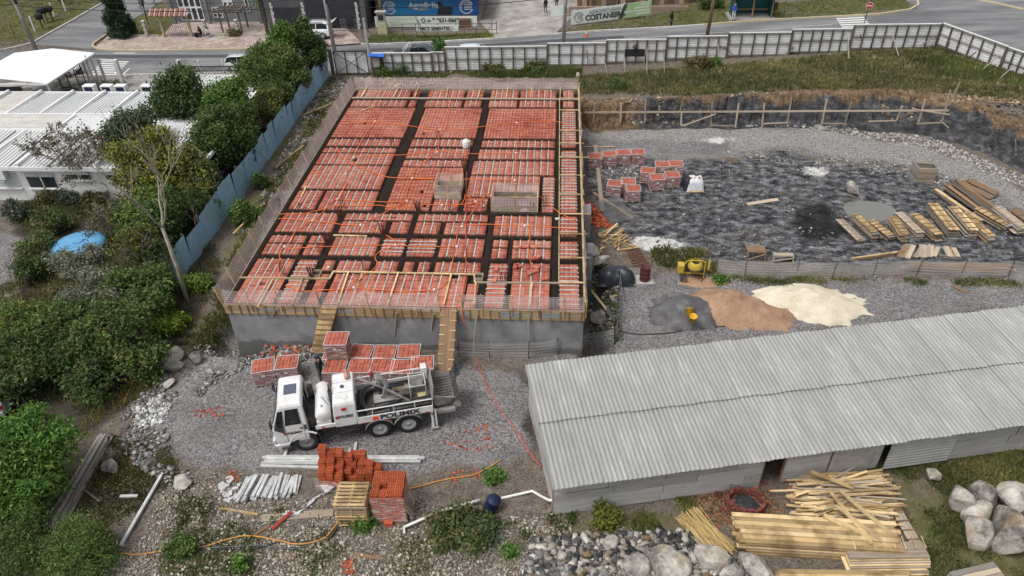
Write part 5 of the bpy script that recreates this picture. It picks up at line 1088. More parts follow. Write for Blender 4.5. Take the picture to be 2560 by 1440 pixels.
sb=thing('seed_banner',(hx_(1092,yf,.8),yf-.1,.8),'small white banner tied on the wire fence','banner');a,b_=hx_(1041,yf,.9),hx_(1146,yf,.9)
MB().b6(a,b_,yf-.1,yf-.07,.62,1.14).build('sheet',BAN,sb);sign_text('TEMOS SEMENTES',a+.08,yf-.12,.86,.5,LB,sb,.015,.8);
for k,s in enumerate(('Aveia','Azevém','Trigo')):sign_text(s,b_-.95,yf-.12,1.03-.17*k,.17,LG,sb)
mk=thing('meter_kiosk',G(958,86),'pale yellow brick meter kiosk with a stone cap','kiosk');c=G(958,84);MB().box(c+V(0,0,.6),(.95,.5,1.2)).build('body',M('kiosk_cream',(.5,.48,.33),(.4,.38,.27),3,.8),mk);MB().box(c+V(0,0,1.65),(.8,.45,.9)).build('upper',PIL,mk);MB().box(c+V(0,0,2.15),(1.1,.65,.12)).build('cap',PIL,mk);MB().box(c+V(0,-.24,1.65),(.5,.05,.5)).build('meter_window',GL,mk)
pole(958,78,(0.05,.1,0),8,.16,.11,wood('brown'),'wooden pole standing behind the yellow meter kiosk',False)
ps=thing('pallet_pile',G(1160,62),'small pile of timber pallets behind the wire fence','pallets');c=G(1163,66)
for k in range(6):plank('pallet_board',c+V(-.6,0,.1+.15*k),c+V(.6,.02*k,.1+.15*k),.9,.09,wood('brown'),ps)
# right: wooden store and its banner
ws=house('wooden_store','brown plank store behind the right banner',1.5,13.5,79.5,87,3.2,wood('brown'),1.2)
for i in range(24):plank('wall_plank',V(1.75+.5*i,79.45,.5),V(1.75+.5*i,79.45,3.1),.46,.04,wood(('brown','weath','brown','dark')[i%4]),ws,up=(0,1,0))
BRK=M('brick_pale',(.36,.25,.2),(.26,.19,.16),5,.85)
bw=thing('brick_wall',(6,77.0,.7),'low pale brick wall behind the white and green banner','low wall')
for k in range(6):
 for i in range(24):MB().box((.6+.5*i+(.25 if k%2 else 0),77.0,.65+.17*k),(.48,.2,.15)).build('brick',BRK,bw)
rb_=thing('shop_banner',(5,74.5,1.2),'long white and green banner with the store name above the grass','banner');A=V(hx_(1428,73.7,1.3),73.7,0);B=V(hx_(1628,75.3,1.9),75.3,0);dirb=(B-A).normalized();rzb=math.atan2(dirb.y,dirb.x);z0a,z0b=.72,1.22;hB=1.35
def on_b(u,v,off=0.0):p=A.lerp(B,u);return V(p.x,p.y,z0a+(z0b-z0a)*u+hB*v)+V(dirb.y,-dirb.x,0)*off
def bpanel(name,u0,u1,mat,off,sk=0.0):
 b=MB();b.add([on_b(u0,0,off),on_b(u1-sk,0,off),on_b(u1,1,off),on_b(u0+sk*.0,1,off)],[(0,1,2,3)]);return b.build(name,mat,rb_)
b=MB();b.loft([[on_b(0,0,0),on_b(1,0,0),on_b(1,1,0),on_b(0,1,0)],[on_b(0,0,-.05),on_b(1,0,-.05),on_b(1,1,-.05),on_b(0,1,-.05)]]);b.build('sheet',BAN,rb_)
GRN=M('banner_green',(.3,.45,.22),(.34,.5,.27),1,.6);b=MB();b.add([on_b(.6,0,.012),on_b(1,0,.012),on_b(1,1,.012),on_b(.66,1,.012)],[(0,1,2,3)]);b.build('green_panel',GRN,rb_)
b=MB();b.add([on_b(.59,0,.02),on_b(.645,0,.02),on_b(.7,1,.02),on_b(.655,1,.02)],[(0,1,2,3)]);b.build('dark_stripe',M('stripe_green',(.03,.06,.035),(.05,.09,.05),2,.6),rb_)
tilt=math.atan2(z0b-z0a,(B-A).length)
def btext(s,u,v,size,mat,bold=0.,sx=1.,align='LEFT'):
 p=on_b(u,v,.03);text_mesh('lettering',s,size,mat,Matrix.Translation(p)@Matrix.Rotation(rzb,4,'Z')@Matrix.Rotation(-tilt,4,'Y')@RX,rb_,bold,sx,.004,align)
btext('AGROPECUÁRIA',.22,.74,.44,LG,.012);btext('COSTANEIRA',.175,.34,.72,LB,.026,.92)
for k,s in enumerate(('RAÇÃO','ARTIGOS PET','ARTIGOS VETERINÁRIOS','FERRAGENS')):btext(s,.975,.82-.21*k,.25,LW,.008,1,'RIGHT')
p=on_b(.095,.48,.03);logo(p.x,p.y,p.z,.5,LG,rb_,rzb)
for u in(.04,.32,.66,.97):p=on_b(u,0,-.1);plank('post',V(p.x,p.y,p.z-.9),V(p.x,p.y,p.z+hB+.1),.08,.08,WP,rb_,up=(0,1,0))
plank('leaning_panel',0,0,1,1,WP)if False else None
p=G(1395,42);tag(plank('sign_panel',p+V(-.75,0,.5),p+V(.75,.1,.6),.05,1.0,BAN),'blank white panel leaning at the driveway edge','panel')
for px,y_,h,l in((1470,78,4,'black post of the store yard'),(1545,78,4,'black post behind the banner lettering'),(1622,77.5,4,'black post right behind the banner')):x=hx_(px,y_,1);tag(MB().b6(x-.06,x+.06,y_-.06,y_+.06,0,h).build('yard_post',BLK),l,'post')
# bus shelter
bu=thing('bus_shelter',G(1870,48),'teal roadside bus shelter with a red tiled roof','bus shelter');a=G(1826,56);x0,x1,y0=a.x+.25,a.x+4.0,a.y+.7;zb_=float(zroad(x0+2));TEAL=M('teal_paint',(.015,.1,.1),(.01,.07,.075),2,.6)
MB().b6(x0-.3,x1+.3,y0-.6,y0+2.0,zb_-.15,zb_+.1).build('floor_slab',GATEPAVE,bu)
for xx0,xx1,yy0,yy1 in((x0,x1,y0+1.6,y0+1.7),(x0,x0+.1,y0+.2,y0+1.6),(x1-.1,x1,y0+.2,y0+1.6)):MB().b6(xx0,xx1,yy0,yy1,zb_+.1,zb_+2.15).build('wall',TEAL,bu)
for x in(x0+.05,(x0+x1)/2,x1-.05):plank('post',V(x,y0+.12,zb_+.1),V(x,y0+.12,zb_+2.2),.12,.12,wood('brown'),bu,up=(0,1,0))
for k in range(12):
 xx=x0-.35+(x1-x0+.7)*(k+.5)/12;b=MB();b.tube([(xx,y0-.35,zb_+2.18),(xx,y0+2.0,zb_+2.7)],.17,6);b.build('roof_tile',TST,bu)
MB().b6(x0+.2,x1-.2,y0+1.2,y0+1.55,zb_+.5,zb_+.56).build('bench',wood('brown'),bu)
# fence of the pale lawn far right
gw=tag(MB().beam(G(1935,8,.3),G(2130,-10,.3),.2,.6).build('garden_wall',PIL),'pale low garden wall above the grass verge','low wall')
# ---------------------------------------------------------------- cars
TYRE=M('tyre_rubber',(.018,.018,.019),(.03,.03,.031),8,.85);RIM=M('alloy_rim',(.42,.42,.43),(.3,.3,.31),6,.35,metal=.7);CARGL=glass('car_glass',(.012,.016,.02));LAMP_R=M('tail_lamp',(.35,.01,.015),(.25,.01,.01),6,.2);LAMP_W=M('head_lamp',(.6,.62,.65),(.5,.52,.55),6,.15);TRIM=M('car_trim',(.03,.03,.032),(.05,.05,.052),6,.6)
def paint(n,c):
 return M('paint_'+n,c,tuple(x*.94 for x in c),2,.28,spec=.5,coat=.6)
def wheel(root,Mx,x,y,r,w,side,rim_mat=RIM,name='wheel'):
 c=Mx@Matrix.Translation((x,y,r))@Matrix.Rotation(PI/2,4,'X')
 b=MB();b.lathe([(r*.62,-w/2),(r*.93,-w/2),(r,-w*.3),(r,w*.3),(r*.93,w/2),(r*.62,w/2),(r*.6,0)],c,20,cap=False);o=b.build(name,TYRE,root,smooth=True)
 b=MB();s=-side;b.lathe([(r*.63,-s*w*.1),(r*.63,s*w*.46),(r*.52,s*w*.42),(r*.4,s*w*.25),(r*.16,s*w*.3),(r*.14,s*w*.42),(.005,s*w*.42)],c,20,cap=False);b.build('rim',rim_mat,o,smooth=True)
 if name=='wheel':
  b=MB()
  for k in range(5):
   a=2*PI*k/5;b.beam(c@Vector((r*.1*math.cos(a),r*.1*math.sin(a),s*w*.4)),c@Vector((r*.58*math.cos(a),r*.58*math.sin(a),s*w*.42)),r*.16,.02,up=c.to_3x3()@Vector((0,0,1)))
  b.build('spokes',rim_mat,o)
 return o
KINDS=dict(
 hatch=dict(L=3.95,W=1.68,H=1.48,belt=.92,low=[(-1.97,.5,.78),(-1.9,.3,.9),(-1.5,.22,.94),(0,.2,.93),(1.1,.2,.9),(1.65,.24,.8),(1.93,.35,.66),(1.98,.45,.58)],cab=[(-1.9,.98),(-1.62,1.38),(-1.1,1.48),(-.2,1.5),(.45,1.42),(1.15,.94)],ax=(-1.23,1.25),wr=.31),
 suv=dict(L=4.1,W=1.75,H=1.7,belt=1.05,low=[(-2.02,.5,.95),(-1.98,.34,1.02),(-1.5,.28,1.06),(0,.26,1.05),(1.15,.26,1.02),(1.75,.3,.92),(2.0,.4,.75),(2.05,.5,.66)],cab=[(-1.98,1.08),(-1.85,1.55),(-1.3,1.68),(0,1.7),(.5,1.6),(1.15,1.05)],ax=(-1.25,1.3),wr=.35),
 pickup=dict(L=5.1,W=1.8,H=1.75,belt=1.1,low=[(-2.55,.5,1.02),(-2.5,.42,1.05),(-1.5,.36,1.05),(0,.34,1.08),(1.5,.34,1.08),(2.25,.38,1.0),(2.52,.48,.82),(2.56,.55,.75)],cab=[(-.75,1.06),(-.62,1.66),(-.1,1.74),(.5,1.74),(.95,1.64),(1.6,1.1)],ax=(-1.6,1.62),wr=.38))
def car(kind,pos,heading,body,label,sc=.885,trim_low=False,group=None,open_door=False):
 K=KINDS[kind];r_=thing('car' if kind!='pickup' else 'pickup_truck',pos,label,'car' if kind!='pickup' else 'pickup',group,heading);Mx=wmat(r_)@Matrix.Scale(sc,4);w=K['W']/2
 def ring(x,zl,zh,k):
  hw=w*k;return[Mx@Vector(q)for q in((x,-hw*.96,zl),(x,-hw,zl+(zh-zl)*.35),(x,-hw,zl+(zh-zl)*.7),(x,-hw*.95,zh-.03),(x,-hw*.86,zh),(x,hw*.86,zh),(x,hw*.95,zh-.03),(x,hw,zl+(zh-zl)*.7),(x,hw,zl+(zh-zl)*.35),(x,hw*.96,zl))]
 n=len(K['low']);b=MB();ks=[.84,.95]+[1.0]*(n-5)+[.98,.92,.82];b.loft([ring(x,zl,zh,k)for(x,zl,zh),k in zip(K['low'],ks)]);b.build('body',body,r_,smooth=False,bevel=.03)
 # cabin: glass shell, painted roof and pillars
 cab=K['cab'];zb_=K['belt']
 def half(z):return w*(.9-.22*(z-zb_)/(K['H']-zb_))
 b=MB();b.loft([[Mx@Vector((x,-half(max(z,zb_)),zb_-.06)),Mx@Vector((x,-half(z)+.01,z-.02)),Mx@Vector((x,half(z)-.01,z-.02)),Mx@Vector((x,half(max(z,zb_)),zb_-.06))]for x,z in cab]);b.build('windows',CARGL,r_)
 top=[c for c in cab if c[1]>K['H']-.35];b=MB();b.loft([[Mx@Vector((x,-half(z)-.0,z-.05)),Mx@Vector((x,-half(z)*.82,z+.012)),Mx@Vector((x,half(z)*.82,z+.012)),Mx@Vector((x,half(z),z-.05))]for x,z in top]);b.build('roof',body,r_,smooth=True)
 for s in(-1,1):
  a,c_=cab[-1],cab[-2];B_=(cab[1][0]*.45+cab[-2][0]*.55)
  for(xa,za),(xb,zb2),t in(((a[0],zb_-.02),(c_[0],c_[1]-.03),.06),((cab[0][0]+.03,zb_-.02),(cab[1][0],cab[1][1]-.03),.16 if kind!='pickup' else .1),((B_,zb_-.02),(B_-.03,K['H']-.05),.07)):
   bb=MB();bb.beam(Mx@Vector((xa,s*(half(zb_)+.012),za)),Mx@Vector((xb,s*(half(zb2)+.012),zb2)),.05*sc,t*sc,up=Mx.to_3x3()@Vector((1,0,0)));bb.build('pillar',body,r_)
  for x in K['ax']:
   wheel(r_,Mx,x,s*(w-.09),K['wr'],.2,s);bb=MB();bb.tube([Mx@Vector((x+math.cos(t)*(K['wr']+.05),s*(w-.02),K['wr']+math.sin(t)*(K['wr']+.05)))for t in np.linspace(.0,PI,9)],.05*sc,5);bb.build('wheel_arch',TRIM if trim_low else body,r_)
  x0,x1=K['low'][0][0],K['low'][-1][0];z=K['low'][1][2]-.14
  bb=MB();bb.box((0,0,0),(1,1,1),M=Mx@Matrix.Translation((x0+.06,s*w*.76,z))@Matrix.Diagonal((.16,.22,.2,1)));bb.build('tail_light',LAMP_R,r_)
  bb=MB();bb.box((0,0,0),(1,1,1),M=Mx@Matrix.Translation((x1-.14,s*w*.68,K['low'][-2][2]-.03))@Matrix.Rotation(.35,4,'Y')@Matrix.Diagonal((.26,.3,.14,1)));bb.build('headlight',LAMP_W,r_)
  bb=MB();bb.box((0,0,0),(1,1,1),M=Mx@Matrix.Translation((cab[-1][0]-.25,s*(w+.06),zb_+.06))@Matrix.Diagonal((.1,.17,.13,1)));bb.build('mirror',body,r_)
  for xd in(B_-.12,B_+.72):
   bb=MB();bb.box((0,0,0),(1,1,1),M=Mx@Matrix.Translation((xd,s*(w+.005),zb_-.12))@Matrix.Diagonal((.16,.03,.03,1)));bb.build('door_handle',TRIM,r_)
 for x,nm in((K['low'][-1][0]-.02,'front_bumper'),(K['low'][0][0]+.02,'rear_bumper')):
  bb=MB();bb.box((0,0,0),(1,1,1),M=Mx@Matrix.Translation((x,0,.38))@Matrix.Diagonal((.12,w*1.6,.22,1)));bb.build(nm,TRIM if(trim_low or nm=='front_bumper')else body,r_,bevel=.02)
 if trim_low:
  for s in(-1,1):bb=MB();bb.box((0,0,0),(1,1,1),M=Mx@Matrix.Translation((0,s*(w+.005),.36))@Matrix.Diagonal((2.0,.06,.24,1)));bb.build('side_cladding',M('cladding_grey',(.1,.105,.11),(.08,.083,.088),4,.6),r_)
 if open_door:
  bb=MB();bb.box((0,0,0),(1,1,1),M=Mx@Matrix.Translation((B_-.35,-w-.36,.68))@Matrix.Rotation(-.75,4,'Z')@Matrix.Diagonal((.95,.06,.6,1)));d_=bb.build('open_door',body,r_,bevel=.02)
  bb=MB();bb.box((0,0,0),(1,1,1),M=Mx@Matrix.Translation((B_-.33,-w-.32,1.15))@Matrix.Rotation(-.75,4,'Z')@Matrix.Diagonal((.8,.04,.36,1)));bb.build('window',CARGL,d_)
 return r_,Mx,K
WHT=paint('white',(.74,.75,.76));SIL=paint('silver',(.52,.56,.58));BLKP=paint('black',(.025,.035,.055));BLUP=paint('blue_grey',(.2,.27,.33))
def at_road(px,py,dz=.03):p=G(px,py);return V(p.x,p.y,hzf(p.x,p.y)+dz)
c,Mx,K=car('suv',at_road(787,96,.14),PI,WHT,'white sport utility car parked on the flagstones with raised tailgate',trim_low=True)
b=MB();b.box((0,0,0),(1,1,1),M=Mx@Matrix.Translation((-2.35,0,1.78))@Matrix.Rotation(.45,4,'Y')@Matrix.Diagonal((.75,1.35,.07,1)));b.build('tailgate',WHT,c,bevel=.02)
b=MB();
for s in(-1,1):b.beam(Mx@Vector((-1.4,s*.6,1.75)),Mx@Vector((.3,s*.6,1.77)),.05,.06)
b.build('roof_rails',RIM,c)
car('hatch',at_road(617,174,.03),0.02,SIL,'silver hatchback with an open door at the kerb beside the trees',open_door=True)
car('hatch',at_road(152,188,.03),.1,WHT,'white car parked at the street edge beyond the canopy')
car('hatch',V(-41.3,53.9,.02),PI*.92,BLUP,'blue grey car parked under the white canopy')
c,Mx,K=car('pickup',V(-13.0,65.1,hzf(-13,65.1)+.02),.02,BLKP,'black pickup with a white sports bar behind the hoarding')
b=MB()
for s in(-1,1):b.tube([Mx@Vector((-1.7,s*.75,1.1)),Mx@Vector((-1.0,s*.72,1.72)),Mx@Vector((-1.0,0,1.78))],.05,6)
b.build('sports_bar',LAMP_W,c);b=MB();b.box((0,0,0),(1,1,1),M=Mx@Matrix.Translation((-1.65,0,1.07))@Matrix.Diagonal((1.6,1.4,.04,1)));b.build('bed_cover',TRIM,c)
car('hatch',V(-7.75,65.3,hzf(-7.75,65.3)+.02),.03,paint('ice',(.6,.68,.7)),'pale white hatchback driving behind the hoarding')
car('hatch',G(10,985,0),PI*.6,paint('dusty',(.33,.37,.36)),'dusty pale car parked under the trees at the left edge')
# ---------------------------------------------------------------- concrete pump truck
TO=P(766.5,1107,.5);td=V(.96277,.2703,0);tn=V(-td.y,td.x,0);trz=math.atan2(td.y,td.x)
tk=thing('pump_truck',(TO.x+td.x*2.5+tn.x,TO.y+td.y*2.5+tn.y,0),'white three axle concrete pump truck parked on the gravel','truck',None,trz)
TM=Matrix(((td.x,tn.x,0,TO.x),(td.y,tn.y,0,TO.y),(0,0,1,0),(0,0,0,1)))
def T(x,y,z):return TM@Vector((x,y,z))
def tb(name,x0,x1,y0,y1,z0,z1,mat,par=None,bevel=0):
 b=MB();b.add([T(x,y,z)for z in(z0,z1)for x,y in((x0,y0),(x1,y0),(x1,y1),(x0,y1))],BOXF);return b.build(name,mat,par or tk,bevel=bevel)
def tl(name,secs,mat,par=None,bevel=.0,smooth=False):
 """loft of quads: list of (z, x0, x1, y0, y1)"""
 b=MB();b.loft([[T(x0,y0,z),T(x1,y0,z),T(x1,y1,z),T(x0,y1,z)]for z,x0,x1,y0,y1 in secs]);return b.build(name,mat,par or tk,bevel=bevel,smooth=smooth)
TW_=M('truck_white',(.76,.765,.77),(.7,.705,.705),1.6,.32,spec=.5,coat=.4,dirt=(.55,.53,.5),dscale=1.6);TDK=M('machine_dark',(.03,.03,.031),(.07,.065,.06),5,.7,dirt=(.13,.12,.105),dscale=3);TGR=M('machine_grey',(.2,.195,.185),(.11,.105,.1),4,.75,dirt=(.28,.26,.235),dscale=2.5);RUB=M('hose_rubber',(.025,.026,.03),(.045,.046,.05),6,.55);RED=M('reflector_red',(.5,.03,.03),(.4,.02,.02),5,.4);ORA=M('logo_orange',(.8,.13,.03),(.75,.11,.02),5,.5)
# cab
cab=tl('cab',[(.62,-1.06,.2,.04,1.92),(.85,-1.13,.2,.0,1.96),(1.5,-1.14,.2,-.01,1.97),(1.62,-1.1,.2,0,1.96),(2.5,-.78,.17,.1,1.86),(2.62,-.7,.12,.17,1.79)],TW_,bevel=.045)
# windows: windscreen, side windows, rear windows
def tquad(name,pts,mat,par,th=.02):
 p=[T(*q)for q in pts];n=(p[1]-p[0]).cross(p[2]-p[0]).normalized()*th;b=MB();b.loft([p,[q+n for q in p]]);return b.build(name,mat,par)
tquad('windscreen',[(-1.08,.16,1.68),(-1.08,1.8,1.68),(-.82,1.74,2.42),(-.82,.22,2.42)][::-1],CARGL,cab)
for s,y0,y1 in((1,-.012,.083),(-1,1.972,1.877)):
 q=[(-.62,y0,1.66),(.0,y0,1.66),(-.02,y1,2.4),(-.5,y1,2.4)];tquad('door_window',q if s>0 else q[::-1],CARGL,cab)
 q=[(-1.06,y0,1.5),(-.7,y0,1.25),(-.68,y0,1.66),(-.6,y1,2.38),(-.8,y1,2.36)];tquad('quarter_window',q if s>0 else q[::-1],CARGL,cab)
for y0,y1 in((.25,.9),(1.05,1.7)):tquad('rear_window',[(.205,y0,1.62),(.205,y1,1.62),(.18,y1,2.32),(.18,y0,2.32)],CARGL,cab)
tb('roof_hatch',-.52,-.03,.72,1.28,2.615,2.65,M('hatch_glass',(.08,.1,.13),(.1,.12,.15),3,.25),cab,.015)
for k in range(5):tb('roof_rib',-.62,.05,.32+.3*k,.35+.3*k,2.61,2.628,TW_,cab)
text_mesh('door_lettering','POLIMIX',.15,LB,TM@Matrix.Translation((-.62,-.022,1.2))@RX,cab,.006,1.0);tb('door_logo',-.76,-.65,-.03,-.012,1.15,1.25,RED,cab)
tb('door_seam',-.66,-.645,-.02,0,.75,1.62,TGR,cab);tb('door_seam',.04,.055,-.02,0,.8,1.62,TGR,cab);tb('door_handle',-.1,.02,-.035,-.005,1.38,1.43,TDK,cab);tb('air_slots',.08,.17,-.03,0,1.3,1.55,TDK,cab)
tb('grille',-1.17,-1.12,.35,1.6,.95,1.35,TDK,cab)
tl('front_bumper',[(.32,-1.14,-.72,.06,1.9),(.62,-1.24,-.6,.0,1.96)],TW_,bevel=.03)
for y in(.2,1.76):tb('headlamp',-1.26,-1.16,y-.16,y+.16,.68,.86,LAMP_W,cab,.02)
for s,y in((1,-.1),(-1,2.06)):
 b=MB();b.tube([T(-.95,.1 if s>0 else 1.86,2.2),T(-1.1,y,2.2),T(-1.1,y,1.7)],.018,5);b.build('mirror_arm',TDK,cab);tb('mirror',-1.16,-1.08,y-.09,y+.09,1.72,2.12,TDK,cab,.02)
 b=MB();b.tube([T(math.cos(t)*.64,(.02 if s>0 else 1.94),.5+math.sin(t)*.62)for t in np.linspace(.75,PI*.93,10)],.045,5);b.build('front_fender',TW_,tk)
tb('step',-.98,-.62,-.02,.2,.38,.44,TDK);tquad('mud_flap',[(.62,.02,.25),(.62,.62,.25),(.5,.62,1.05),(.5,.02,1.05)],TDK,tk);tb('cab_gap_engine',.22,.55,.35,1.6,.7,1.5,TDK);b=MB();b.cyl(T(.38,1.55,1.3),T(.38,1.55,2.15),.13,.13,10);b.cyl(T(.38,1.55,2.1),T(.38,1.3,2.35),.1,.09,8);b.build('air_intake',TDK,smooth=True,parent=tk)
# chassis, wheels
for y in(.55,1.4):tb('chassis_rail',-.9,5.5,y-.05,y+.05,.62,.86,TDK)
TRIMW=M('truck_rim',(.5,.5,.49),(.36,.35,.34),5,.5,metal=.3)
for s in(1,-1):
 yo=.16 if s>0 else 1.8
 wheel(tk,TM,0,yo,.5,.28,-s,M('front_rim_grey',(.3,.3,.3),(.2,.2,.2),5,.5,metal=.4),'front_wheel')
 for x in(2.97,4.15):
  wheel(tk,TM,x,yo,.5,.26,-s,TRIMW,'rear_wheel');wheel(tk,TM,x,yo+.3*s,.5,.26,-s,TRIMW,'inner_wheel')
  b=MB();b.loft([[T(x+math.cos(t)*.6,yo-.2*s,.52+math.sin(t)*.6),T(x+math.cos(t)*.6,yo+.46*s,.52+math.sin(t)*.6)]for t in np.linspace(.25,PI-.25,9)],cap=False,closed=False);o=b.build('mudguard',TGR,tk,smooth=True);md=o.modifiers.new('s','SOLIDIFY');md.thickness=.025
for x in(0,2.97,4.15):b=MB();b.cyl(T(x,.2,.5),T(x,1.76,.5),.09,.09,8);b.build('axle',TDK,tk)
# tank across the frame
b=MB();c=TM@Matrix.Translation((.86,.04,1.72))@Matrix.Rotation(-PI/2,4,'X');b.lathe([(.005,-.05),(.16,-.03),(.27,.03),(.31,.12),(.31,1.72),(.27,1.83),(.16,1.9),(.005,1.92)],c,24);tank=b.build('water_tank',TW_,tk,smooth=True)
tb('tank_cradle',.58,1.14,.05,1.85,1.28,1.5,TW_);tb('tank_skirt',.5,1.3,.0,.05,1.15,1.32,TW_);tb('reflector',.72,.86,-.02,.0,1.2,1.25,RED)
b=MB();b.tube([T(.84,.9,2.04),T(.9,.8,2.06),T(1.0,.6,2.02),T(1.12,.5,1.9)],.012,4);b.build('tank_hose',TDK,tank);b=MB();b.cyl(T(.86,.35,2.0),T(.86,.35,2.1),.04,.04,8);b.build('tank_valve',RIM,tank)
b=MB();b.cyl(T(1.22,.85,1.5),T(1.22,.85,2.35),.085,.085,10);b.cyl(T(1.22,.85,2.35),T(1.22,.92,2.62),.045,.04,8);b.cyl(T(1.22,.85,1.3),T(1.22,.85,1.5),.05,.05,8);b.build('exhaust',TDK,tk,smooth=True)
# white cabinet
cb=tl('cabinet',[(1.06,1.28,2.14,.0,1.95),(1.4,1.26,2.16,.0,1.95),(2.16,1.3,2.2,.06,1.9),(2.3,1.36,2.16,.12,1.84)],TW_,bevel=.04)
text_mesh('cabinet_lettering','POLIMIX',.17,LB,TM@Matrix.Translation((1.46,-.012,1.62))@Matrix.Rotation(-.08,4,'X')@RX,cb,.007,.88);tb('cabinet_logo',1.33,1.44,-.025,.01,1.56,1.67,RED,cb);tb('cabinet_lamp',1.62,1.8,.0,.04,1.94,2.06,RED,cb);tb('cabinet_seam',1.3,2.17,.68,.69,2.28,2.305,TGR,cb);tb('cabinet_seam',1.3,2.17,1.28,1.29,2.28,2.305,TGR,cb)
b=MB();b.lathe([(.2,0),(.2,.02),(.18,.03)],TM@Matrix.Translation((1.72,.42,2.295)),18);b.build('filler_lid',TW_,cb);b=MB();b.lathe([(.08,0),(.08,.05),(.05,.06)],TM@Matrix.Translation((1.72,1.0,2.3)),12);b.build('black_cap',TDK,cb)
b=MB();b.tube([T(1.95,1.35,2.42),T(1.9,1.75,2.42)],.1,10);b.tube([T(1.9,1.75,2.42),T(1.88,1.9,2.42)],[.1,.04],10);b.build('pressure_bottle',M('bottle_salmon',(.5,.27,.2),(.42,.22,.17),4,.5),cb,smooth=True);tb('lower_box',1.4,2.2,.15,1.8,.6,1.05,TDK)
# deck with sideboards and rails
tb('deck_floor',2.18,5.3,.05,1.95,.95,1.1,TDK)
bd=tb('sideboard',2.16,5.22,-.02,.02,1.08,1.42,TW_,bevel=.01);tb('sideboard',2.16,5.22,1.93,1.97,1.08,1.42,TW_,bevel=.01)
text_mesh('side_lettering','POLIMIX',.33,LB,TM@Matrix.Translation((3.06,-.03,1.255))@RX,bd,.014,1.28);tb('side_logo',2.76,2.99,-.035,-.018,1.14,1.36,ORA,bd)
for x in(2.3,3.2,4.1,4.9):tb('reflector',x,x+.12,-.035,-.018,1.085,1.12,RED,bd)
for y in(0.0,1.95):
 b=MB();b.tube([T(2.2,y,1.42),T(2.2,y,1.78),T(5.22,y,1.78),T(5.22,y,1.42)],.024,6);rl=b.build('guard_rail',TW_,tk)
 for x in(2.8,3.65,4.5):b=MB();b.cyl(T(x,y,1.42),T(x,y,1.78),.02,n=6);b.build('rail_post',TW_,rl)
for k,(y,z,r)in enumerate(((.18,1.17,.055),(.32,1.18,.055),(.22,1.3,.055),(.45,1.22,.06),(.56,1.34,.06),(.4,1.36,.055))):b=MB();b.cyl(T(2.5+.06*k,y,z),T(5.25,y+.02,z+.05),r,r,10);b.cyl(T(4.0-.3*k,y,z+.02),T(4.12-.3*k,y,z+.02),r+.02,r+.02,10);b.build('delivery_pipe',TGR if k%2 else TDK,tk,smooth=True)
for k,r in enumerate((.75,.68,.6,.72)):
 b=MB();b.tube([T(2.95+r*.85*math.cos(t),1.0+r*math.sin(t),1.25+.07*k+.04*math.sin(t*2+k))for t in np.linspace(PI*.42,PI*1.62,18)]+[T(3.6+.2*k,.38+.09*k,1.3+.05*k)],.055,8);b.build('coiled_hose',RUB,tk,smooth=True)
b=MB();b.tube([T(3.0,1.78,1.35),T(3.8,1.72,1.38),T(4.4,1.75,1.35)],.06,8);b.build('rubber_hose',RUB,tk,smooth=True);b=MB();b.tube([T(3.1,1.64,1.3),T(4.2,1.62,1.3)],.055,8);b.build('rubber_hose',RUB,tk,smooth=True)
for k,(x,y,w,d,h,m_)in enumerate(((3.5,1.2,.5,.22,.25,TGR),(3.55,.92,.45,.16,.2,TGR),(4.15,.95,.4,.3,.38,TDK),(4.35,1.35,.35,.25,.3,TGR),(3.95,1.4,.6,.25,.2,M('machine_brown',(.2,.15,.1),(.12,.09,.06),5,.8)),(4.75,1.5,.5,.4,.3,TGR),(4.85,.8,.35,.3,.2,M('valve_yellow',(.5,.42,.2),(.4,.33,.15),5,.6)),(3.0,1.05,.3,.3,.12,TGR))):tb('pump_block',x-w/2,x+w/2,y-d/2,y+d/2,1.11,1.14+h,m_,bevel=.025)
for k,y in enumerate((.85,1.0,1.15)):b=MB();b.cyl(T(2.9,y,1.3),T(3.75,y-.04,1.32),.07,.06,8);b.cyl(T(3.75,y-.04,1.32),T(4.0,y-.05,1.32),.03,.03,8);b.build('hydraulic_ram',M('ram_light',(.42,.4,.37),(.3,.28,.26),4,.6),tk,smooth=True)
b=MB()
for p,q in(((4.4,.75,1.9),(4.4,1.55,1.9)),((5.05,.75,1.9),(5.05,1.55,1.9)),((4.4,.75,1.9),(5.05,.75,1.9)),((4.4,1.55,1.9),(5.05,1.55,1.9))):b.beam(T(*p),T(*q),.04,.04)
for x in(4.4,5.05):
 for y in(.75,1.55):b.beam(T(x,y,1.1),T(x,y,1.9),.04,.04)
b.build('inner_frame',M('frame_dirty',(.5,.49,.46),(.35,.34,.32),4,.7),tk);tb('control_box',4.95,5.2,1.45,1.78,1.75,2.2,TW_,bevel=.02)
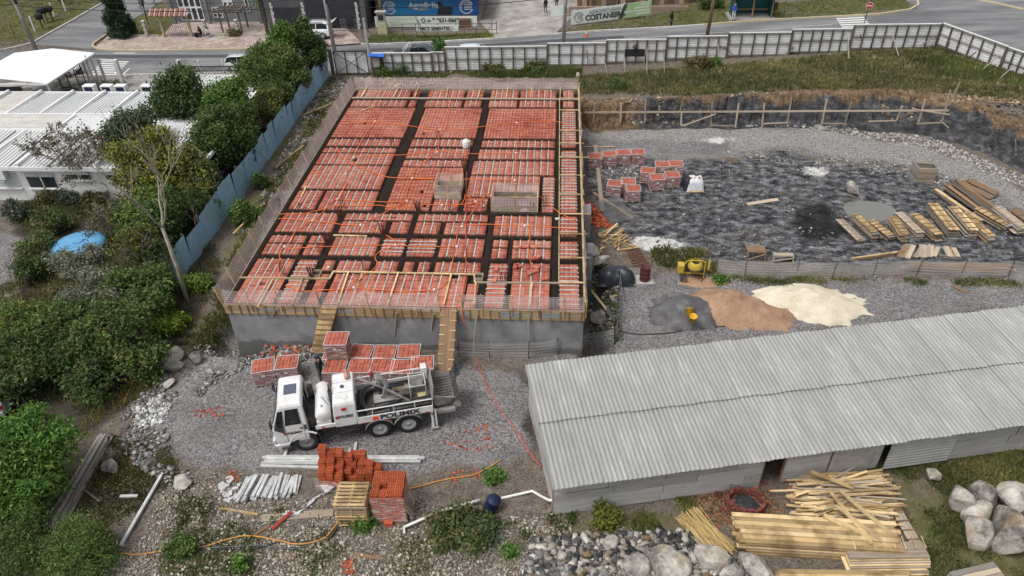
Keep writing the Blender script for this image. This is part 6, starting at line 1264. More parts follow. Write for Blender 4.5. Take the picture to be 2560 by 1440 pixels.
# hopper at the back
HOP=M('hopper_plate',(.36,.35,.33),(.22,.21,.2),3,.7,dirt=(.16,.15,.14),dscale=2)
for q in([(5.35,.35,1.0),(5.35,1.65,1.0),(5.25,1.8,1.75),(5.25,.2,1.75)],[(5.95,.45,.95),(5.95,1.55,.95),(6.2,1.75,1.45),(6.2,.25,1.45)],[(5.35,.35,1.0),(5.95,.45,.95),(6.2,.25,1.45),(5.25,.2,1.75)],[(5.35,1.65,1.0),(5.95,1.55,.95),(6.2,1.75,1.45),(5.25,1.8,1.75)],[(5.35,.35,1.0),(5.95,.45,.95),(5.95,1.55,.95),(5.35,1.65,1.0)]):tquad('hopper_side',q,HOP,tk,.03)
for k in range(8):tb('grate_bar',5.42,6.12,.42+.16*k,.45+.16*k,1.42,1.45,TDK)
tquad('hopper_flap',[(6.15,.25,1.45),(6.15,1.75,1.45),(6.32,1.8,1.75),(6.32,.2,1.75)],TDK,tk);tquad('splash_plate',[(5.22,.1,1.5),(5.22,1.9,1.5),(5.32,1.85,2.2),(5.32,.15,2.2)],HOP,tk)
b=MB();b.cyl(T(6.25,.3,.9),T(6.25,.9,.9),.16,.16,10);b.build('outlet',HOP,tk);tb('rear_beam',5.3,6.15,.12,.3,.75,.9,HOP);tb('rear_beam',5.3,6.15,1.65,1.83,.75,.9,HOP)
for y in(.02,1.85):tb('outrigger_leg',5.1,5.2,y,y+.1,.12,1.1,TW_,bevel=.01);tb('outrigger_leg',5.26,5.33,y,y+.08,.2,1.1,TW_);tb('outrigger_foot',5.06,5.38,y-.08,y+.18,.06,.13,HOP);tb('rear_reflector',5.12,5.18,y-.015,y+.002,.85,.98,RED)
# ---------------------------------------------------------------- people
def cloth(n,c):return M('cloth_'+n,c,tuple(x*.75 for x in c),9,.9,bmp=.3)
SKIN=M('skin',(.36,.2,.13),(.3,.16,.1),6,.55)
def person(pos,rz,pose,top,legs,shoe,hair,label,H=1.53,hat=None,hood=False,sleeve=True):
 """pose: joint name -> (x forward, y left, z up) in units of body height; skin surface grown over the joints"""
 r_=thing('person',pos,label,'person',None,rz);J=dict(pose);k=H
 for s in 'lr':  # fingers: palm and five chains
  e,w=Vector(J['elb'+s]),Vector(J['wri'+s]);d=(w-e).normalized();side=d.cross(Vector((0,0,1))if abs(d.z)<.9 else Vector((1,0,0))).normalized();J['pal'+s]=tuple(w+d*.045);up=side.cross(d)
  for i in range(4):o=side*(.017*(i-1.5));J['f%d%s'%(i,s)]=tuple(w+d*.075+o);J['g%d%s'%(i,s)]=tuple(w+d*(.105-.006*abs(i-1.2))+o-up*.012)
  J['t0'+s]=tuple(w+d*.035-side*.035);J['t1'+s]=tuple(w+d*.06-side*.045-up*.01)
 R=dict(pel=.085,spi=.078,che=.088,nec=.033,hea=.05,top=.046,shol=.042,shor=.042,elbl=.03,elbr=.03,wril=.021,wrir=.021,pall=.02,palr=.02,hipl=.058,hipr=.058,knel=.042,kner=.042,ankl=.027,ankr=.027,toel=.024,toer=.024)
 E_=[('pel','spi',1),('spi','che',1),('che','nec',1),('nec','hea',0),('hea','top',0)]
 for s in 'lr':
  E_+=[('che','sho'+s,1),('sho'+s,'elb'+s,1),('elb'+s,'wri'+s,1 if sleeve else 0),('wri'+s,'pal'+s,0),('pel','hip'+s,2),('hip'+s,'kne'+s,2),('kne'+s,'ank'+s,2),('ank'+s,'toe'+s,3),('pal'+s,'t0'+s,0),('t0'+s,'t1'+s,0)]
  for i in range(4):E_+=[('pal'+s,'f%d%s'%(i,s),0),('f%d%s'%(i,s),'g%d%s'%(i,s),0)]
 names=list(J);ix={n:i for i,n in enumerate(names)};me=bpy.data.meshes.new('body');me.from_pydata([tuple(Vector(J[n])*k)for n in names],[(ix[a],ix[b])for a,b,_ in E_],[])
 o=bpy.data.objects.new('body',me);COL.objects.link(o);md=o.modifiers.new('skin','SKIN');md.use_smooth_shade=True
 for n in names:
  v=me.skin_vertices[0].data[ix[n]];q=R.get(n,.0065)*k;v.radius=(q,q);v.use_root=n=='pel'
 for n in('che','spi','pel'):me.skin_vertices[0].data[ix[n]].radius=(R[n]*k*.8,R[n]*k*1.12)if False else(R[n]*k,R[n]*k)
 s2=o.modifiers.new('sub','SUBSURF');s2.levels=1;s2.render_levels=1;dg=bpy.context.evaluated_depsgraph_get();dg.update();m2=bpy.data.meshes.new_from_object(o.evaluated_get(dg));bpy.data.objects.remove(o);m2.name='body'
 m2.materials.clear()
 for mt in(SKIN,top,legs,shoe):m2.materials.append(mt)
 A=np.array([J[a]for a,b,_ in E_])*k;B=np.array([J[b]for a,b,_ in E_])*k;mi=np.array([m_ for*_,m_ in E_]);rad=np.array([(R.get(a,.0065)+R.get(b,.0065))/2 for a,b,_ in E_])*k
 for pl in m2.polygons:
  c=np.array(pl.center);ab=B-A;t=np.clip(((c-A)*ab).sum(1)/np.maximum((ab*ab).sum(1),1e-9),0,1);d=np.linalg.norm(c-(A+ab*t[:,None]),axis=1)-rad*.6;pl.material_index=int(mi[d.argmin()]);pl.use_smooth=True
 body=bpy.data.objects.new('body',m2);COL.objects.link(body);body.parent=r_
 W=wmat(r_);h,tp=Vector(J['hea'])*k,Vector(J['top'])*k;ax=(tp-h).normalized();hm=W@Matrix.Translation(h)@ax.to_track_quat('Z','Y').to_matrix().to_4x4();q=.062*k
 b=MB();b.lathe([(q*.98,-q*.2 if not hood else-q*.9),(q*1.1,q*.25),(q*1.02,q*.85),(q*.6,q*1.35),(q*.05,q*1.5)],hm@Matrix.Translation((-q*.12,0,q*.35)),12);b.build('hat' if hat else('hood' if hood else 'hair'),hat or hair,r_,smooth=True)
 fx=hm.to_3x3()@Vector((1,0,0));fwd=(W.to_3x3()@Vector((1,0,0)));
 if hat:b=MB();b.box((0,0,0),(1,1,1),M=hm@Matrix.Translation((q*1.25,0,q*.75))@Matrix.Diagonal((q*1.1,q*1.5,q*.12,1)));b.build('visor',hat,r_)
 b=MB();c0=hm@Vector((q*.9,0,q*.25));b.tube([c0,hm@Vector((q*1.15,0,q*.1)),hm@Vector((q*.85,0,0))],[q*.1,q*.17,q*.12],5);b.build('nose',SKIN,r_)
 for s in(-1,1):
  b=MB();b.lathe([(q*.1,0),(q*.08,q*.06)],hm@Matrix.Translation((q*.88,s*q*.36,q*.42))@Matrix.Rotation(PI/2,4,'Y'),6);b.build('eye',LB,r_)
  if not hood:b=MB();b.lathe([(q*.22,-q*.05),(q*.22,q*.05)],hm@Matrix.Translation((0,s*q*.98,q*.3))@Matrix.Rotation(PI/2,4,'X')@Matrix.Diagonal((.7,1.2,1,1)),8);b.build('ear',SKIN,r_)
 b=MB();b.box((0,0,0),(1,1,1),M=hm@Matrix.Translation((q*.88,0,-q*.3))@Matrix.Diagonal((q*.06,q*.5,q*.1,1)));b.build('mouth',M('lips',(.3,.12,.09),(.25,.1,.08),5,.5),r_)
 return r_
STAND=dict(pel=(0,0,.53),spi=(.005,0,.62),che=(.0,0,.74),nec=(.005,0,.845),hea=(.015,0,.885),top=(.015,0,.94),shol=(0,.105,.795),shor=(0,-.105,.795),elbl=(-.02,.15,.63),elbr=(-.02,-.15,.63),wril=(.05,.15,.49),wrir=(.05,-.15,.49),hipl=(0,.055,.5),hipr=(0,-.055,.5),knel=(.015,.06,.28),kner=(.01,-.06,.28),ankl=(0,.06,.045),ankr=(0,-.06,.045),toel=(.075,.065,.02),toer=(.075,-.065,.02))
def pose(**k):d=dict(STAND);d.update(k);return d
NAVY=cloth('navy',(.02,.027,.038));GRY=cloth('grey',(.22,.2,.19));JEAN=cloth('jeans',(.12,.18,.27));PALEJ=cloth('pale_jeans',(.3,.34,.38));BLK_C=cloth('black',(.012,.012,.014));WHT_C=cloth('white',(.65,.65,.64));BLU_C=cloth('blue',(.03,.1,.4));SHOE=cloth('shoe',(.05,.045,.04));HAIR=M('hair_dark',(.015,.012,.01),(.03,.022,.018),9,.7);TAUPE=cloth('taupe',(.3,.26,.24));MARO=cloth('maroon',(.22,.02,.045));DGRY=cloth('dark_grey',(.1,.1,.105))
pp=G(806,953)
person(pp,-.25,pose(wrir=(.1,-.1,.86),elbr=(.12,-.16,.73),wril=(.1,.1,.52),elbl=(.0,.15,.62)),NAVY,DGRY,SHOE,HAIR,'person in a dark navy hooded jacket raising a hand before the block pallets',1.55,hood=False,hat=NAVY)
fp=T(3.35,1.05,1.35)
person(fp,trz+PI*.94,pose(pel=(-.1,0,.5),spi=(.0,0,.6),che=(.1,0,.69),nec=(.19,0,.77),hea=(.225,0,.79),top=(.27,0,.82),shol=(.12,.11,.73),shor=(.12,-.11,.73),elbl=(.16,.17,.58),elbr=(.18,-.16,.58),wril=(.24,.12,.47),wrir=(.28,-.1,.48),hipl=(-.1,.055,.47),hipr=(-.1,-.055,.47),knel=(-.01,.07,.27),kner=(-.08,-.07,.25),ankl=(.02,.07,.045),ankr=(-.14,-.07,.045),toel=(.1,.075,.02),toer=(-.06,-.075,.02)),TAUPE,PALEJ,SHOE,HAIR,'worker in a taupe sweater and red cap bending over the truck bed',1.55,hat=MARO)
b=MB();b.tube([T(2.35,1.5,2.15),T(3.1,1.1,1.98),T(3.7,.78,1.75),T(4.4,.3,1.5)],[.05,.06,.06,.06],8);tag(b.build('suction_pipe',TGR,smooth=True),'grey pipe held by the worker across the truck bed','pipe')
q=G(1832,55);q.z=hzf(q.x,q.y)+.1
person(q,-PI*.55,pose(elbl=(.03,.15,.65),wril=(.07,.06,.6),elbr=(.03,-.15,.65),wrir=(.07,-.06,.6)),BLU_C,WHT_C,BLK_C,HAIR,'person in a blue jacket and white trousers at the bus shelter',1.6,hat=M('cap_grey',(.25,.25,.26),(.2,.2,.21),5,.8))
q=G(1677,68);person(V(q.x,q.y,hzf(q.x,q.y)+.05),-.6,STAND,BLK_C,BLK_C,BLK_C,HAIR,'person all in black standing on the grass verge',1.5)
q=G(1364,32);person(q,2.2,pose(knel=(.08,.06,.29),ankr=(-.08,-.06,.045),toer=(0,-.065,.02)),NAVY,DGRY,WHT_C,HAIR,'person in dark clothes and pale shoes walking up the driveway',1.55)
q=G(1391,22);person(q,1.9,STAND,BLK_C,JEAN,SHOE,HAIR,'person in blue jeans standing by the driveway pole',1.55)
SIT=pose(pel=(0,0,.2),spi=(.01,0,.29),che=(.03,0,.41),nec=(.05,0,.515),hea=(.07,0,.555),top=(.08,0,.61),shol=(.03,.1,.465),shor=(.03,-.1,.465),elbl=(.1,.14,.34),elbr=(.1,-.14,.34),wril=(.2,.08,.33),wrir=(.2,-.08,.33),hipl=(.0,.06,.18),hipr=(.0,-.06,.18),knel=(.2,.08,.28),kner=(.22,-.08,.26),ankl=(.22,.08,.05),ankr=(.3,-.08,.04),toel=(.29,.085,.02),toer=(.37,-.085,.025))
q=G(505,94,.12);person(q+V(0,.0,-.0),-PI*.55,SIT,BLK_C,BLK_C,SHOE,HAIR,'person in black sitting on the plinth by the roofed gate',1.55)
q=G(524,95,.12);person(q,-PI*.45,SIT,WHT_C,JEAN,WHT_C,HAIR,'person in a white top and jeans sitting on the plinth',1.55)
c=G(493,95,.12);tag(MB().lathe([(.02,0),(.2,.02),(.22,.2),(.16,.38),(.03,.42)],Matrix.Translation(c),9).build('backpack',BLK_C,smooth=True),'black bag standing beside the seated people','bag')
# ---------------------------------------------------------------- block pallets
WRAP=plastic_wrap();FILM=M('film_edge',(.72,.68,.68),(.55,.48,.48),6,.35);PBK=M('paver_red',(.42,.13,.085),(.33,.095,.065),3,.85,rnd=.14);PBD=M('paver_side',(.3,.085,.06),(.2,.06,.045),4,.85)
rp=random.Random(21)
def pallet_proto(patt):
 r_=thing('block_pallet',(0,0,0),'x','pallet');w,d,h=1.0,.92,.92
 for k in range(5):plank('slat',V(-w/2,-d/2+.08+k*(d-.16)/4,.11),V(w/2,-d/2+.08+k*(d-.16)/4,.11),.1,.025,wood('fresh'),r_)
 for k in range(3):plank('runner',V(-w/2+.06+k*(w-.12)/2,-d/2,.05),V(-w/2+.06+k*(w-.12)/2,d/2,.05),.08,.09,wood('fresh'),r_)
 b=MB();nl=5;hh=(h-.125-.17)/nl
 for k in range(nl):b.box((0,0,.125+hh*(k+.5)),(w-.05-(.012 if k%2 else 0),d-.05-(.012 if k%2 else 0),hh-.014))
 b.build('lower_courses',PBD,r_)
 # top course: brick by brick
 zt=h-.17/2;cells=[]
 if patt==0:cells=[(i/4,j/4,.25,.25)for i in range(4)for j in range(4)]
 elif patt==1:cells=[(i/5,j*.5,.2,.5)for i in range(5)for j in range(2)]
 else:
  for j in range(3):
   for i in range(3):cells.append((i/3,j/3,1/3,1/3))if(i+j)%2 else cells.extend([(i/3,j/3,1/6,1/3),(i/3+1/6,j/3,1/6,1/3)])
 for x,y,a,c in cells:
  o=plank('brick',V(-w/2+.03+(x+.004)*(w-.06),-d/2+.03+(y+c/2)*(d-.06),zt+rp.uniform(-.012,.006)),V(-w/2+.03+(x+a-.004)*(w-.06)-.014,-d/2+.03+(y+c/2)*(d-.06),zt+rp.uniform(-.012,.006)),c*(d-.06)-.018,.17,PBK,r_)
 b=MB();b.loft([[V(x*(w/2+.012),y*(d/2+.012),z)for x,y in((-1,-1),(1,-1),(1,1),(-1,1))]for z in(.1,.3,.5,.7,h-.02)],cap=False);b.build('film',WRAP,r_)
 b=MB()
 for(x0,y0),(x1,y1)in(((-1,-1),(1,-1)),((1,-1),(1,1)),((1,1),(-1,1)),((-1,1),(-1,-1))):b.beam(V(x0*w/2,y0*d/2,h+.0),V(x1*w/2,y1*d/2,h+.0),.024,.02)
 b.build('film_rim',FILM,r_);b=MB();b.add([V(-.1,-d/2-.018,.62),V(.06,-d/2-.018,.62),V(.06,-d/2-.018,.74),V(-.1,-d/2-.018,.74)],[(0,1,2,3)]);b.build('paper_tag',JB,r_);return r_
protos=[pallet_proto(k)for k in range(3)];used_p=[False]*3
def put_pallet(px,py,z,rz,label,group,s=1.0,k=None):
 k=rp.randrange(3)if k is None else k
 if not used_p[k]:o=protos[k];used_p[k]=True
 else:o=copy_tree(protos[k])
 p=P(px,py,z+.92*s);zz=max(hzf(p.x,p.y)-.02,z)if z<.1 else z
 o.matrix_basis=Matrix.Translation((p.x,p.y,zz))@Matrix.Rotation(rz,4,'Z')@Matrix.Scale(s,4);tag(o,label,'pallet',group);return o
FG='red block pallets by the front wall';RG='red block pallets in the dark yard'
for i,(px,py,z,rz,l,k)in enumerate(((657,913,0,.28,'wrapped red block pallet standing leftmost, away from the others',2),(717,905,0,.16,'wrapped red block pallet second from the left, before the rubble',2),(838,882,0,.05,'wrapped red block pallet carrying another one at the foot of the ramp',1),(841,846,.93,.05,'wrapped red block pallet stacked on top of another by the pale ramp',1),
 (903,878,0,-.05,'wrapped block pallet in the rear row next to the stacked one',0),(962,879,0,.02,'wrapped block pallet in the middle of the rear row',0),(1022,877,0,.06,'wrapped block pallet at the right end of the rear row',0),(838,915,0,.06,'wrapped block pallet behind the truck, directly right of the standing worker',1),(900,914,0,.03,'second wrapped block pallet of the front row behind the truck',2),(956,913,0,-.03,'middle wrapped block pallet of the front row behind the truck',2),(1005,916,0,.08,'fourth wrapped block pallet of the front row behind the truck',2),(1056,907,0,.12,'rightmost wrapped block pallet of the front row behind the truck',2))):
 put_pallet(px,py,z,rz,l,FG,.98 if i<2 else 1.0,k)
for i,(px,py,rz,l,k)in enumerate(((1488,389,.05,'opened block pallet nearest the building in the back row of four',1),(1524,384,.05,'second block pallet of the back row of four',1),(1559,380,.04,'third block pallet of the back row of four',0),(1595,379,.04,'rightmost block pallet of the back row of four',1),(1656,410,.0,'left block pallet at the back of the cluster of five',1),(1690,408,0,'right block pallet at the back of the cluster of five',0),(1620,425,-.15,'leftmost block pallet of the cluster of five',0),(1643,442,.1,'front left block pallet of the cluster of five',0),(1681,436,.06,'front right block pallet of the cluster with loose halves on top',0),(1537,458,-.2,'left block pallet of the near group of three',1),(1571,452,-.05,'rear block pallet of the near group of three',0),(1583,470,.04,'front block pallet of the near group of three',1))):
 put_pallet(px,py,0,rz,l,RG,.9,k)
 # covered pallet
c=P(1733,452,.5);c.z=hzf(c.x,c.y);cv=thing('covered_pallet',c,'pallet draped in white and black plastic beside the block pallets','pallet')
def lump(c,rx,ry,h,seed,nx=22,ny=16,pw=2.6,flat=.0,rz=0.0):
 """draped heap"""
 b=MB();ca,sa=math.cos(rz),math.sin(rz)
 def f(u,v):
  x,y=2*u-1,2*v-1;k=max(0.0,1-(abs(x)**pw+abs(y)**pw))**.5;n=mnoise.noise(Vector((x*2.2+seed,y*2.2,seed*.7)))*.16+mnoise.noise(Vector((x*6+seed,y*6,3.3)))*.06
  X=x*rx*(1+.1*n);Y=y*ry*(1+.1*n);return(c.x+X*ca-Y*sa,c.y+X*sa+Y*ca,c.z+max(-.05,h*k*(1+n)-.03*(1-k)+n*.08))
 b.grid(nx,ny,f);return b
lump(c+V(.1,0,0),.58,.52,.75,3,pw=5).build('white_sheet',M('sheet_white',(.66,.68,.7),(.5,.52,.55),5,.35,bmp=.5),cv,smooth=True,fixn=False)
lump(c+V(-.42,.02,0),.22,.5,.8,7,pw=5).build('black_sheet',M('sheet_black',(.02,.022,.026),(.035,.037,.042),5,.4,bmp=.5),cv,smooth=True,fixn=False)
for dx in(-.2,.1,.35):MB().box(c+V(dx,-.1,.74),(.2,.1,.07),dx*5).build('brick_weight',PBK,cv)
plank('pallet_board',c+V(-.35,-.62,.03),c+V(.5,-.6,.05),.16,.04,wood('fresh'),cv)
# ---------------------------------------------------------------- hollow bricks, timber pallets, joists in the foreground
HBK=M('hollow_brick',(.5,.115,.045),(.38,.085,.035),4,.85,rnd=.15);HBD=M('brick_hole_shade',(.09,.02,.012),(.06,.015,.01),4,.95)  # the second, darker clay tone paints the shade down in the holes
def hollow_mesh():
 b=MB();w,d,h=.3,.26,.21;b.box((0,0,-.012),(w,d,h-.024));b.m=[1]*len(b.m);b.mi=0
 b.box((0,0,-.02),(w+.004,d+.004,h-.05))
 for i in range(5):b.box((-w/2+.012+i*(w-.024)/4,0,0),(.02,d,h))
 for j in range(4):b.box((0,-d/2+.012+j*(d-.024)/3,.0),(w-.002,.018,h+.002))
 return b.mesh('hollow_brick',[HBK,HBD])
HM=hollow_mesh()
def brick_stack(name,label,origin,cols,dx,dy,rz,base=0.0,parent_extra=None):
 """cols: list of (i, j, courses, turned)"""
 r_=thing(name,origin,label,'bricks','hollow brick stacks',rz)
 for i,j,n,tw in cols:
  for k in range(n):
   o=bpy.data.objects.new('brick',HM);COL.objects.link(o);o.parent=r_
   o.matrix_basis=Matrix.Translation((i*dx+rp.uniform(-.012,.012),j*dy+rp.uniform(-.012,.012),base+.105+.212*k))@Matrix.Rotation((PI/2 if(tw+k)%2 else 0)+rp.uniform(-.06,.06),4,'Z')
 return r_
p=G(812,1212);brick_stack('brick_stack','tall uneven stack of orange hollow bricks behind the timber pallets',p,[(0,0,4,0),(1,0,4,1),(2,0,3,0),(0,1,5,1),(1,1,5,0),(2,1,4,1),(0,2,7,0),(1,2,6,1),(2,2,6,0),(3,1,3,1),(3,2,5,0)],.32,.3,.02,.05)
p=G(888,1206);brick_stack('brick_stack','low stack of orange hollow bricks beside the tall one',p,[(0,0,2,0),(1,0,3,0),(2,0,3,0),(0,1,4,0),(1,1,4,0),(2,1,4,1),(3,1,3,1),(0,2,5,0),(1,2,5,0)],.31,.28,.05,.05)
p=G(950,1300);bs3=brick_stack('brick_stack','film wrapped stack of orange hollow bricks right of the timber pallets',p,[(i,j,(6 if(i,j)in((1,1),)else 7),(i+j)%2)for i in range(4)for j in range(4)],.29,.28,.06,.1)
W3=wmat(bs3);b=MB();b.loft([[W3@Vector((x,y,z))for x,y in((-.18,-.18),(1.06,-.18),(1.06,1.02),(-.18,1.02))]for z in(.05,.4,.8,1.2,1.5)],cap=False);b.build('film',WRAP,bs3);plank('pallet_base',W3@Vector((-.2,.42,.05)),W3@Vector((1.08,.42,.05)),1.2,.09,wood('brown'),bs3)
p=G(973,1312);tag(MB().box(p+V(0,0,.1),(.3,.2,.2),.1).build('loose_brick',HBK),'single hollow brick on the ground before the wrapped stack','brick')
# plastic film trailing from the tall stack
b=MB();pts=GP([(815,1215),(826,1232),(806,1243),(786,1250),(775,1265),(757,1280),(735,1288),(712,1284)])
b.grid(28,5,lambda u,v:(lambda q,i:q+V((v-.5)*.25*(1.4-u),(v-.5)*.22,.05+.1*mnoise.noise(Vector((u*9,v*4,1)))+.12*(1-u)))(pts[min(int(u*7),6)].lerp(pts[min(int(u*7),6)+1],u*7-min(int(u*7),6)),0));tag(b.build('plastic_film',M('film_white',(.66,.64,.66),(.5,.48,.5),8,.3,bmp=.6),smooth=True,fixn=False),'crumpled clear film trailing from the tall brick stack','plastic film')
b=MB();q0=G(795,1222);b.grid(14,5,lambda u,v:q0+V(u*1.1,-.16+.03*math.sin(u*20),.05+v*.75*(1-.3*u)+.03*math.sin(u*13)));tag(b.build('plastic_film',WRAP,smooth=True,fixn=False),'clear film wrapped round the foot of the tall brick stack','plastic film')
def timber_pallet(origin,rz,label,n,k='fresh',tilt=None):
 r_=thing('timber_pallets',origin,label,'pallets',None,rz)
 if tilt:r_.matrix_basis=r_.matrix_basis@tilt
 W=wmat(r_)
 for q in range(n):
  o=V(rp.uniform(-.03,.03),rp.uniform(-.03,.03),q*.135);kk=k if rp.random()<.7 else 'weath'
  for i in range(7):plank('slat',W@(o+V(-.58,-.48+.16*i,.12)),W@(o+V(.58,-.48+.16*i,.12)),.1,.022,wood(kk),r_,up=W.to_3x3()@Vector((0,0,1)))
  for i in range(3):plank('runner',W@(o+V(-.52+.52*i,-.52,.06)),W@(o+V(-.52+.52*i,.52,.06)),.09,.08,wood(kk),r_,up=W.to_3x3()@Vector((0,0,1)))
 return r_
timber_pallet(G(893,1290),.04,'tall stack of empty timber pallets between the brick stacks',10)
timber_pallet(G(1022,1275),.1,'single timber pallet leaning against the wrapped brick stack',1,'fresh',Matrix.Translation((-.1,0,.6))@Matrix.Rotation(1.2,4,'Y')@Matrix.Rotation(.0,4,'Z'))
# precast joists
PJ=M('precast_joist',(.56,.57,.57),(.42,.43,.43),3,.8,rnd=.12,dirt=(.36,.35,.33),dscale=2.5)
def joist_obj(a,b,parent=None,label=None,group=None):
 o=plank('precast_joist',a,b,.11,.09,PJ,parent);return tag(o,label,'joist',group)if label else o
jp=thing('joist_pile',G(665,1230),'pile of short white concrete joists lying side by side','joists')
for i in range(34):
 f=i/33;a=G(590+148*f+rp.uniform(-5,5),1255+rp.uniform(-7,7)-14*f,.07+.1*(i%3==1)+.08*(i%5==2));b=G(622+128*f+rp.uniform(-4,4),1198+rp.uniform(-5,4)-2*f,.07+.1*(i%3==1)+.08*(i%5==2));joist_obj(a,b,jp)
jl=thing('joist_pile',G(850,1158),'long white concrete joists lying behind the brick stacks','joists')
for i,(x0,y0,x1,y1)in enumerate(((668,1145,1050,1146),(658,1150,1062,1151),(663,1156,1052,1157),(655,1163,930,1166),(652,1168,860,1174),(670,1152,1045,1153),(660,1160,900,1161))):joist_obj(G(x0,y0,.08+.05*(i%2)),G(x1,y1,.08+.05*(i%2)),jl)
for i,(a,b,l)in enumerate((((303,1368),(408,1187),'long single white concrete joist on the soil at the left'),((302,1244),(346,1244),'short white joist offcut on the orange soil'),((712,1145),(720,1124),'short joist poking out behind the front wheel'),((870,1145),(876,1125),'short upright joist left of the long grey one'),((885,1147),(891,1110),'grey joist lying on the gravel behind the bricks'))):joist_obj(G(*a,.07),G(*b,.09),None,l)
jo=thing('joist_offcuts',G(585,1215),'scatter of short white joist offcuts beside the joist pile','offcuts')
for i in range(26):c=G(rp.uniform(545,600),rp.uniform(1195,1255),.05);a=rp.uniform(0,3);L=rp.uniform(.1,.3);joist_obj(c-V(math.cos(a),math.sin(a),0)*L/2,c+V(math.cos(a),math.sin(a),.1)*L/2,jo)
def board(a,b,w,h,k,label,cat='board',z0=.04,z1=None,mat=None):return tag(plank('board',G(*a,z0),G(*b,z0 if z1 is None else z1),w,h,mat or wood(k)),label,cat)
board((655,1298),(834,1283),.32,.05,'weath','wide weathered plank lying left of the timber pallets');board((681,1325),(731,1284),.14,.07,'x','red painted timber resting on the wide plank',z1=.12,mat=M('red_paint_wood',(.3,.04,.025),(.22,.03,.02),5,.7));board((635,1340),(675,1315),.13,.06,'brown','dark brown timber offcut below the wide plank')
board((553,1272),(645,1288),.1,.05,'fresh','thin yellow batten on the grass left of the plank');board((884,1388),(952,1398),.14,.05,'brown','broken brown board on the pebbles at the bottom');board((1868,512),(1945,500),.3,.05,'weath','pale plank lying on the dark yard');board((1488,366),(1506,532),.26,.06,'weath','long plank leaning out beside the right slab edge',z0=.1,z1=.1)
board((1484,483),(1582,546),.2,.05,'pale','long pale plank lying across the steel mesh');board((1460,368),(1535,368),.1,.05,'pale','thin batten behind the back row of pallets');board((1463,735),(1520,782),.14,.05,'pale','pale board bridging the trench beside the building',z0=.7,z1=.1);board((2380,715),(2420,735),.2,.04,'brown','brown board lying on the gravel by the shed')
board((1490,1213),(1640,1237),.001,.001,'grey','x')if False else None
board((182,1205),(250,1255),.06,.05,'grey','thin grey stick lying across the pole bundle');board((255,1108),(235,1150),.1,.05,'fresh','yellowish slat on the pole bundle',z0=.2)
def sticks(name,label,cat,a0,a1,b0,b1,n,w,h,kinds,zmax=.25,jit=.0,group=None,up=None):
 """bundle: from the line a0-a1 to the line b0-b1 (pixels)"""
 a0,a1,b0,b1=G(*a0),G(*a1),G(*b0),G(*b1);r_=thing(name,(a0+a1+b0+b1)/4,label,cat,group)
 for i in range(n):
  f=rp.random();g=min(1,max(0,f+rp.uniform(-jit,jit)));z=rp.uniform(.03,zmax)*(1-abs(f-.5)*.8);p=a0.lerp(a1,f)+V(0,0,z);q=b0.lerp(b1,g)+V(0,0,z+rp.uniform(-.03,.05));t0,t1=rp.uniform(0,.12),rp.uniform(.88,1.0);plank('stick' if w<.09 else 'board',p.lerp(q,t0),p.lerp(q,t1),w*rp.uniform(.7,1.3),h,wood(rp.choice(kinds)),r_)
 return r_
sticks('pole_bundle','long bundle of weathered grey poles lying at the left edge','poles',(105,1330),(150,1345),(255,1088),(283,1092),44,.07,.06,['grey','grey','weath'],.3,.3)
# reeds and sawn timber, bottom right
rd=thing('reed_bundle',G(1770,1340),'fanned bundle of thin yellow reeds on the ground','reeds');STRAW=MW('reed_straw',(.52,.38,.17),(.4,.28,.12),.25)
for i in range(64):
 f=rp.random();a=G(1690+55*f+rp.uniform(-8,8),1302-28*f+rp.uniform(-6,6),rp.uniform(.05,.3));b=G(1795+28*f+rp.uniform(-22,22),1378+20*(1-f)+rp.uniform(-14,16),rp.uniform(.05,.3));plank('reed',a,b,.022,.022,STRAW,rd)
lm=thing('lumber_stack',G(2040,1380),'big neat stack of fresh yellow sawn boards','lumber');A=P(1846,1330,.4);B=P(2205,1352,.4);dl=(B-A);dl.z=0;dl.normalize();nl_=V(-dl.y,dl.x,0)
for k in range(9):
 for j in range(7):
  if k==8 and j<2:continue
  o=A+nl_*(.17*j-.55+.02*(k%2))-V(0,0,A.z)+V(0,0,.07+.085*k);s0=rp.uniform(-.22,.12)+(.3 if k<3 and j<3 else 0);plank('board',o+dl*s0,o+dl*(5.35+rp.uniform(-.1,.14)),.162,.074,wood('fresh')if rp.random()<.75 else wood('pale'),lm)
sb_=thing('batten_heap',G(2090,1250),'loose heap of fresh thin battens behind the board stack','battens')
for i in range(150):
 f=rp.random();zz=.05+.6*(1-abs(f-.45)*1.3)*rp.random();c=G(2095+rp.uniform(-38,38)+30*f,1190+118*f,0)+V(0,0,max(.04,zz));a=rp.gauss(.05,.13)if rp.random()<.85 else rp.uniform(-.6,.7);L=rp.uniform(1.0,1.75);d=V(math.cos(a),math.sin(a),rp.uniform(-.04,.04))*L;plank('batten',c-d,c+d,rp.uniform(.05,.12),.035,wood(rp.choice(('fresh','pale','pale','fresh','weath'))),sb_)
sticks('scrap_heap','scattered timber offcuts in front of the shed door','offcuts',(1955,1190),(1985,1235),(2130,1180),(2120,1215),40,.1,.03,['pale','weath','weath','fresh'],.3,.5)
for i,(a,b,w)in enumerate((((2060,1262),(2165,1392),.14),((2085,1262),(2215,1370),.15),((2045,1325),(2170,1378),.2),((2075,1300),(2190,1385),.12),((2015,1215),(2120,1252),.15))):tag(plank('board',G(*a,.85),G(*b,.75),w,.05,wood('pale' if i%2 else 'fresh')),('long board resting slantwise on the big board stack','wide slanting board over the batten heap','short thick board slanting across the board stack','narrow slanting board on the board stack','weathered board lying over the batten heap')[i],'board')
tag(plank('batten',G(1922,1240,.3),G(2060,1243,.45),.06,.04,wood('pale')),'single long batten sticking out left of the heap','batten')
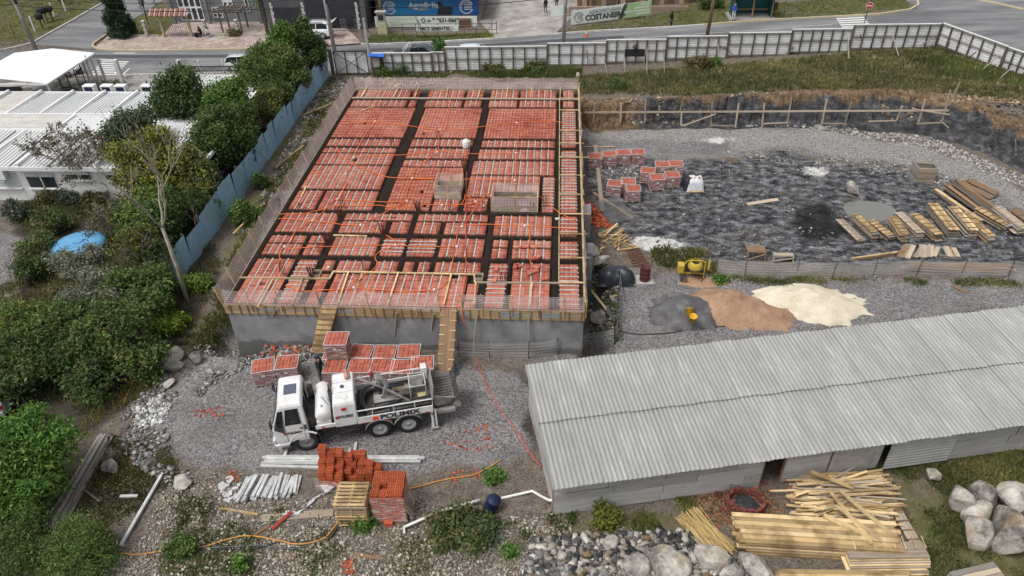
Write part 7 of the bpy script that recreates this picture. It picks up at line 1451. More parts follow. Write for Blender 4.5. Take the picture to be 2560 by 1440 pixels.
def panel(a,b,w,k,parent,ncl=5,kc='brown',z=0.0,up=None):
 d=(b-a).normalized();n=V(-d.y,d.x,0).normalized()
 for j in(-1,0,1):plank('board',a+n*j*w/3+V(0,0,z),b+n*j*w/3+V(0,0,z),w/3-.012,.03,wood(k),parent)
 for i in range(ncl):c=a.lerp(b,(i+.5)/ncl)+V(0,0,z+.03);plank('cleat',c-n*w*.56,c+n*w*.56,.05,.035,wood(kc),parent)
pn=thing('plank_walkway',G(2250,1300),'long grey plank panel with cleats lying on the grass','panel');panel(G(2212,1232,.1),G(2288,1366,.12),.42,'weath',pn,6,'brown')
ps4=thing('panel_stack',G(2210,1410),'stack of weathered panels with nailed battens at the bottom edge','panels')
for k in range(8):
 a,b=G(2112,1423,.06+.07*k),G(2310,1420,.06+.07*k);s=V(rp.uniform(-.08,.08),.05*k,0);plank('panel_board',a+s,b+s,.62,.055,wood('weath' if k%2 else 'pale'),ps4)
for i in range(8):f=(i+.5)/8;c=G(2112,1395,.66).lerp(G(2310,1392,.66),f);plank('batten',c-V(0,.1,0),c+V(.02,.38,0),.03,.03,wood('pale'),ps4)
lb=thing('lumber_stack',G(2100,1445),'fresh yellow boards stacked at the very bottom of the view','lumber')
for k in range(5):
 for j in range(3):a,b=G(1935,1446,.06+.085*k)+V(rp.uniform(-.1,.1),-.17*j,0),G(2262,1450,.06+.085*k)+V(rp.uniform(-.1,.1),-.17*j,0);plank('board',a,b,.16,.075,wood('fresh'),lb)
lw=thing('panel_stack',G(2420,1435),'small stack of weathered boards at the bottom right','boards')
for k in range(6):
 for j in range(3):a=G(2368,1452,.05+.06*k)+V(.05*j,-.2*j,0);b=G(2478,1426,.05+.06*k)+V(.05*j,-.2*j,0);plank('board',a,b,.19,.05,wood('weath' if j else 'grey'),lw)
cp_=thing('panel_stack',G(2550,1110),'corner of a fresh plywood stack at the right edge beside the shed','boards')
for k in range(4):plank('panel_board',G(2540,1112,.06+.07*k),G(2640,1098,.06+.07*k),.8,.05,wood('fresh'),cp_)
for i,(px,py)in enumerate(((2210,1330),(2222,1345))):tag(MB().cyl(G(px,py-20,.12),G(px+16,py+18,.12),.12,.11,8).build('log',wood('dark'),smooth=True),'dark short log lying under the batten heap','log','dark logs by the battens')
# fire ring of bricks
fr=thing('brick_hearth',G(1862,1262),'ring of blackened red bricks round an ash pit','hearth');c0=G(1862,1262)
bkm=MB().box((0,0,0),(.24,.12,.09)).mesh('brick',M('old_brick',(.2,.06,.045),(.11,.035,.03),5,.9,rnd=.25))
for k in range(4):
 for i in range(15):
  if k==3 and i%3==0:continue
  a=2*PI*(i+.5*(k%2))/15;o=bpy.data.objects.new('brick',bkm);COL.objects.link(o);attach(o,fr,Matrix.Translation(c0+V(math.cos(a)*.68,math.sin(a)*.5,.05+.092*k))@Matrix.Rotation(a+PI/2+rp.uniform(-.3,.3),4,'Z'))
for i in range(12):o=bpy.data.objects.new('brick',bkm);COL.objects.link(o);attach(o,fr,Matrix.Translation(c0+V(rp.uniform(-1.1,.9),rp.uniform(-.9,.7),.05))@Matrix.Rotation(rp.uniform(0,3),4,'Z'))
MB().lathe([(.5,.02),(.3,.1),(.02,.14)],Matrix.Translation(c0),12).build('ash',M('ash_black',(.02,.02,.022),(.06,.06,.062),6,.95),fr)
bk2=thing('brick_pile',G(1785,1215),'small block of stacked red bricks at the shed wall','bricks')
for k in range(4):
 for i in range(3):o=bpy.data.objects.new('brick',bkm);COL.objects.link(o);attach(o,bk2,Matrix.Translation(G(1785,1218,.05)+V(-.2+.2*i,.05*(k%2),.095*k))@Matrix.Rotation(PI/2+rp.uniform(-.08,.08),4,'Z'))
 # ---------------------------------------------------------------- yard: formwork stacks, old boards, frames
STK=[((2096,556),(2148,607),'weath',4,.45,'leftmost long grey formwork panel beside the puddle'),((2133,557),(2182,603),'fresh',8,.42,'formwork stack of short yellow panels second from the left'),((2178,565),(2226,603),'fresh',5,.5,'formwork stack with a wide yellow panel before the puddle'),((2226,560),(2256,604),'fresh',7,.42,'small formwork stack with a broken yellow top panel'),((2245,546),(2300,598),'weath',6,.48,'formwork stack with a brown stained top panel'),
 ((2280,550),(2340,602),'fresh',7,.5,'formwork stack with a plain yellow top right of the brown one'),((2322,530),(2376,598),'fresh',9,.58,'highest formwork stack with the longest yellow panel'),((2372,535),(2424,595),'pale',8,.45,'formwork stack of narrow pale panels'),((2405,545),(2476,606),'fresh',5,.48,'formwork stack whose yellow panel slides to the front'),((2440,538),(2512,580),'fresh',7,.55,'formwork stack of broad yellow panels at the right'),((2480,535),(2548,590),'weath',7,.55,'formwork stack of grey panels next to the right edge'),((2530,540),(2600,592),'brown',6,.5,'formwork stack of brown boards cut by the right edge')]
for a,b,k,n,w,l in STK:
 A,B=G(*a),G(*b);r_=thing('formwork_stack',(A+B)/2,l,'formwork','stacks of formwork panels')
 for q in range(n):
  s=V(rp.uniform(-.12,.12),rp.uniform(-.1,.1),.05+.075*q);top=q==n-1
  if top:panel(A+s,B+s,w,k,r_,5,'brown' if k!='weath' else 'weath')
  else:
   plank('board',A+s,B+s,w*rp.uniform(.85,1.0),.035,wood(rp.choice(('weath','brown','weath','grey'))),r_)
   if q%2:n_=(B-A).normalized();n_=V(-n_.y,n_.x,0);c=(A+s).lerp(B+s,rp.uniform(.2,.8));plank('cleat',c-n_*w*.6,c+n_*w*.6,.05,.045,wood('brown'),r_)
sticks('board_pile','heap of long old brown boards behind the formwork stacks','boards',(2325,480),(2392,455),(2440,570),(2510,545),34,.2,.04,['brown','brown','dark','weath','pale'],.5,.12)
sticks('board_pile','dark long boards lying at the back of the old board heap','boards',(2392,460),(2420,452),(2475,505),(2498,492),10,.3,.05,['brown','dark','grey'],.35,.1)
sticks('board_pile','row of old boards laid side by side before the formwork stacks','boards',(2232,648),(2400,645),(2262,612),(2385,618),22,.24,.03,['brown','weath','grey','weath'],.12,.1)
sticks('board_pile','long thin boards lying behind the grey netting','boards',(2110,655),(2130,648),(2230,640),(2290,625),9,.1,.04,['pale','weath','brown'],.15,.3)
sticks('board_pile','old boards showing through the netting at the right','boards',(2250,672),(2260,662),(2540,690),(2540,668),14,.25,.04,['grey','weath','brown'],.2,.3)
sticks('board_pile','brown boards heaped at the right edge of the yard','boards',(2490,545),(2530,535),(2580,590),(2600,560),12,.2,.04,['brown','weath','dark'],.4,.3)
fs_=thing('frame_stack',G(2305,450),'stack of square grey timber frames on the gravel','frames');c=G(2302,446)
for k in range(9):
 a=.75+rp.uniform(-.05,.05);s=.62
 for i in range(4):
  t0,t1=a+i*PI/2,a+(i+1)*PI/2;plank('frame_bar',c+V(math.cos(t0)*s*1.25,math.sin(t0)*s*1.25,.06+.11*k),c+V(math.cos(t1)*s*1.25,math.sin(t1)*s*1.25,.06+.11*k),.09,.07,GREY if i%2 else wood('weath'),fs_)
plank('brace',c+V(-.5,.2,1.05),c+V(.5,-.1,1.1),.12,.05,GREY,fs_)
sticks('stick_scatter','scatter of pale battens crossing each other by the right wall','battens',(1482,580),(1550,640),(1545,566),(1598,622),14,.07,.045,['pale','fresh'],.3,.9)
sticks('stick_scatter','second tangle of pale battens lying over the first','battens',(1500,640),(1490,590),(1560,575),(1590,628),10,.07,.045,['pale','fresh'],.35,.9)
# timber guard along the rock cut
tg=thing('timber_guard',G(1900,315),'grey timber guard rail on posts before the dark rock cut','guard rail');yg0=51.0
def cutp(px,py):d=_f*FPX+_r*(px-1280)+_u*(720-py);y=float(np.interp(px,[1460,2050,2370],[51.3,50.9,49.8]));return d*(y/d.y)+V(0,0,CAM_H)
for(x0,y0,x1,y1)in((1487,258,1484,308),(1553,258,1551,306),(1614,248,1612,306),(1704,280,1702,314),(1781,256,1776,318),(1847,258,1838,318),(1911,258,1905,317),(1979,244,1967,312),(2067,248,2054,310),(2128,256,2114,304),(2256,264,2242,300),(2313,248,2296,306),(2376,226,2356,300)):plank('post',cutp(x1,y1),cutp(x0,y0),.11,.06,wood('weath'),tg,up=(0,1,0))
for a,b in(((1458,281),(1850,279)),((1850,279),(2372,276))):plank('rail',cutp(*a),cutp(*b),.05,.12,wood('weath'),tg)
for a,b in(((1704,314),(1790,283)),((1776,312),(1833,313)),((1908,308),(1968,305)),((2054,307),(2115,308)),((2170,302),(2240,300)),((2290,308),(2352,305)),((2350,300),(2370,318)),((2285,272),(2372,285)),((2372,260),(2398,204))):plank('brace',cutp(*a)-V(0,.1,0),cutp(*b)-V(0,.1,0),.08,.07,wood('weath'),tg)
# ---------------------------------------------------------------- netting fences
GNET=net_mat('grey_netting',(.5,.5,.49),.2,.6,34,60)
def netfence(name,px,h,label,sag=.08):
 pts=GP(px);r_=thing(name,pts[len(pts)//2],label,'netting')
 for p in pts:MB().cyl(p-V(0,0,.1),p+V(rp.uniform(-.06,.06),0,h+.05),.018,n=5).build('rod',REBAR,r_)
 uv_net('net',pts,h,GNET,r_,seed=len(px)*3,sag=sag);return r_
netfence('net_fence',[(1790,684),(1862,691),(1990,692),(2080,694),(2182,690),(2290,690),(2400,692),(2520,692),(2640,694)],1.05,'long grey netting fence between yard and gravel')
netfence('net_fence',[(1150,893),(1225,897),(1321,897),(1395,888),(1470,872),(1536,862)],1.05,'grey netting before the right of the front wall')
netfence('net_fence',[(1537,862),(1546,800),(1550,750),(1548,712)],1.0,'pale netting strip running back from the front netting corner')
# ---------------------------------------------------------------- sand heaps, mixer and yard clutter
def heap(name,px_c,rx,ry,h,rz,mat,label,seed,pk=1.6,cat='heap',nx=60,ny=48,ridge=.1):
 c=G(*px_c);b=MB();ca,sa=math.cos(rz),math.sin(rz)
 def f(u,v):
  x,y=2.8*u-1.4,2.8*v-1.4;n1=mnoise.noise(Vector((x*1.5+seed,y*1.5,seed)));n1+=.45*mnoise.noise(Vector((x*4.5+seed,y*4.5,5)))+.2*mnoise.noise(Vector((x*12,y*12+seed,8)));r0=math.hypot(x,y)*(1+.28*n1);k=max(0.0,1-r0**pk);n2=mnoise.noise(Vector((x*5+seed,y*5,1.7)))*ridge+mnoise.noise(Vector((x*14+seed,y*14,2.7)))*ridge*.35
  X,Y=x*rx,y*ry;wx_,wy_=c.x+X*ca-Y*sa,c.y+X*sa+Y*ca;return(wx_,wy_,hzf(wx_,wy_)+h*k*(1+n2*1.2)-.1*(r0>.97)-.04)
 b.grid(nx,ny,f);return tag(b.build(name,mat,smooth=True,fixn=False),label,cat)
def granular(name,stops,sc=28.0,big=1.4,bstr=.8):
 m,t,b=nt(name);p=wpos(t);f=tex(t,'noise',sc,p,4.0,.75).outputs[0];g=tex(t,'noise',big,p,5.0,.65).outputs[0];k=mth(t,'ADD',mth(t,'MULTIPLY',f,.5),mth(t,'MULTIPLY',g,.5));t.links.new(rampn(t,k,stops),b.inputs['Base Color']);b.inputs['Roughness'].default_value=.95;bump(t,b,f,bstr,.04);return m
GRV=granular('crushed_stone',[(.32,(.035,.034,.037)),(.5,(.11,.106,.112)),(.66,(.23,.225,.23))],20);SND=granular('orange_sand',[(.3,(.19,.11,.065)),(.5,(.33,.2,.125)),(.68,(.45,.3,.2))],10,1.0,.5);WSD=granular('pale_sand',[(.3,(.42,.36,.26)),(.5,(.62,.555,.43)),(.68,(.72,.665,.55))],9,.8,.4)
heap('sand_heap',(1830,775),2.7,1.75,.95,-.25,SND,'broad heap of orange brown sand between the other two',4.0,1.15,ridge=.22)
heap('sand_heap',(2015,760),3.1,1.55,1.0,-.1,WSD,'broad heap of pale cream sand',9.0,1.1,ridge=.16);heap('stone_heap',(1715,785),1.95,1.6,1.05,.0,GRV,'rounded heap of dark grey crushed stone',2.0,1.25,ridge=.08)
heap('sand_heap',(1760,705),1.9,.7,.1,0,SND,'thin spread of orange sand round the mixer',6.0,1.2)
YEL=M('mixer_yellow',(.6,.43,.04),(.48,.33,.04),4,.6,dirt=(.2,.16,.09),dscale=4);p=G(1728,697);mx=thing('cement_mixer',p,'yellow cement mixer with a dirty drum and spoked wheel','cement mixer',None,-.1);W=wmat(mx)
b=MB();b.lathe([(.05,-.35),(.2,-.34),(.36,-.12),(.4,.02),(.4,.1),(.34,.28),(.24,.42),(.22,.42),(.3,.26),(.3,0),(.02,-.2)],W@Matrix.Translation((.12,.1,.72))@Matrix.Rotation(.2,4,'X'),18);b.build('drum',YEL,mx,smooth=True);b=MB();b.lathe([(.405,0),(.42,.03),(.42,.07),(.405,.1)],W@Matrix.Translation((.12,.1,.71))@Matrix.Rotation(.2,4,'X'),18);b.build('gear_ring',TDK,mx)
b=MB();b.add([W@Vector((x*.34-.62,y*.42,z*.5+.68))for x,y,z in BOXV],BOXF);b.build('motor_box',YEL,mx,bevel=.04);
for pts in(((-.45,0,.9),(-.3,0,1.15),(.4,.05,1.18),(.62,.05,1.05)),((-.45,0,.35),(.62,.05,.35)),((.62,.05,1.1),(.62,.05,.05)),((-.45,0,.9),(-.45,0,.2)),((-.55,-.3,.15),(-.45,.3,.15)),((.5,-.25,.05),(.74,.35,.05))):b=MB();b.tube([W@Vector(q)for q in pts],.035,6);b.build('frame_tube',YEL if pts[0][2]>.3 else TDK,mx)
b=MB();b.tube([W@Vector((.8,.05+.3*math.cos(t),.95+.3*math.sin(t)))for t in np.linspace(0,2*PI,19)],.025,5);b.build('hand_wheel',YEL,mx)
wl=MB();wl.tube([W@Vector((-.42+.17*math.cos(t),-.36,.17+.17*math.sin(t)))for t in np.linspace(0,2*PI,17)],.03,5);o=wl.build('wheel',TDK,mx)
for k in range(4):b=MB();t=k*PI/4;b.beam(W@Vector((-.42-.16*math.cos(t),-.36,.17-.16*math.sin(t))),W@Vector((-.42+.16*math.cos(t),-.36,.17+.16*math.sin(t))),.02,.02);b.build('spoke',TDK,o)
p=G(1611,700);br=thing('oil_drum',p,'rusty dark red oil drum on a pale slab','drum');b=MB();b.lathe([(.02,.02),(.27,.02),(.28,.04),(.27,.06),(.27,.28),(.285,.3),(.27,.32),(.27,.55),(.285,.57),(.27,.59),(.27,.84),(.285,.86),(.25,.86),(.25,.5),(.02,.5)],Matrix.Translation(p),18);b.build('barrel',M('rusty_drum',(.14,.03,.03),(.07,.03,.025),4,.7,dirt=(.06,.035,.03)),br,smooth=True);MB().box(p+V(0,0,.0),(.95,.85,.07),.05).build('slab',M('slab_pale',(.4,.39,.37),(.3,.29,.28),4,.9),br)
c=G(1540,700);tag(lump(c,1.0,.6,.78,5,30,24,2.8).build('tarpaulin',M('black_tarp',(.018,.022,.03),(.04,.045,.055),3,.4,bmp=.7,bscale=5),smooth=True,fixn=False),'black tarpaulin thrown over a heap by the trench','tarpaulin')
YB=M('bucket_yellow',(.72,.42,.02),(.6,.33,.02),4,.45)
for px,py,ti,l in((1731,803,.15,'upright yellow bucket on the dark stone heap'),(1725,789,-.7,'tipped yellow bucket behind the upright one')):
 p=P(px,py,.62);r_=thing('bucket',p,l,'bucket');Mb=Matrix.Translation(p)@Matrix.Rotation(ti,4,'X');b=MB();b.lathe([(.02,0),(.15,0),(.19,.34),(.205,.34),(.205,.37),(.17,.37),(.13,.05),(.02,.05)],Mb,14);b.build('pail',YB,r_,smooth=True);b=MB();b.tube([Mb@Vector((.2*math.cos(t),.05,.35+.2*math.sin(t)))for t in np.linspace(0,PI,9)],.008,4);b.build('handle',BLK,r_)
def table(px,py,w,d,h,k,label):
 p=G(px,py);r_=thing('site_table',p,label,'trestle')
 for j in range(3):plank('top_board',p+V(-w/2,-d/2+d*(j+.5)/3,h),p+V(w/2,-d/2+d*(j+.5)/3,h),d/3-.02,.04,wood(k),r_)
 for x in(-1,1):
  for y in(-1,1):plank('leg',p+V(x*(w/2-.05)*1.1,y*(d/2)*1.1,-.05),p+V(x*(w/2-.05),y*(d/2-.05),h-.02),.06,.05,wood(k),r_,up=(0,1,0))
 plank('brace',p+V(-w/2,-d/2,.1),p+V(w/2,-d/2,h-.1),.07,.03,wood(k),r_);return r_
table(1885,645,1.0,.7,.6,'brown','brown crossed timber trestle at the edge of the dark yard');table(1955,652,1.1,.35,.4,'weath','low pale bench behind the grey netting')
mp=thing('mesh_panel',G(1592,648),'rusty red steel grid panel lying on the rubble','steel grid');a0,a1,b0,b1=G(1565,630,.06),G(1600,628,.06),G(1585,668,.06),G(1620,660,.06);RRD=M('rust_red',(.17,.06,.04),(.1,.035,.025),5,.8)
for i in range(7):f=i/6;plank('bar',a0.lerp(a1,f),b0.lerp(b1,f),.035,.03,RRD,mp);plank('bar',a0.lerp(b0,f)+V(0,0,.03),a1.lerp(b1,f)+V(0,0,.03),.035,.03,RRD,mp)
ms=thing('steel_mesh',G(1545,535),'sheets of welded wire mesh leaning beside the red rubble','wire mesh');a0,a1,b0,b1=G(1482,518,.35),G(1535,500,.3),G(1530,560,.1),G(1600,548,.08);b=MB()
for i in range(24):f=i/23;b.beam(a0.lerp(a1,f),b0.lerp(b1,f),.014,.014);b.beam(a0.lerp(b0,f),a1.lerp(b1,f),.014,.014)
tag(b.build('wires',M('galvanised',(.3,.3,.3),(.2,.2,.2),5,.5,metal=.4),ms,fixn=False),kind='stuff')
c=P(210,640,0);wt=thing('blue_tank',(c.x,c.y,0),'round light blue water tank among the trees','tank');b=MB();b.lathe([(1.35,-.1),(1.35,.75),(1.42,.78),(1.42,.84),(1.1,.95),(.4,1.0),(.02,1.0)],Matrix.Translation((c.x,c.y,hzf(c.x,c.y))),28);b.build('shell',M('tank_blue',(.13,.36,.58),(.1,.29,.5),2,.5),wt,smooth=True);b=MB();b.lathe([(.3,.99),(.3,1.05),(.02,1.06)],Matrix.Translation((c.x,c.y,hzf(c.x,c.y))),14);b.build('lid',MATS['tank_blue'],wt)
c2=P(185,790,0);tag(lump(V(c2.x,c2.y,0),.9,.8,.8,12).build('tarpaulin',M('blue_tarp',(.1,.28,.6),(.07,.2,.5),3,.45,bmp=.5),smooth=True,fixn=False),'blue tarpaulin heap showing through the grey leaved bushes','tarpaulin')
p=G(1222,1275);bb=thing('plastic_drum',p,'dark blue plastic drum half hidden in the bush','drum');b=MB();b.lathe([(.02,.02),(.24,.02),(.26,.04),(.26,.25),(.275,.27),(.26,.29),(.26,.62),(.275,.64),(.26,.66),(.24,.72),(.02,.73)],Matrix.Translation(p)@Matrix.Rotation(.35,4,'Y'),14);b.build('shell',M('drum_navy',(.008,.014,.045),(.012,.02,.06),3,.55),bb,smooth=True)
# hoses and cables on the ground
def ground_line(name,px,r,mat,label,cat='hose',dz=.03):
 p=GP(px);out=[]
 for i in range(len(p)-1):
  p0,p3=p[max(i-1,0)],p[min(i+2,len(p)-1)]
  for j in range(6):
   t=j/6;a,b=p[i],p[i+1];q=.5*((2*a)+(b-p0)*t+(2*p0-5*a+4*b-p3)*t*t+(3*a-p0-3*b+p3)*t**3);q.z=hzf(q.x,q.y)+dz+r;out.append(q)
 out.append(p[-1]+V(0,0,dz));return tag(MB().tube(out,r,5).build(name,mat,smooth=True),label,cat)
OH=M('hose_orange',(.62,.3,.06),(.5,.22,.05),5,.55);GC=M('cable_grey',(.12,.13,.14),(.08,.085,.09),5,.55)
ground_line('hose',[(852,1290),(838,1318),(815,1345),(780,1358),(740,1362),(690,1352),(620,1342),(580,1348),(520,1366)],.028,OH,'yellow orange hose curving over the pebbles');ground_line('hose',[(520,1366),(470,1376),(410,1380),(340,1388),(300,1384)],.022,OH,'thin end of the orange hose in the left grass')
ground_line('cable',[(856,1285),(846,1310),(825,1345),(770,1365),(720,1375),(660,1366),(600,1368),(500,1372),(430,1376)],.024,GC,'grey cable curving below the orange hose','cable');ground_line('cable',[(860,1280),(850,1320),(800,1352),(700,1358),(620,1376),(540,1372)],.02,BLK,'black cable tangled with the grey one','cable')
ground_line('hose',[(1020,1225),(1060,1215),(1120,1200),(1180,1190),(1220,1172),(1255,1150)],.025,OH,'orange hose running from the leaning pallet toward the gravel');ground_line('hose',[(310,1010),(325,975),(345,935),(362,915)],.025,OH,'thin orange hose at the edge of the left trees')
ground_line('cable',[(1800,790),(1900,770),(2050,752),(2140,748)],.02,BLK,'black cable lying over the pale sand','cable');ground_line('cable',[(1480,855),(1600,838),(1800,818),(2000,785),(2100,770)],.02,BLK,'black cable lying along the gravel behind the shed','cable');ground_line('cable',[(1745,1214),(1775,1200),(1800,1175)],.018,BLK,'black cable hanging at the shed wall','cable',.3)
# ---------------------------------------------------------------- boulders and rubble
rn=random.Random(99)
def rock_mat():
 m,t,b=nt('boulder_rock');p=wpos(t);n=tex(t,'noise',1.1,p,7.0,.7).outputs[0];f=tex(t,'noise',6.0,p,6.0,.7).outputs[0];oi=t.nodes.new('ShaderNodeObjectInfo');k=mth(t,'ADD',mth(t,'MULTIPLY',n,.7),mth(t,'MULTIPLY',f,.3));k=mth(t,'ADD',k,mth(t,'MULTIPLY_ADD',oi.outputs['Random'],.12,-.06))
 col=rampn(t,k,[(.34,(.05,.047,.045)),(.44,(.2,.185,.165)),(.53,(.38,.35,.31)),(.64,(.56,.53,.475))]);w=tex(t,'noise',.9,vscale(t,p,(1.7,1.3,1)),3.0).outputs[0];col=mixc(t,rampn(t,w,[(.55,(0,0,0)),(.68,(.6,.6,.6))]),col,(.3,.22,.13))
 t.links.new(col,b.inputs['Base Color']);b.inputs['Roughness'].default_value=.9;b.inputs['Specular IOR Level'].default_value=.2;bump(t,b,f,.8,.05);return m
ROCK=rock_mat()
def boulder(px,py,rx,ry,rz_,label,seed,group=None,facet=.42,mat=ROCK,sink=.75,name='boulder'):
 rx*=1.28;ry*=1.28;rz_*=1.25;sink*=.8;c=G(px,py);bm=bmesh.new();bmesh.ops.create_icosphere(bm,subdivisions=3,radius=1);a=rn.uniform(0,PI)
 cuts=[(Vector((rn.gauss(0,1),rn.gauss(0,1),rn.gauss(0,.8))).normalized(),rn.uniform(.5,.85))for _ in range(10)]
 for v in bm.verts:
  q=v.co.copy();n=mnoise.noise(q*1.2+Vector((seed,0,0)))*.2+mnoise.noise(q*3.5+Vector((0,seed,0)))*.07;q*=1+n
  for d,h in cuts:
   e=q.dot(d)-h
   if e>0:q-=d*e*(.55+facet)
  v.co=Vector((q.x*rx,q.y*ry,q.z*rz_))
 bm.transform(Matrix.Rotation(a,4,'Z'));me=bpy.data.meshes.new(name);bm.to_mesh(me);bm.free();me.materials.append(mat)
 o=bpy.data.objects.new(name,me);COL.objects.link(o);o.matrix_basis=Matrix.Translation(c+V(0,0,rz_*sink));return tag(o,label,'boulder',group)
for i,(px,py,rx,ry,rz_,l)in enumerate(((2395,1262,.5,.45,.42,'grey boulder with a tan top at the left of the right hand heap'),(2452,1252,.62,.5,.4,'flat grey slab boulder at the back of the right hand heap'),(2530,1262,.62,.6,.5,'rounded veined boulder at the back right of the heap'),(2438,1300,.6,.42,.38,'tan striped boulder in the middle of the heap'),(2440,1348,.62,.55,.42,'pale angular boulder at the front left of the heap'),(2520,1352,1.0,.8,.75,'largest grey boulder of the right hand heap'),(2575,1310,.55,.5,.45,'grey boulder cut by the right edge beside the largest one'),
 (1770,1402,.58,.5,.48,'big white boulder among the rubble at the bottom'),(1882,1428,.52,.5,.42,'round pale boulder near the bottom board stack'),(1830,1440,.4,.36,.3,'smaller boulder between two pale ones at the bottom'),(1668,1420,.6,.5,.4,'grey boulder in the dark rubble at the bottom'),(1590,1425,.42,.4,.32,'brownish white boulder at the bottom edge of the rubble'),(1525,1362,.3,.26,.24,'pale upright boulder at the back of the dark rubble'),(2330,1195,.3,.26,.2,'lone rounded boulder on the grass'),
 (430,900,.48,.42,.38,'large cream boulder at the corner of the gravel yard'),(492,903,.3,.26,.24,'pale square boulder right of the large cream one'),(435,922,.38,.3,.2,'flat grey boulder before the large cream one'),(425,962,.26,.2,.18,'small tan boulder at the yard edge'),(378,1165,.3,.26,.2,'white angular boulder near the long white joist'),(282,1175,.32,.28,.24,'grey boulder on the soil beside the pole bundle'),(460,1210,.45,.3,.16,'flat dark slab of rock near the joist offcuts'),
 (1475,640,.55,.4,.35,'pale boulder beside the trench'),(1425,0,0,0,0,''),(1515,712,.5,.4,.25,'cream slab of rock below the black tarpaulin'),(1505,660,.5,.35,.3,'rough pale boulder behind the black tarpaulin'),(1960,325,.0,.0,.0,''),(2052,322,.4,.25,.16,'flat pale stone at the foot of the rock cut'),(2120,330,.22,.2,.18,'pale stone on the gravel edge before the cut'),(1445,195,.22,.2,.25,'white upright stone behind the slab corner'),(2130,480,.6,.3,.35,'leaning grey stone slab at the left of the puddle'),(1600,845,.0,.0,.0,''),(1500,800,.45,.4,.35,'grey boulder in the trench by the netting'))):
 if l:boulder(px,py,rx,ry,rz_,l,i*3.1)
PEB=MCOL('rubble_stone',.9,.2,.4,14.0)
def pts_in(poly,n,margin=None):
 w=[(q.x,q.y)for q in GP(poly)];a=np.array(w);lo,hi=a.min(0),a.max(0);out=np.zeros((0,2))
 while len(out)<n:
  c=rng.uniform(lo,hi,(n*3,2));out=np.concatenate([out,c[inpoly(c[:,0],c[:,1],w)]])
 out=out[:n];return out
def rubble(name,poly,n,s0,s1,pal,label,thresh=None,seed=0,raise_=.3,heapf=None):
 p=pts_in(poly,n)
 if thresh:k=fbm(p[:,0]*.9,p[:,1]*.9,seed);p=p[k>thresh]
 s=s0+(s1-s0)*rng.random(len(p))**2.6;z=hz(p[:,0],p[:,1])+s*raise_
 if heapf is not None:z=z+heapf(p)
 pal=np.array(pal);c=pal[rng.integers(0,len(pal),len(p))]*rng.uniform(.7,1.25,(len(p),1));scatter_rocks(name,np.column_stack([p,z]),s,c,PEB,label)
LIGHT=[(.3,.265,.215),(.38,.35,.3),(.23,.2,.165),(.17,.145,.12),(.44,.42,.375),(.24,.19,.145)];DARK=[(.06,.06,.062),(.1,.1,.1),(.16,.155,.15),(.3,.28,.26),(.42,.39,.35),(.035,.036,.04)];GREYR=[(.16,.16,.16),(.24,.235,.23),(.1,.1,.102),(.3,.29,.28),(.4,.385,.36)];TANR=[(.28,.2,.115),(.2,.135,.08),(.38,.3,.2),(.12,.085,.06),(.22,.195,.165)];REDR=[(.42,.1,.05),(.34,.08,.04),(.5,.14,.08)]
rubble('pebble_ground',[(430,1190),(700,1240),(1000,1290),(1400,1290),(1700,1340),(1900,1440),(1900,1460),(180,1460),(330,1380)],13000,.02,.065,LIGHT,'loose pale pebbles over brown soil at the bottom',.44,3)
rubble('pebble_ground',[(700,1330),(1430,1310),(1450,1460),(600,1460)],3200,.03,.085,LIGHT,'larger pale pebbles at the bottom centre',.46,8)
rubble('rock_rubble',[(1330,1350),(1500,1335),(1720,1330),(1830,1400),(1900,1460),(1300,1460)],3400,.04,.19,DARK+DARK[:3]+LIGHT[:3]+TANR[1:2],'heap of mixed dark and pale rock rubble at the bottom',None,0,.55)
rubble('rock_rubble',[(560,870),(640,864),(790,878),(760,905),(620,915),(520,970),(460,1040),(430,1110),(480,1190),(620,1240),(480,1250),(320,1150),(290,1070),(370,940),(440,890)],6500,.02,.12,GREYR+DARK[2:4]+TANR[4:],'grey rock rubble along the left edge of the gravel yard',.5,0,.5)
rubble('white_rubble',[(330,1020),(400,990),(430,1010),(410,1060),(350,1070)],420,.04,.1,[(.55,.55,.54),(.65,.65,.64),(.4,.4,.4)],'white crushed rubble at the left edge of the yard',None,0,.5)
rubble('wall_rubble',[(600,870),(700,862),(790,866),(790,890),(620,895)],500,.04,.14,DARK[1:4]+REDR[:2],'brick and stone rubble at the foot of the front wall',None,0,.5)
rubble('bank_rubble',[(1020,190),(1070,170),(1150,165),(1210,190),(1250,215),(900,215),(900,195)],2600,.05,.2,TANR+DARK[:3],'mound of broken rock behind the slab',None,0,.4)
rubble('side_rubble',[(830,195),(870,200),(720,440),(660,520),(620,600),(600,590),(690,410),(780,240)],3200,.03,.13,GREYR+TANR[:2]+DARK[:3],'rubble along the left side of the building',None,0,.4)
rubble('cut_rubble',[(1465,318),(2000,318),(2200,350),(2330,375),(2560,470),(2560,440),(2330,345),(2000,308),(1465,308)],3200,.03,.12,[(.36,.34,.31),(.28,.265,.24),(.45,.43,.39),(.18,.17,.16)],'pale rubble line at the foot of the rock cut')
rubble('yard_rubble',[(1465,400),(1560,400),(1620,430),(1480,470)],900,.03,.1,GREYR,'pale rubble among the block pallets',None,0,.4)
rubble('yard_rubble',[(1800,380),(2000,375),(2330,420),(2560,540),(2560,570),(2300,450),(2100,430),(1950,410)],1900,.03,.1,GREYR+[(.42,.4,.36)],'pale stones between gravel track and dark yard',.45,5)
rubble('yard_rubble',[(1470,400),(2000,400),(2330,450),(2560,580),(2560,650),(1800,650),(1640,630),(1480,480)],2600,.02,.085,DARK+DARK[:3]+GREYR[:2],'loose broken dark rock over the yard',.45,9)
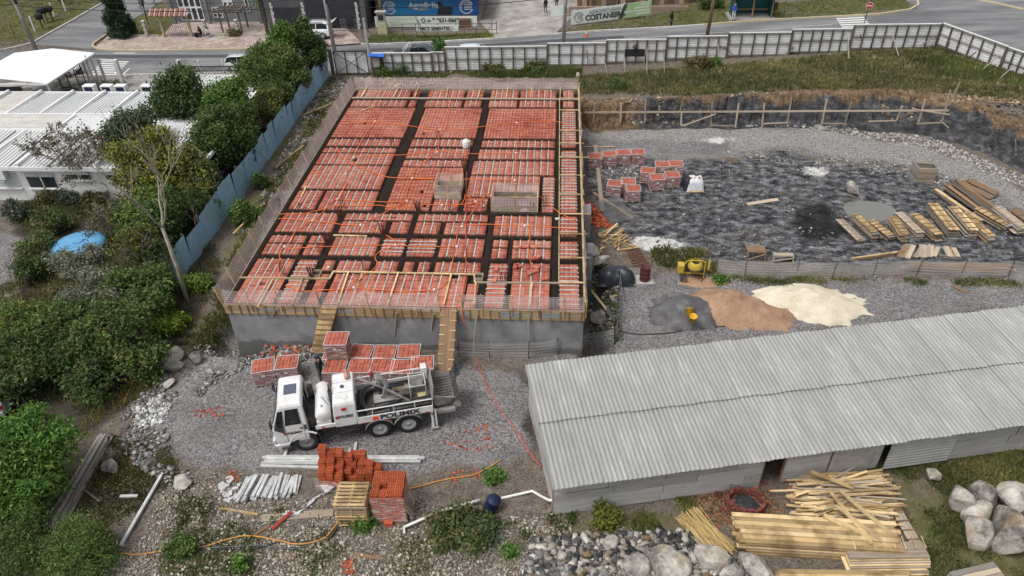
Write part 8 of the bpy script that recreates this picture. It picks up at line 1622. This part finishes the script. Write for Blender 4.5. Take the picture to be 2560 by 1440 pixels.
rubble('cut_face_rock',[(1780,262),(1950,240),(2150,235),(2330,250),(2560,260),(2560,400),(2330,335),(2000,308),(1780,308)],900,.04,.14,[(.035,.034,.036),(.055,.052,.052),(.08,.075,.07),(.02,.02,.022),(.14,.1,.065)],'dark broken rock face of the cut',None,0,.02)
rubble('cut_face_soil',[(1462,252),(1700,246),(1950,230),(2330,236),(2560,248),(2560,262),(2000,248),(1800,268),(1750,305),(1462,308)],2600,.03,.16,TANR,'tan stones and soil along the top of the cut',None,0,.15)
rubble('trench_rubble',[(1470,620),(1520,650),(1545,720),(1530,850),(1480,860),(1468,700)],900,.04,.16,GREYR[:3]+TANR[2:3]+DARK[:3],'rubble in the trench beside the right wall',None,0,.4)
c=G(1482,540);rubble('brick_shards',[(1456,508),(1475,505),(1500,540),(1535,570),(1490,572),(1460,545)],520,.05,.14,REDR,'heap of broken red brick by the right wall',None,0,.5,lambda p:.35*np.exp(-((p[:,0]-c.x)**2+(p[:,1]-c.y)**2)/.5)*rng.random(len(p)))
for poly,n,l in(([(855,1405),(880,1400),(890,1435),(865,1440)],90,'small heap of red brick shards at the bottom edge'),([(570,1180),(600,1178),(598,1205),(572,1205)],50,'red brick shards beside the joist offcuts'),([(480,1020),(560,1015),(560,1045),(490,1045)],60,'red brick crumbs on the left of the gravel'),([(1130,1090),(1230,1050),(1230,1130),(1080,1130)],80,'red brick crumbs on the gravel behind the truck'),([(1120,1185),(1200,1170),(1200,1200),(1130,1205)],50,'red brick crumbs along the orange hose'),([(1740,1230),(1980,1190),(1990,1310),(1760,1320)],160,'red brick crumbs round the hearth')):rubble('brick_crumbs',poly,n,.02,.08,REDR,l)
# ---------------------------------------------------------------- grass and weeds
LEAF=MCOL('foliage',.7,.3,.12,4.0,.34);LEAF2=LEAF
def tufts(name,poly,n,h0,h1,pal,label,thresh=None,seed=0,blades=5,w=.035,spread=.12):
 p=pts_in(poly,n)
 if thresh:k=fbm(p[:,0]*.6,p[:,1]*.6,seed);p=p[k>thresh]
 m=len(p);p=np.repeat(p,blades,0)+rng.normal(0,spread,(m*blades,2));z=hz(p[:,0],p[:,1])-.02;h=np.repeat(h0+(h1-h0)*rng.random(m)**1.6,blades)*rng.uniform(.6,1.15,m*blades);a=rng.uniform(0,2*PI,m*blades);ln=rng.normal(0,.35,(m*blades,2))*h[:,None];ww=w*rng.uniform(.6,1.5,m*blades)
 b0=np.column_stack([p[:,0]-np.cos(a)*ww,p[:,1]-np.sin(a)*ww,z]);b1=np.column_stack([p[:,0]+np.cos(a)*ww,p[:,1]+np.sin(a)*ww,z]);tp=np.column_stack([p+ln,z+h]);v=np.stack([b0,b1,tp],1).reshape(-1,3);f=np.arange(len(v)).reshape(-1,3)
 pal=np.array(pal);q=p[::blades];k=fbm(q[:,0]*.35,q[:,1]*.35,40)[:,None];c=pal[rng.integers(0,len(pal),m)]*rng.uniform(.8,1.45,(m,1));c=np.repeat(c*(.55+.9*k)+np.clip((k-.52)*4,0,1)*np.array([[.07,.045,.01]]),blades,0);tag(np_mesh(name,v,f,LEAF,c),label,'grass',kind='stuff')
GR=[(.08,.105,.028),(.11,.13,.04),(.14,.14,.055),(.19,.17,.085),(.06,.085,.026)];DRY=[(.24,.2,.11),(.17,.15,.07),(.12,.125,.045),(.3,.26,.16),(.09,.1,.035)];LUSH=[(.07,.14,.02),(.1,.17,.03),(.05,.1,.02)]
tufts('weedy_grass',[(1440,192),(1700,172),(2330,118),(2480,150),(2620,200),(2620,262),(2330,236),(2000,226),(1700,238),(1450,240)],11000,.12,.42,DRY+GR,'tall weedy grass on the bank behind the site')
tufts('weedy_grass',[(2280,125),(2400,150),(2560,190),(2560,215),(2350,190)],1800,.15,.4,LUSH+GR,'lush weeds along the corner hoarding')
tufts('weedy_grass',[(935,192),(1450,172),(1450,200),(935,200)],2600,.2,.6,GR+LUSH[:1],'tall weeds along the hoarding behind the slab')
tufts('rough_grass',[(2080,1200),(2350,1130),(2700,1060),(2700,1460),(2330,1460),(2240,1300),(2140,1230)],12000,.05,.2,GR+LUSH[:1]+DRY[1:3],'rough grass around the boulders at the bottom right',.4,4)
tufts('rough_grass',[(1370,1290),(1720,1240),(1760,1300),(1690,1340),(1400,1340)],2600,.06,.22,GR+LUSH,'weeds growing along the front of the shed',.42,6)
tufts('rough_grass',[(180,1080),(420,1110),(470,1240),(560,1320),(480,1460),(120,1460)],6500,.05,.2,GR+DRY[1:3],'patchy weeds on the soil at the bottom left',.47,7)
tufts('rough_grass',[(440,1230),(1000,1320),(1360,1290),(1400,1340),(1360,1440),(400,1440)],5000,.05,.2,GR+LUSH,'weeds sprouting between the pebbles',.56,15)
tufts('rough_grass',[(560,870),(470,900),(530,760),(620,560),(720,400),(830,200),(840,230),(740,440),(650,580),(580,760)],4200,.1,.35,GR,'weeds along the foot of the blue fence',.42,2)
tufts('rough_grass',[(1790,692),(2560,700),(2560,715),(1960,705),(2160,740),(2110,735)],1700,.05,.22,GR+LUSH[:1],'weeds below the grey netting',.45,5);tufts('rough_grass',[(1630,625),(1760,625),(1800,680),(1740,690),(1640,660)],700,.1,.45,GR,'weeds behind the cement mixer',.42,3);tufts('rough_grass',[(1500,640),(1545,720),(1550,860),(1525,860)],500,.06,.25,GR+LUSH,'weeds on the trench edge',.4,3)
tufts('verge_grass',[(906,108),(1245,95),(1238,82),(930,86)],2200,.05,.12,LUSH+GR[:2],'mown grass strip before the shop');tufts('verge_grass',[(1378,84),(1720,62),(2080,40),(2270,22),(2270,-20),(1700,25),(1470,60)],4500,.05,.14,LUSH+GR[:2],'grass verge beside the bus shelter');tufts('verge_grass',[(-60,135),(80,104),(185,46),(262,2),(100,-20),(-100,20)],5200,.05,.14,LUSH+GR,'lawn on the left street corner');tufts('verge_grass',[(295,90),(400,92),(440,45),(330,30)],900,.04,.1,LUSH,'green lawn of the grey house')
tufts('rough_grass',[(60,490),(440,490),(560,660),(480,880),(330,1010),(240,1090),(0,1090),(-60,800),(60,620)],9000,.08,.4,GR+DRY[1:3],'undergrowth between the trees on the left',.42,12)
# ---------------------------------------------------------------- trees and shrubs
BARK=M('bark_grey',(.36,.33,.27),(.2,.18,.145),6,.9,bmp=.5,st=(1,1,.25));BARKD=M('bark_dark',(.1,.08,.06),(.05,.04,.032),6,.9,bmp=.5)
def leaves(blobs,n,size,pal,per=16,clump=.16,hollow=.55,aspect=.5,droop=.0):
 """leaf faces in clumps spread through the crown; blobs: (centre, (rx, ry, rz))"""
 n=int(n*1.9);size=size*.66;big_=list(blobs)
 for c0,r2 in big_:
  for _ in range(5):
   d=rng.normal(size=3);d[2]=abs(d[2])*.8-.1;d/=np.linalg.norm(d);q=rng.uniform(.3,.5);blobs=blobs+[(Vector(c0)+Vector(d*np.array(r2)*rng.uniform(.75,1.05)),tuple(x*q for x in r2))]
 vol=np.array([r_[0]*r_[1]*r_[2]for _,r_ in blobs])**.7;nc=max(1,n//per);bi=rng.choice(len(blobs),nc,p=vol/vol.sum())
 C_=np.array([tuple(b[0])for b in blobs])[bi];R2=np.array([b[1]for b in blobs])[bi];d=rng.normal(size=(nc,3));d/=np.linalg.norm(d,axis=1)[:,None];rad=(hollow+(1-hollow)*rng.random(nc)**.6)*(1+rng.normal(0,.15,nc));cen=C_+d*R2*rad[:,None]
 cen=np.repeat(cen,per,0)+rng.normal(0,clump,(nc*per,3));m=len(cen);out=np.repeat(d,per,0)
 nr=out*.6+rng.normal(0,.75,(m,3))+np.array([0,0,.55]);nr/=np.linalg.norm(nr,axis=1)[:,None];t=np.cross(nr,rng.normal(size=(m,3)));t/=np.linalg.norm(t,axis=1)[:,None];t[:,2]-=droop;b=np.cross(nr,t);s=size*rng.uniform(.6,1.4,m)[:,None]
 v=np.stack([cen-t*s,cen+b*s*aspect,cen+t*s,cen-b*s*aspect],1).reshape(-1,3);f=np.arange(4*m).reshape(-1,4);pal=np.array(pal)
 cc=pal[rng.integers(0,len(pal),nc)]*rng.uniform(.75,2.0,(nc,1));c=np.repeat(cc,per,0)*rng.uniform(.8,1.2,(m,1));return v,f,c
def limb(b,p,d,L,r,depth,tips,spread=.55,up=.15,kids=(2,3),seg=3,taper=.62,minr=.008):
 pts=[p];q=p.copy();dd=d.copy()
 for i in range(seg):dd=(dd+Vector((rn.gauss(0,.16),rn.gauss(0,.16),rn.gauss(up*.3,.1)))).normalized();q=q+dd*L/seg;pts.append(q.copy())
 b.tube(pts,[max(minr,r*(1-.45*i/seg))for i in range(seg+1)],6 if r>.04 else 4,cap=False)
 if depth==0:tips.append(q);return
 for k in range(rn.randint(*kids)):
  a=Vector((rn.gauss(0,1),rn.gauss(0,1),rn.gauss(up,.6))).normalized();nd=(dd*(1-spread)+a*spread).normalized();f=rn.uniform(.55,1.0);base=pts[min(seg,max(1,int(f*seg+.5)))];limb(b,base,nd,L*rn.uniform(.6,.85),max(minr,r*taper),depth-1,tips,spread,up,kids,seg,taper,minr)
def tree(name,base,H,blobs,n,size,pal,label,trunk_r=.11,bark=BARKD,cat='tree',group=None,per=16,clump=.18,hollow=.38,aspect=.5,lean=(0,0),droop=.0):
 base=Vector(base);r_=thing(name,base,label,cat,group);b=MB();top=base+V(lean[0],lean[1],H*.62);b.tube([base-V(0,0,.2),base.lerp(top,.5)+V(rn.uniform(-.1,.1),rn.uniform(-.1,.1),0),top],[trunk_r,trunk_r*.75,trunk_r*.45],8)
 B_=[(base+Vector(c),r2)for c,r2 in blobs]
 for c,r2 in B_:
  mid=base.lerp(top,rn.uniform(.4,.95));e=c+Vector((rn.uniform(-.3,.3)*r2[0],rn.uniform(-.3,.3)*r2[1],r2[2]*.3));b.tube([mid,mid.lerp(e,.5)+V(0,0,.15),e],[trunk_r*.5,trunk_r*.3,.015],5)
  for _ in range(5):e2=c+Vector((rn.uniform(-1.05,1.05)*r2[0],rn.uniform(-1.05,1.05)*r2[1],rn.uniform(-.3,1.1)*r2[2]));b.tube([mid.lerp(e,.5),e2],[trunk_r*.22,.01],4)
 b.build('trunk',bark,r_,smooth=True);v,f,c=leaves(B_,n,size,pal,per,clump,hollow,aspect,droop);np_mesh('crown',v,f,LEAF,c,parent=r_);return r_
DKG=[(.045,.08,.025),(.06,.1,.03),(.034,.062,.022),(.09,.125,.036)];MDG=[(.068,.12,.03),(.09,.15,.035),(.05,.09,.026),(.12,.165,.045)];BRG=[(.07,.15,.025),(.09,.18,.03),(.05,.11,.02),(.11,.19,.04)];YLG=[(.14,.17,.02),(.19,.2,.03),(.1,.13,.02),(.22,.21,.045)];OLV=[(.08,.085,.03),(.11,.105,.04),(.06,.065,.025),(.14,.125,.06)];GOL=[(.12,.13,.09),(.16,.165,.12),(.09,.1,.065),(.2,.2,.15)];RUS=[(.13,.1,.05),(.1,.09,.045),(.16,.11,.06)]
def blob(px,py,z,rx,ry,rz_,base):p=P(px,py,z);return((p.x-base.x,p.y-base.y,z-base.z),(rx,ry,rz_))
def tr(name,basepx,blobs,n,size,pal,label,**k):
 """blobs: (px, py, height of centre, r horizontally, r vertically)"""
 base=G(*basepx);bl=[blob(x,y,z,r1,r1,r2,base)for x,y,z,r1,r2 in blobs];H=max(z+r2 for _,_,z,_,r2 in blobs);return tree(name,base,H,bl,n,size,pal,label,**k)
def fx(name,x,y,blobs,n,size,pal,label,**k):base=on(x,y);return tree(name,base,max(c[2]+r_[2]for c,r_ in blobs),blobs,n,size,pal,label,**k)
# row along the blue fence, far to near
fx('tree',-21.4,60.2,[((0,0,3.6),(.85,.85,1.2)),((.5,-.4,2.2),(.9,.9,1.0)),((-.3,.2,4.5),(.5,.5,.7)),((.8,.2,3.0),(.6,.6,.7))],7000,.15,DKG,'dark upright tree at the street end of the blue fence')
fx('tree',-22.9,59.0,[((0,0,3.6),(1.1,1.1,1.3)),((.2,-.2,4.6),(.7,.7,.7)),((-.4,.2,2.3),(1.0,1.0,.9))],8000,.15,BRG[:3]+MDG[1:2],'bright green cone shaped tree by the street')
fx('tree',-24.1,57.3,[((0,0,2.6),(1.3,1.2,1.3)),((-.6,.2,1.7),(1.0,1.0,.9))],6500,.14,MDG+OLV[:1],'dense green tree left of the bright cone shaped tree')
fx('tree',-21.7,56.2,[((0,0,3.0),(1.2,1.1,1.2)),((.5,-.5,2.0),(1.1,1.1,1.0)),((-.8,.3,2.2),(1.1,1.0,1.0))],8500,.15,MDG+OLV[:2],'olive green tree leaning over the far blue fence')
fx('tree',-23.3,54.0,[((0,0,2.6),(1.4,1.3,1.4)),((.8,-.4,1.8),(1.1,1.1,1.0)),((-.6,-.3,3.2),(.9,.9,.9))],9500,.15,DKG+MDG[:2],'broad dark tree beside the white porch')
fx('tree',-21.7,52.2,[((0,0,2.0),(1.1,1.1,1.1)),((-.7,-.5,1.5),(1.0,1.0,.9))],6000,.14,DKG+MDG[:1],'low dark tree behind the middle of the blue fence')
fx('tree',-26.2,47.2,[((0,0,3.4),(1.3,1.3,1.5)),((-.6,.3,4.6),(.9,.9,1.0)),((.5,.4,4.9),(.6,.6,.8)),((-1.2,-.2,3.2),(.9,.9,.9))],6500,.2,DKG+[(.05,.075,.045)],'dark feathery tree rising over the white roof',hollow=.4,aspect=.35,droop=.4,clump=.26)
fx('tree',-23.3,47.4,[((0,0,3.6),(1.3,1.3,1.3)),((.7,-.5,3.0),(1.1,1.1,1.1)),((-.6,.2,2.8),(1.1,1.1,1.2)),((.3,.4,4.2),(.7,.7,.6))],11000,.15,BRG+MDG,'tall lush green tree in the middle of the fence row')
fx('tree',-22.0,46.0,[((0,0,2.6),(1.0,1.0,1.3)),((.3,-.9,2.0),(.9,.9,1.1)),((-.9,-.4,2.4),(1.0,1.0,1.2))],8000,.15,DKG,'dark leafy tree close behind the blue fence')
fx('tree',-21.7,50.0,[((0,0,1.8),(.8,.9,1.0)),((.2,.9,2.5),(.6,.6,.6))],4500,.13,YLG[:1]+OLV+MDG[:1],'yellowish tree tip above the blue fence')
fx('tree',-22.3,42.6,[((0,0,3.2),(1.4,1.4,1.6)),((.8,.6,2.2),(1.0,1.0,1.3)),((-.7,-.5,2.2),(1.2,1.2,1.3))],11000,.16,DKG+MDG[:1],'big dark tree in front of the tall lush one')
fx('tree',-28.0,42.4,[((0,0,3.6),(1.1,1.1,1.0)),((-.9,.3,3.2),(.9,.9,.8)),((1.0,.4,3.9),(.9,.9,.8)),((.1,-.5,2.6),(1.1,1.0,.9))],5200,.17,[(.05,.075,.035),(.07,.09,.045),(.035,.055,.025)],'open grey green tree over the front of the white building',hollow=.35,aspect=.4)
yt=[((0,0,3.9),(1.3,1.2,1.1)),((1.2,-.3,3.3),(1.3,1.2,1.2)),((-.9,-.2,3.4),(1.1,1.0,1.0)),((.6,-.9,2.5),(1.4,1.1,1.1)),((-.6,-.9,2.4),(1.2,1.1,1.0)),((1.9,-.9,2.4),(.9,.9,1.0))]
fx('tree',-24.9,39.0,yt,12500,.15,YLG+OLV[:2],'yellow green round tree behind the pale bare trunk')
fx('tree',-22.0,38.2,[((0,0,1.7),(1.1,1.1,1.1)),((.4,-1.2,1.2),(.9,.9,.8)),((-.4,1.2,2.2),(1.0,1.0,1.0))],7500,.14,OLV+DKG[:2]+YLG[:1],'olive tree between the yellow tree and the blue fence')
fx('tree',-22.4,34.0,[((0,0,1.8),(1.1,1.0,1.2)),((-.8,-.6,1.3),(1.0,1.0,.9)),((-.2,1.2,2.0),(1.0,.9,1.0))],8000,.14,DKG+MDG[:1],'dark thicket beside the near end of the blue fence')
fx('tree',-24.4,35.4,[((0,0,1.4),(1.2,1.1,1.1)),((.5,.7,2.1),(.8,.8,.8))],5200,.14,MDG+YLG[:1],'green thicket behind the sparse yellow tree')
# near left mass
tr('tree',(300,900),[(300,830,1.9,1.2,1.2),(230,860,1.4,1.1,1.0),(350,900,1.1,1.0,.9),(180,800,1.5,.9,1.0),(270,800,2.6,.6,.8)],10500,.13,DKG+MDG+OLV[:2],'dark green tree mass left of the gravel yard corner')
tr('tree',(370,830),[(375,760,1.3,.9,1.0),(400,700,1.2,.8,.9),(330,720,1.5,.9,1.0)],6200,.13,DKG+MDG+OLV[:1],'dark bushy tree above the yellow green bush')
tr('tree',(110,930),[(110,860,1.2,1.0,1.0),(160,900,1.0,1.0,.9),(230,960,.8,1.0,.8),(50,940,1.3,.9,.8),(20,920,1.2,.8,.8)],9000,.13,DKG+OLV[:1],'dark spreading shrub above the parked dusty car')
tr('tree',(250,800),[(245,715,1.5,1.0,.9),(190,660,1.5,.8,.5),(235,640,1.6,.6,.4),(280,770,1.2,.9,.8),(190,750,1.0,.7,.6),(150,650,1.2,.6,.5)],6800,.12,GOL,'silvery grey leaved shrub before the blue tank',hollow=.45)
tr('tree',(40,870),[(35,820,1.7,1.3,1.1),(95,850,1.3,1.0,.9),(10,900,1.2,1.0,.9)],8000,.13,MDG+YLG[:1]+OLV[:1],'green spreading tree at the left edge')
tr('tree',(80,1230),[(60,1110,2.3,1.2,1.1),(115,1130,1.9,1.0,.9),(10,1150,2.0,1.1,1.1),(75,1200,1.3,1.0,.9),(20,1260,1.0,1.1,1.0)],14000,.14,BRG+MDG[1:2],'bright green feathery tree at the lower left',droop=.3,aspect=.35)
tr('shrub',(195,1420),[(190,1370,.8,.95,.8),(240,1390,.6,.7,.6),(140,1395,.7,.7,.7)],7500,.1,MDG+[(.09,.13,.03)],'needle leaved green shrub at the bottom left corner',cat='shrub',aspect=.25,trunk_r=.07)
tr('shrub',(40,1420),[(40,1370,.9,1.0,.8),(-20,1400,.8,.9,.8)],6000,.1,DKG+MDG[:2],'dark needle leaved shrub in the lower left corner',cat='shrub',aspect=.25,trunk_r=.07)
tr('shrub',(70,760),[(100,620,.7,.9,.7),(130,560,.6,.8,.6),(70,680,.6,.7,.6)],4800,.12,DKG+OLV[:2],'low green shrub beside the gravel path',cat='shrub',trunk_r=.05)
for x,y,r1,r2,n,pal,l in((425,822,.75,.5,2400,YLG[:1]+[(.16,.25,.03),(.12,.2,.03)],'bright yellow green bush at the edge of the dark trees'),(500,722,.62,.45,1800,[(.13,.2,.03),(.1,.16,.03)],'bright green bush at the near end of the blue fence'),(45,545,.7,.6,1800,[(.06,.075,.05),(.08,.095,.065)],'grey green ball shrub by the white building door'),(120,505,.6,.45,1500,OLV,'olive hedge shrub below the white wall'),(175,505,.7,.5,1700,[(.05,.065,.045),(.07,.085,.05)],'bluish hedge shrub below the wide window'),(245,512,.7,.45,1700,OLV+[(.06,.08,.05)],'hedge shrub below the small window'),(340,520,.9,.55,2200,OLV+MDG[:1],'green hedge shrub right of the bare trees'),(610,560,.7,.75,2600,MDG+DKG[:1],'leafy shrub growing at the site side of the blue fence'),(655,470,.5,.55,1300,DKG,'small dark shrub against the blue fence'),(640,545,.55,.5,1300,MDG,'green shrub beside the timber strut'),
 (1150,1322,1.1,.34,2300,DKG+OLV+RUS[:1],'dark bush straddling the white waste pipe'),(1205,1345,.5,.3,900,[(.06,.1,.05),(.08,.13,.06)],'bluish green weed beside the dark bush'),(1510,1308,.5,.35,1200,[(.1,.12,.02),(.13,.14,.03)],'yellowish fern like bush before the shed'),(1235,1200,.28,.22,400,BRG,'small green weed beside the orange hose'),(1190,1360,.25,.2,350,BRG,'small bright weed among the pebbles'),(1272,1385,.2,.16,250,BRG,'tiny green weed near the rubble heap'),(915,1312,.35,.22,600,BRG,'green weed at the foot of the pallet stack'),(600,1420,.2,.2,260,BRG,'small weed at the bottom of the pebbles'),(455,1385,.45,.28,800,MDG,'green weed beside the orange hose end'),(1800,705,.35,.08,500,BRG,'low bright grass patch on the orange sand'),
 (955,190,.6,.5,1200,BRG[:2]+MDG,'green bush beside the white gate'),(1000,182,1.0,.6,2400,MDG+DKG[:1],'broad bush before the hoarding behind the slab'),(1160,172,.8,.65,1900,DKG,'dark bush before the white hoarding'),(1235,180,.9,.4,1500,OLV+DKG[:1],'low scrub before the hoarding'),(1340,182,1.1,.45,1800,OLV+DKG[:2],'long low scrub behind the slab corner'),(1545,222,.55,.4,1000,DKG,'dark low bush at the edge of the cut'),(1745,172,.85,.7,2200,RUS+OLV[:1],'brown leaved bush on the grassy bank'),(1783,168,.42,.4,1000,BRG,'bright green bush beside the brown one'),(1970,132,.4,.5,900,MDG,'green bush climbing the hoarding'),(1482,160,.3,.5,600,MDG+BRG[:1],'slim green plant against the hoarding'),(640,25,.55,.5,1200,DKG,'clipped dark ball shrub beside the grey house'),(585,92,.7,.45,1300,OLV+DKG[:1],'dull shrub under the dark pergola'),(285,222,.9,.3,1500,OLV+MDG[:1],'low hedge behind the canopy gate posts'),(1770,20,1.2,.8,1800,DKG,'dark shrubs left of the bus shelter'),(1575,660,.001,.001,10,MDG,'')):
 if l:base=G(x,y);tree('shrub',base,r2*1.3,[((0,0,r2*.75),(r1,r1*.85,r2)),((r1*.4,.1,r2*.5),(r1*.6,r1*.6,r2*.7))],n,.1 if n<1500 else .12,pal,l,trunk_r=.03,cat='shrub',per=12,clump=.12,hollow=.3)
 # broad-leaved sapling before the hoarding
tr('sapling',(1103,178),[(1100,150,1.0,.45,.5),(1102,125,1.9,.5,.5),(1095,110,2.3,.4,.3)],900,.24,[(.05,.1,.03),(.07,.13,.04),(.04,.075,.025)],'broad leaved sapling rising before the hoarding',hollow=.3,per=6,clump=.15,trunk_r=.05)
# cypress by the side street, palm trunk
cy=thing('cypress',G(310,92),'dark shaggy cypress at the corner of the house garden','tree');c0=G(310,92);b=MB();b.cyl(c0,c0+V(0,0,3.5),.14,.04,8);b.build('trunk',BARKD,cy);cb_=[(c0+V(.1*math.sin(k*2.1),.1*math.cos(k*1.7),.6+.62*k),(1.25-.13*k,1.2-.13*k,.75))for k in range(9)];v,f,c=leaves(cb_,9500,.2,[(.016,.035,.016),(.022,.048,.02),(.03,.055,.022)],14,.16,.5,.28,-.6);np_mesh('crown',v,f,LEAF,c,parent=cy)
pm=thing('palm_tree',G(672,92),'palm with a rough dark trunk beside the pavement','tree');c0=G(672,92);b=MB();b.tube([c0+V(.02*math.sin(k*2.0),0,.25*k)for k in range(21)],[.2-.003*k+.03*(k%2)for k in range(21)],9);b.build('trunk',BARKD,pm);b=MB()
for k in range(22):
 a=2*PI*k/22+rn.uniform(-.1,.1);L=rn.uniform(1.3,1.8);e=rn.uniform(-.1,.7);pts=[c0+V(0,0,5.0)+V(math.cos(a)*L*t,math.sin(a)*L*t,e*L*t*1.2-1.1*t*t*L)for t in np.linspace(0,1,7)]
 for i in range(6):
  s=V(-math.sin(a),math.cos(a),0)*.22*(1-.12*i);b.add([pts[i]-s,pts[i]+s-V(0,0,.06),pts[i+1]+s*.85-V(0,0,.06),pts[i+1]-s*.85],[(0,1,2,3)])
b.build('fronds',M('palm_frond',(.045,.08,.02),(.03,.055,.015),5,.7),pm,fixn=False)
# bare trees
def bare(px,H,r,lean,label,depth=4,leafn=0,pal=OLV,spread=.5,up=.35,kids=(2,3),fork=.45,bark=BARK,lsize=.09):
 base=G(*px);r_=thing('bare_tree',base,label,'tree');b=MB();tips=[];d=V(lean[0],lean[1],1).normalized();k=base+d*H*fork;m_=base.lerp(k,.5)+V(rn.uniform(-.08,.08),rn.uniform(-.08,.08),0);b.tube([base-V(0,0,.2),m_,k],[r,r*.85,r*.72],8)
 for i in range(3):a=2*PI*i/3+rn.uniform(-.4,.4);limb(b,k,(d*.9+V(math.cos(a)*.7,math.sin(a)*.7,.2)).normalized(),H*.24,r*.55,depth,tips,spread,up,kids)
 b.build('trunk',bark,r_,smooth=True)
 if leafn:
  t=np.array([tuple(q)for q in tips]);c=np.repeat(t[rng.integers(0,len(t),leafn//6)],6,0)+rng.normal(0,.1,(leafn//6*6,3));m=len(c);n_=rng.normal(size=(m,3));n_/=np.linalg.norm(n_,axis=1)[:,None];t2=np.cross(n_,rng.normal(size=(m,3)));t2/=np.linalg.norm(t2,axis=1)[:,None];b2=np.cross(n_,t2);s=lsize*rng.uniform(.6,1.3,(m,1));v=np.stack([c-t2*s,c+b2*s*.5,c+t2*s,c-b2*s*.5],1).reshape(-1,3);p_=np.array(pal);np_mesh('crown',v,np.arange(4*m).reshape(-1,4),LEAF,p_[rng.integers(0,len(p_),m)]*rng.uniform(.6,1.3,(m,1)),parent=r_)
 return r_
bare((472,762),8.6,.115,(-.05,.1),'tall pale bare tree standing at the near end of the blue fence',4,0,fork=.52,up=.5,spread=.42)
bare((390,700),4.2,.1,(-.2,.05),'sparse yellow leaved tree with pale twisting limbs',4,1500,YLG+OLV,.6,.1,fork=.35)
bare((215,500),5.6,.12,(-.15,.1),'grey twiggy bare tree before the white wall',5,1100,RUS+OLV[:1],.55,.25,fork=.3,bark=BARK)
bare((262,500),4.6,.1,(.05,.1),'smaller grey twiggy tree right of the first one',5,900,RUS+OLV[:1],.55,.25,fork=.32)
bare((300,600),3.0,.07,(-.3,0),'low pale branching tree above the blue tank',5,600,OLV,.7,.05,fork=.25);bare((300,545),2.6,.06,(-.5,0),'fallen looking tangle of pale branches below the hedge',5,300,OLV,.8,-.05,fork=.2);bare((415,700),2.6,.06,(.15,0),'thin white stemmed tree beside the fence thicket',3,500,DKG,.5,.3)
bare((60,960),2.6,.06,(.2,0),'thin branching tree over the dusty car',4,700,MDG,.6,.2);bare((500,600),3.0,.05,(.05,0),'slim pale stem left of the near blue fence',3,900,DKG+MDG[:1],.5,.3)
# small timber struts behind the fence side of the building
for a,b_,l in(((585,590),(660,530),'yellow timber strut between fence and building'),((690,425),(762,380),'long yellow timber lying on the side rubble'),((750,295),(830,275),'thin timber lying on the far side rubble')):tag(plank('strut',G(*a,.15),G(*b_,.5),.12,.08,wood('fresh')),l,'timber')
for px,py,l in((395,830,'thin stake at the edge of the dark trees'),):tag(plank('stake',G(px,py),G(px,py)+V(-.2,.2,1.4),.06,.05,wood('brown'),up=(0,1,0)),l,'stake')
# ---------------------------------------------------------------- labels that single out look-alikes by their place
ORD='first second third fourth fifth sixth seventh eighth ninth tenth eleventh twelfth'.split()
def px_of(o):
 m=o.data;c=sum((Vector(v.co)for v in m.vertices),Vector())/max(1,len(m.vertices))if o.type=='MESH' else Vector();q=o.matrix_basis@c-V(0,0,CAM_H);return 1280+FPX*q.dot(_r)/q.dot(_f),720-FPX*q.dot(_u)/q.dot(_f)
def relabel(group,text,axis,way):
 """text has %s for the ordinal; axis 0: across the picture, 1: from the back to the front"""
 os_=sorted([o for o in scene.objects if o.get('group')==group],key=lambda o:px_of(o)[axis])
 for i,o in enumerate(os_):o['label']=text%((ORD[i]if i<12 else 'farther')+' '+way)
relabel('battens across the right slab strip','pale batten across the right slab strip, %s',1,'from the back');relabel('battens bracing the back formwork','pale batten bracing the back formwork, %s',0,'from the left');relabel('battens bracing the front formwork','pale batten bracing the front formwork, %s',0,'from the left');relabel('white units behind the roof','white boxed unit behind the ribbed roof edge, %s',0,'from the left')
relabel('dark balls on the corner lawn','dark clipped ball on a stick on the corner lawn, %s',0,'from the left')
def regional(group,base,us,vs):
 """grid of named places on the slab, then order within each place"""
 cell={}
 for o in[o for o in scene.objects if o.get('group')==group]:
  c=o.matrix_basis.translation;m=sum((Vector(v.co)for v in o.data.vertices),Vector())/len(o.data.vertices)+c;u,v=m.x-BX0,m.y-BY0;a=sum(u>q for q in us);b=sum(v>q for q in vs);cell.setdefault((b,a),[]).append((px_of(o),o))
 cols=['left side','left of centre','right of centre','right side'];rows=['front','front middle','back middle','back']
 for(b,a),l in cell.items():
  l.sort(key=lambda q:q[0][0])
  for i,(_,o)in enumerate(l):o['label']=base+' at the %s, %s'%(rows[min(b,3)],cols[min(a,3)])+('' if len(l)==1 else ', '+ORD[min(i,11)]+' from left')
regional('conduits on the slab','orange conduit on the slab',(4,8.2,12.3),(5,9.5,15));regional('conduit boxes on the slab','small white conduit box',(4,8.2,12.3),(5,9.5,15));regional('loose blocks on the slab','loose red block',(12.6,13.4,14.3),(2,3.6,4.6))
relabel('poles propping the hoarding','grey pole propping the hoarding, %s',0,'from the left');relabel('diagonal boards on the hoarding','diagonal grey board nailed inside the hoarding, %s',0,'from the left');relabel('dark logs by the battens','dark short log under the batten heap, %s',0,'from the left')
# ---------------------------------------------------------------- layout units to metres (one layout unit is 1.13 m)
SCALE=1.13;_S=Matrix.Scale(SCALE,4)
for o in list(scene.objects):
 if o.parent is None:
  if o.type=='CAMERA':o.location=(0,0,CAM_H*SCALE)
  elif o.type!='LIGHT':o.matrix_basis=_S@o.matrix_basis
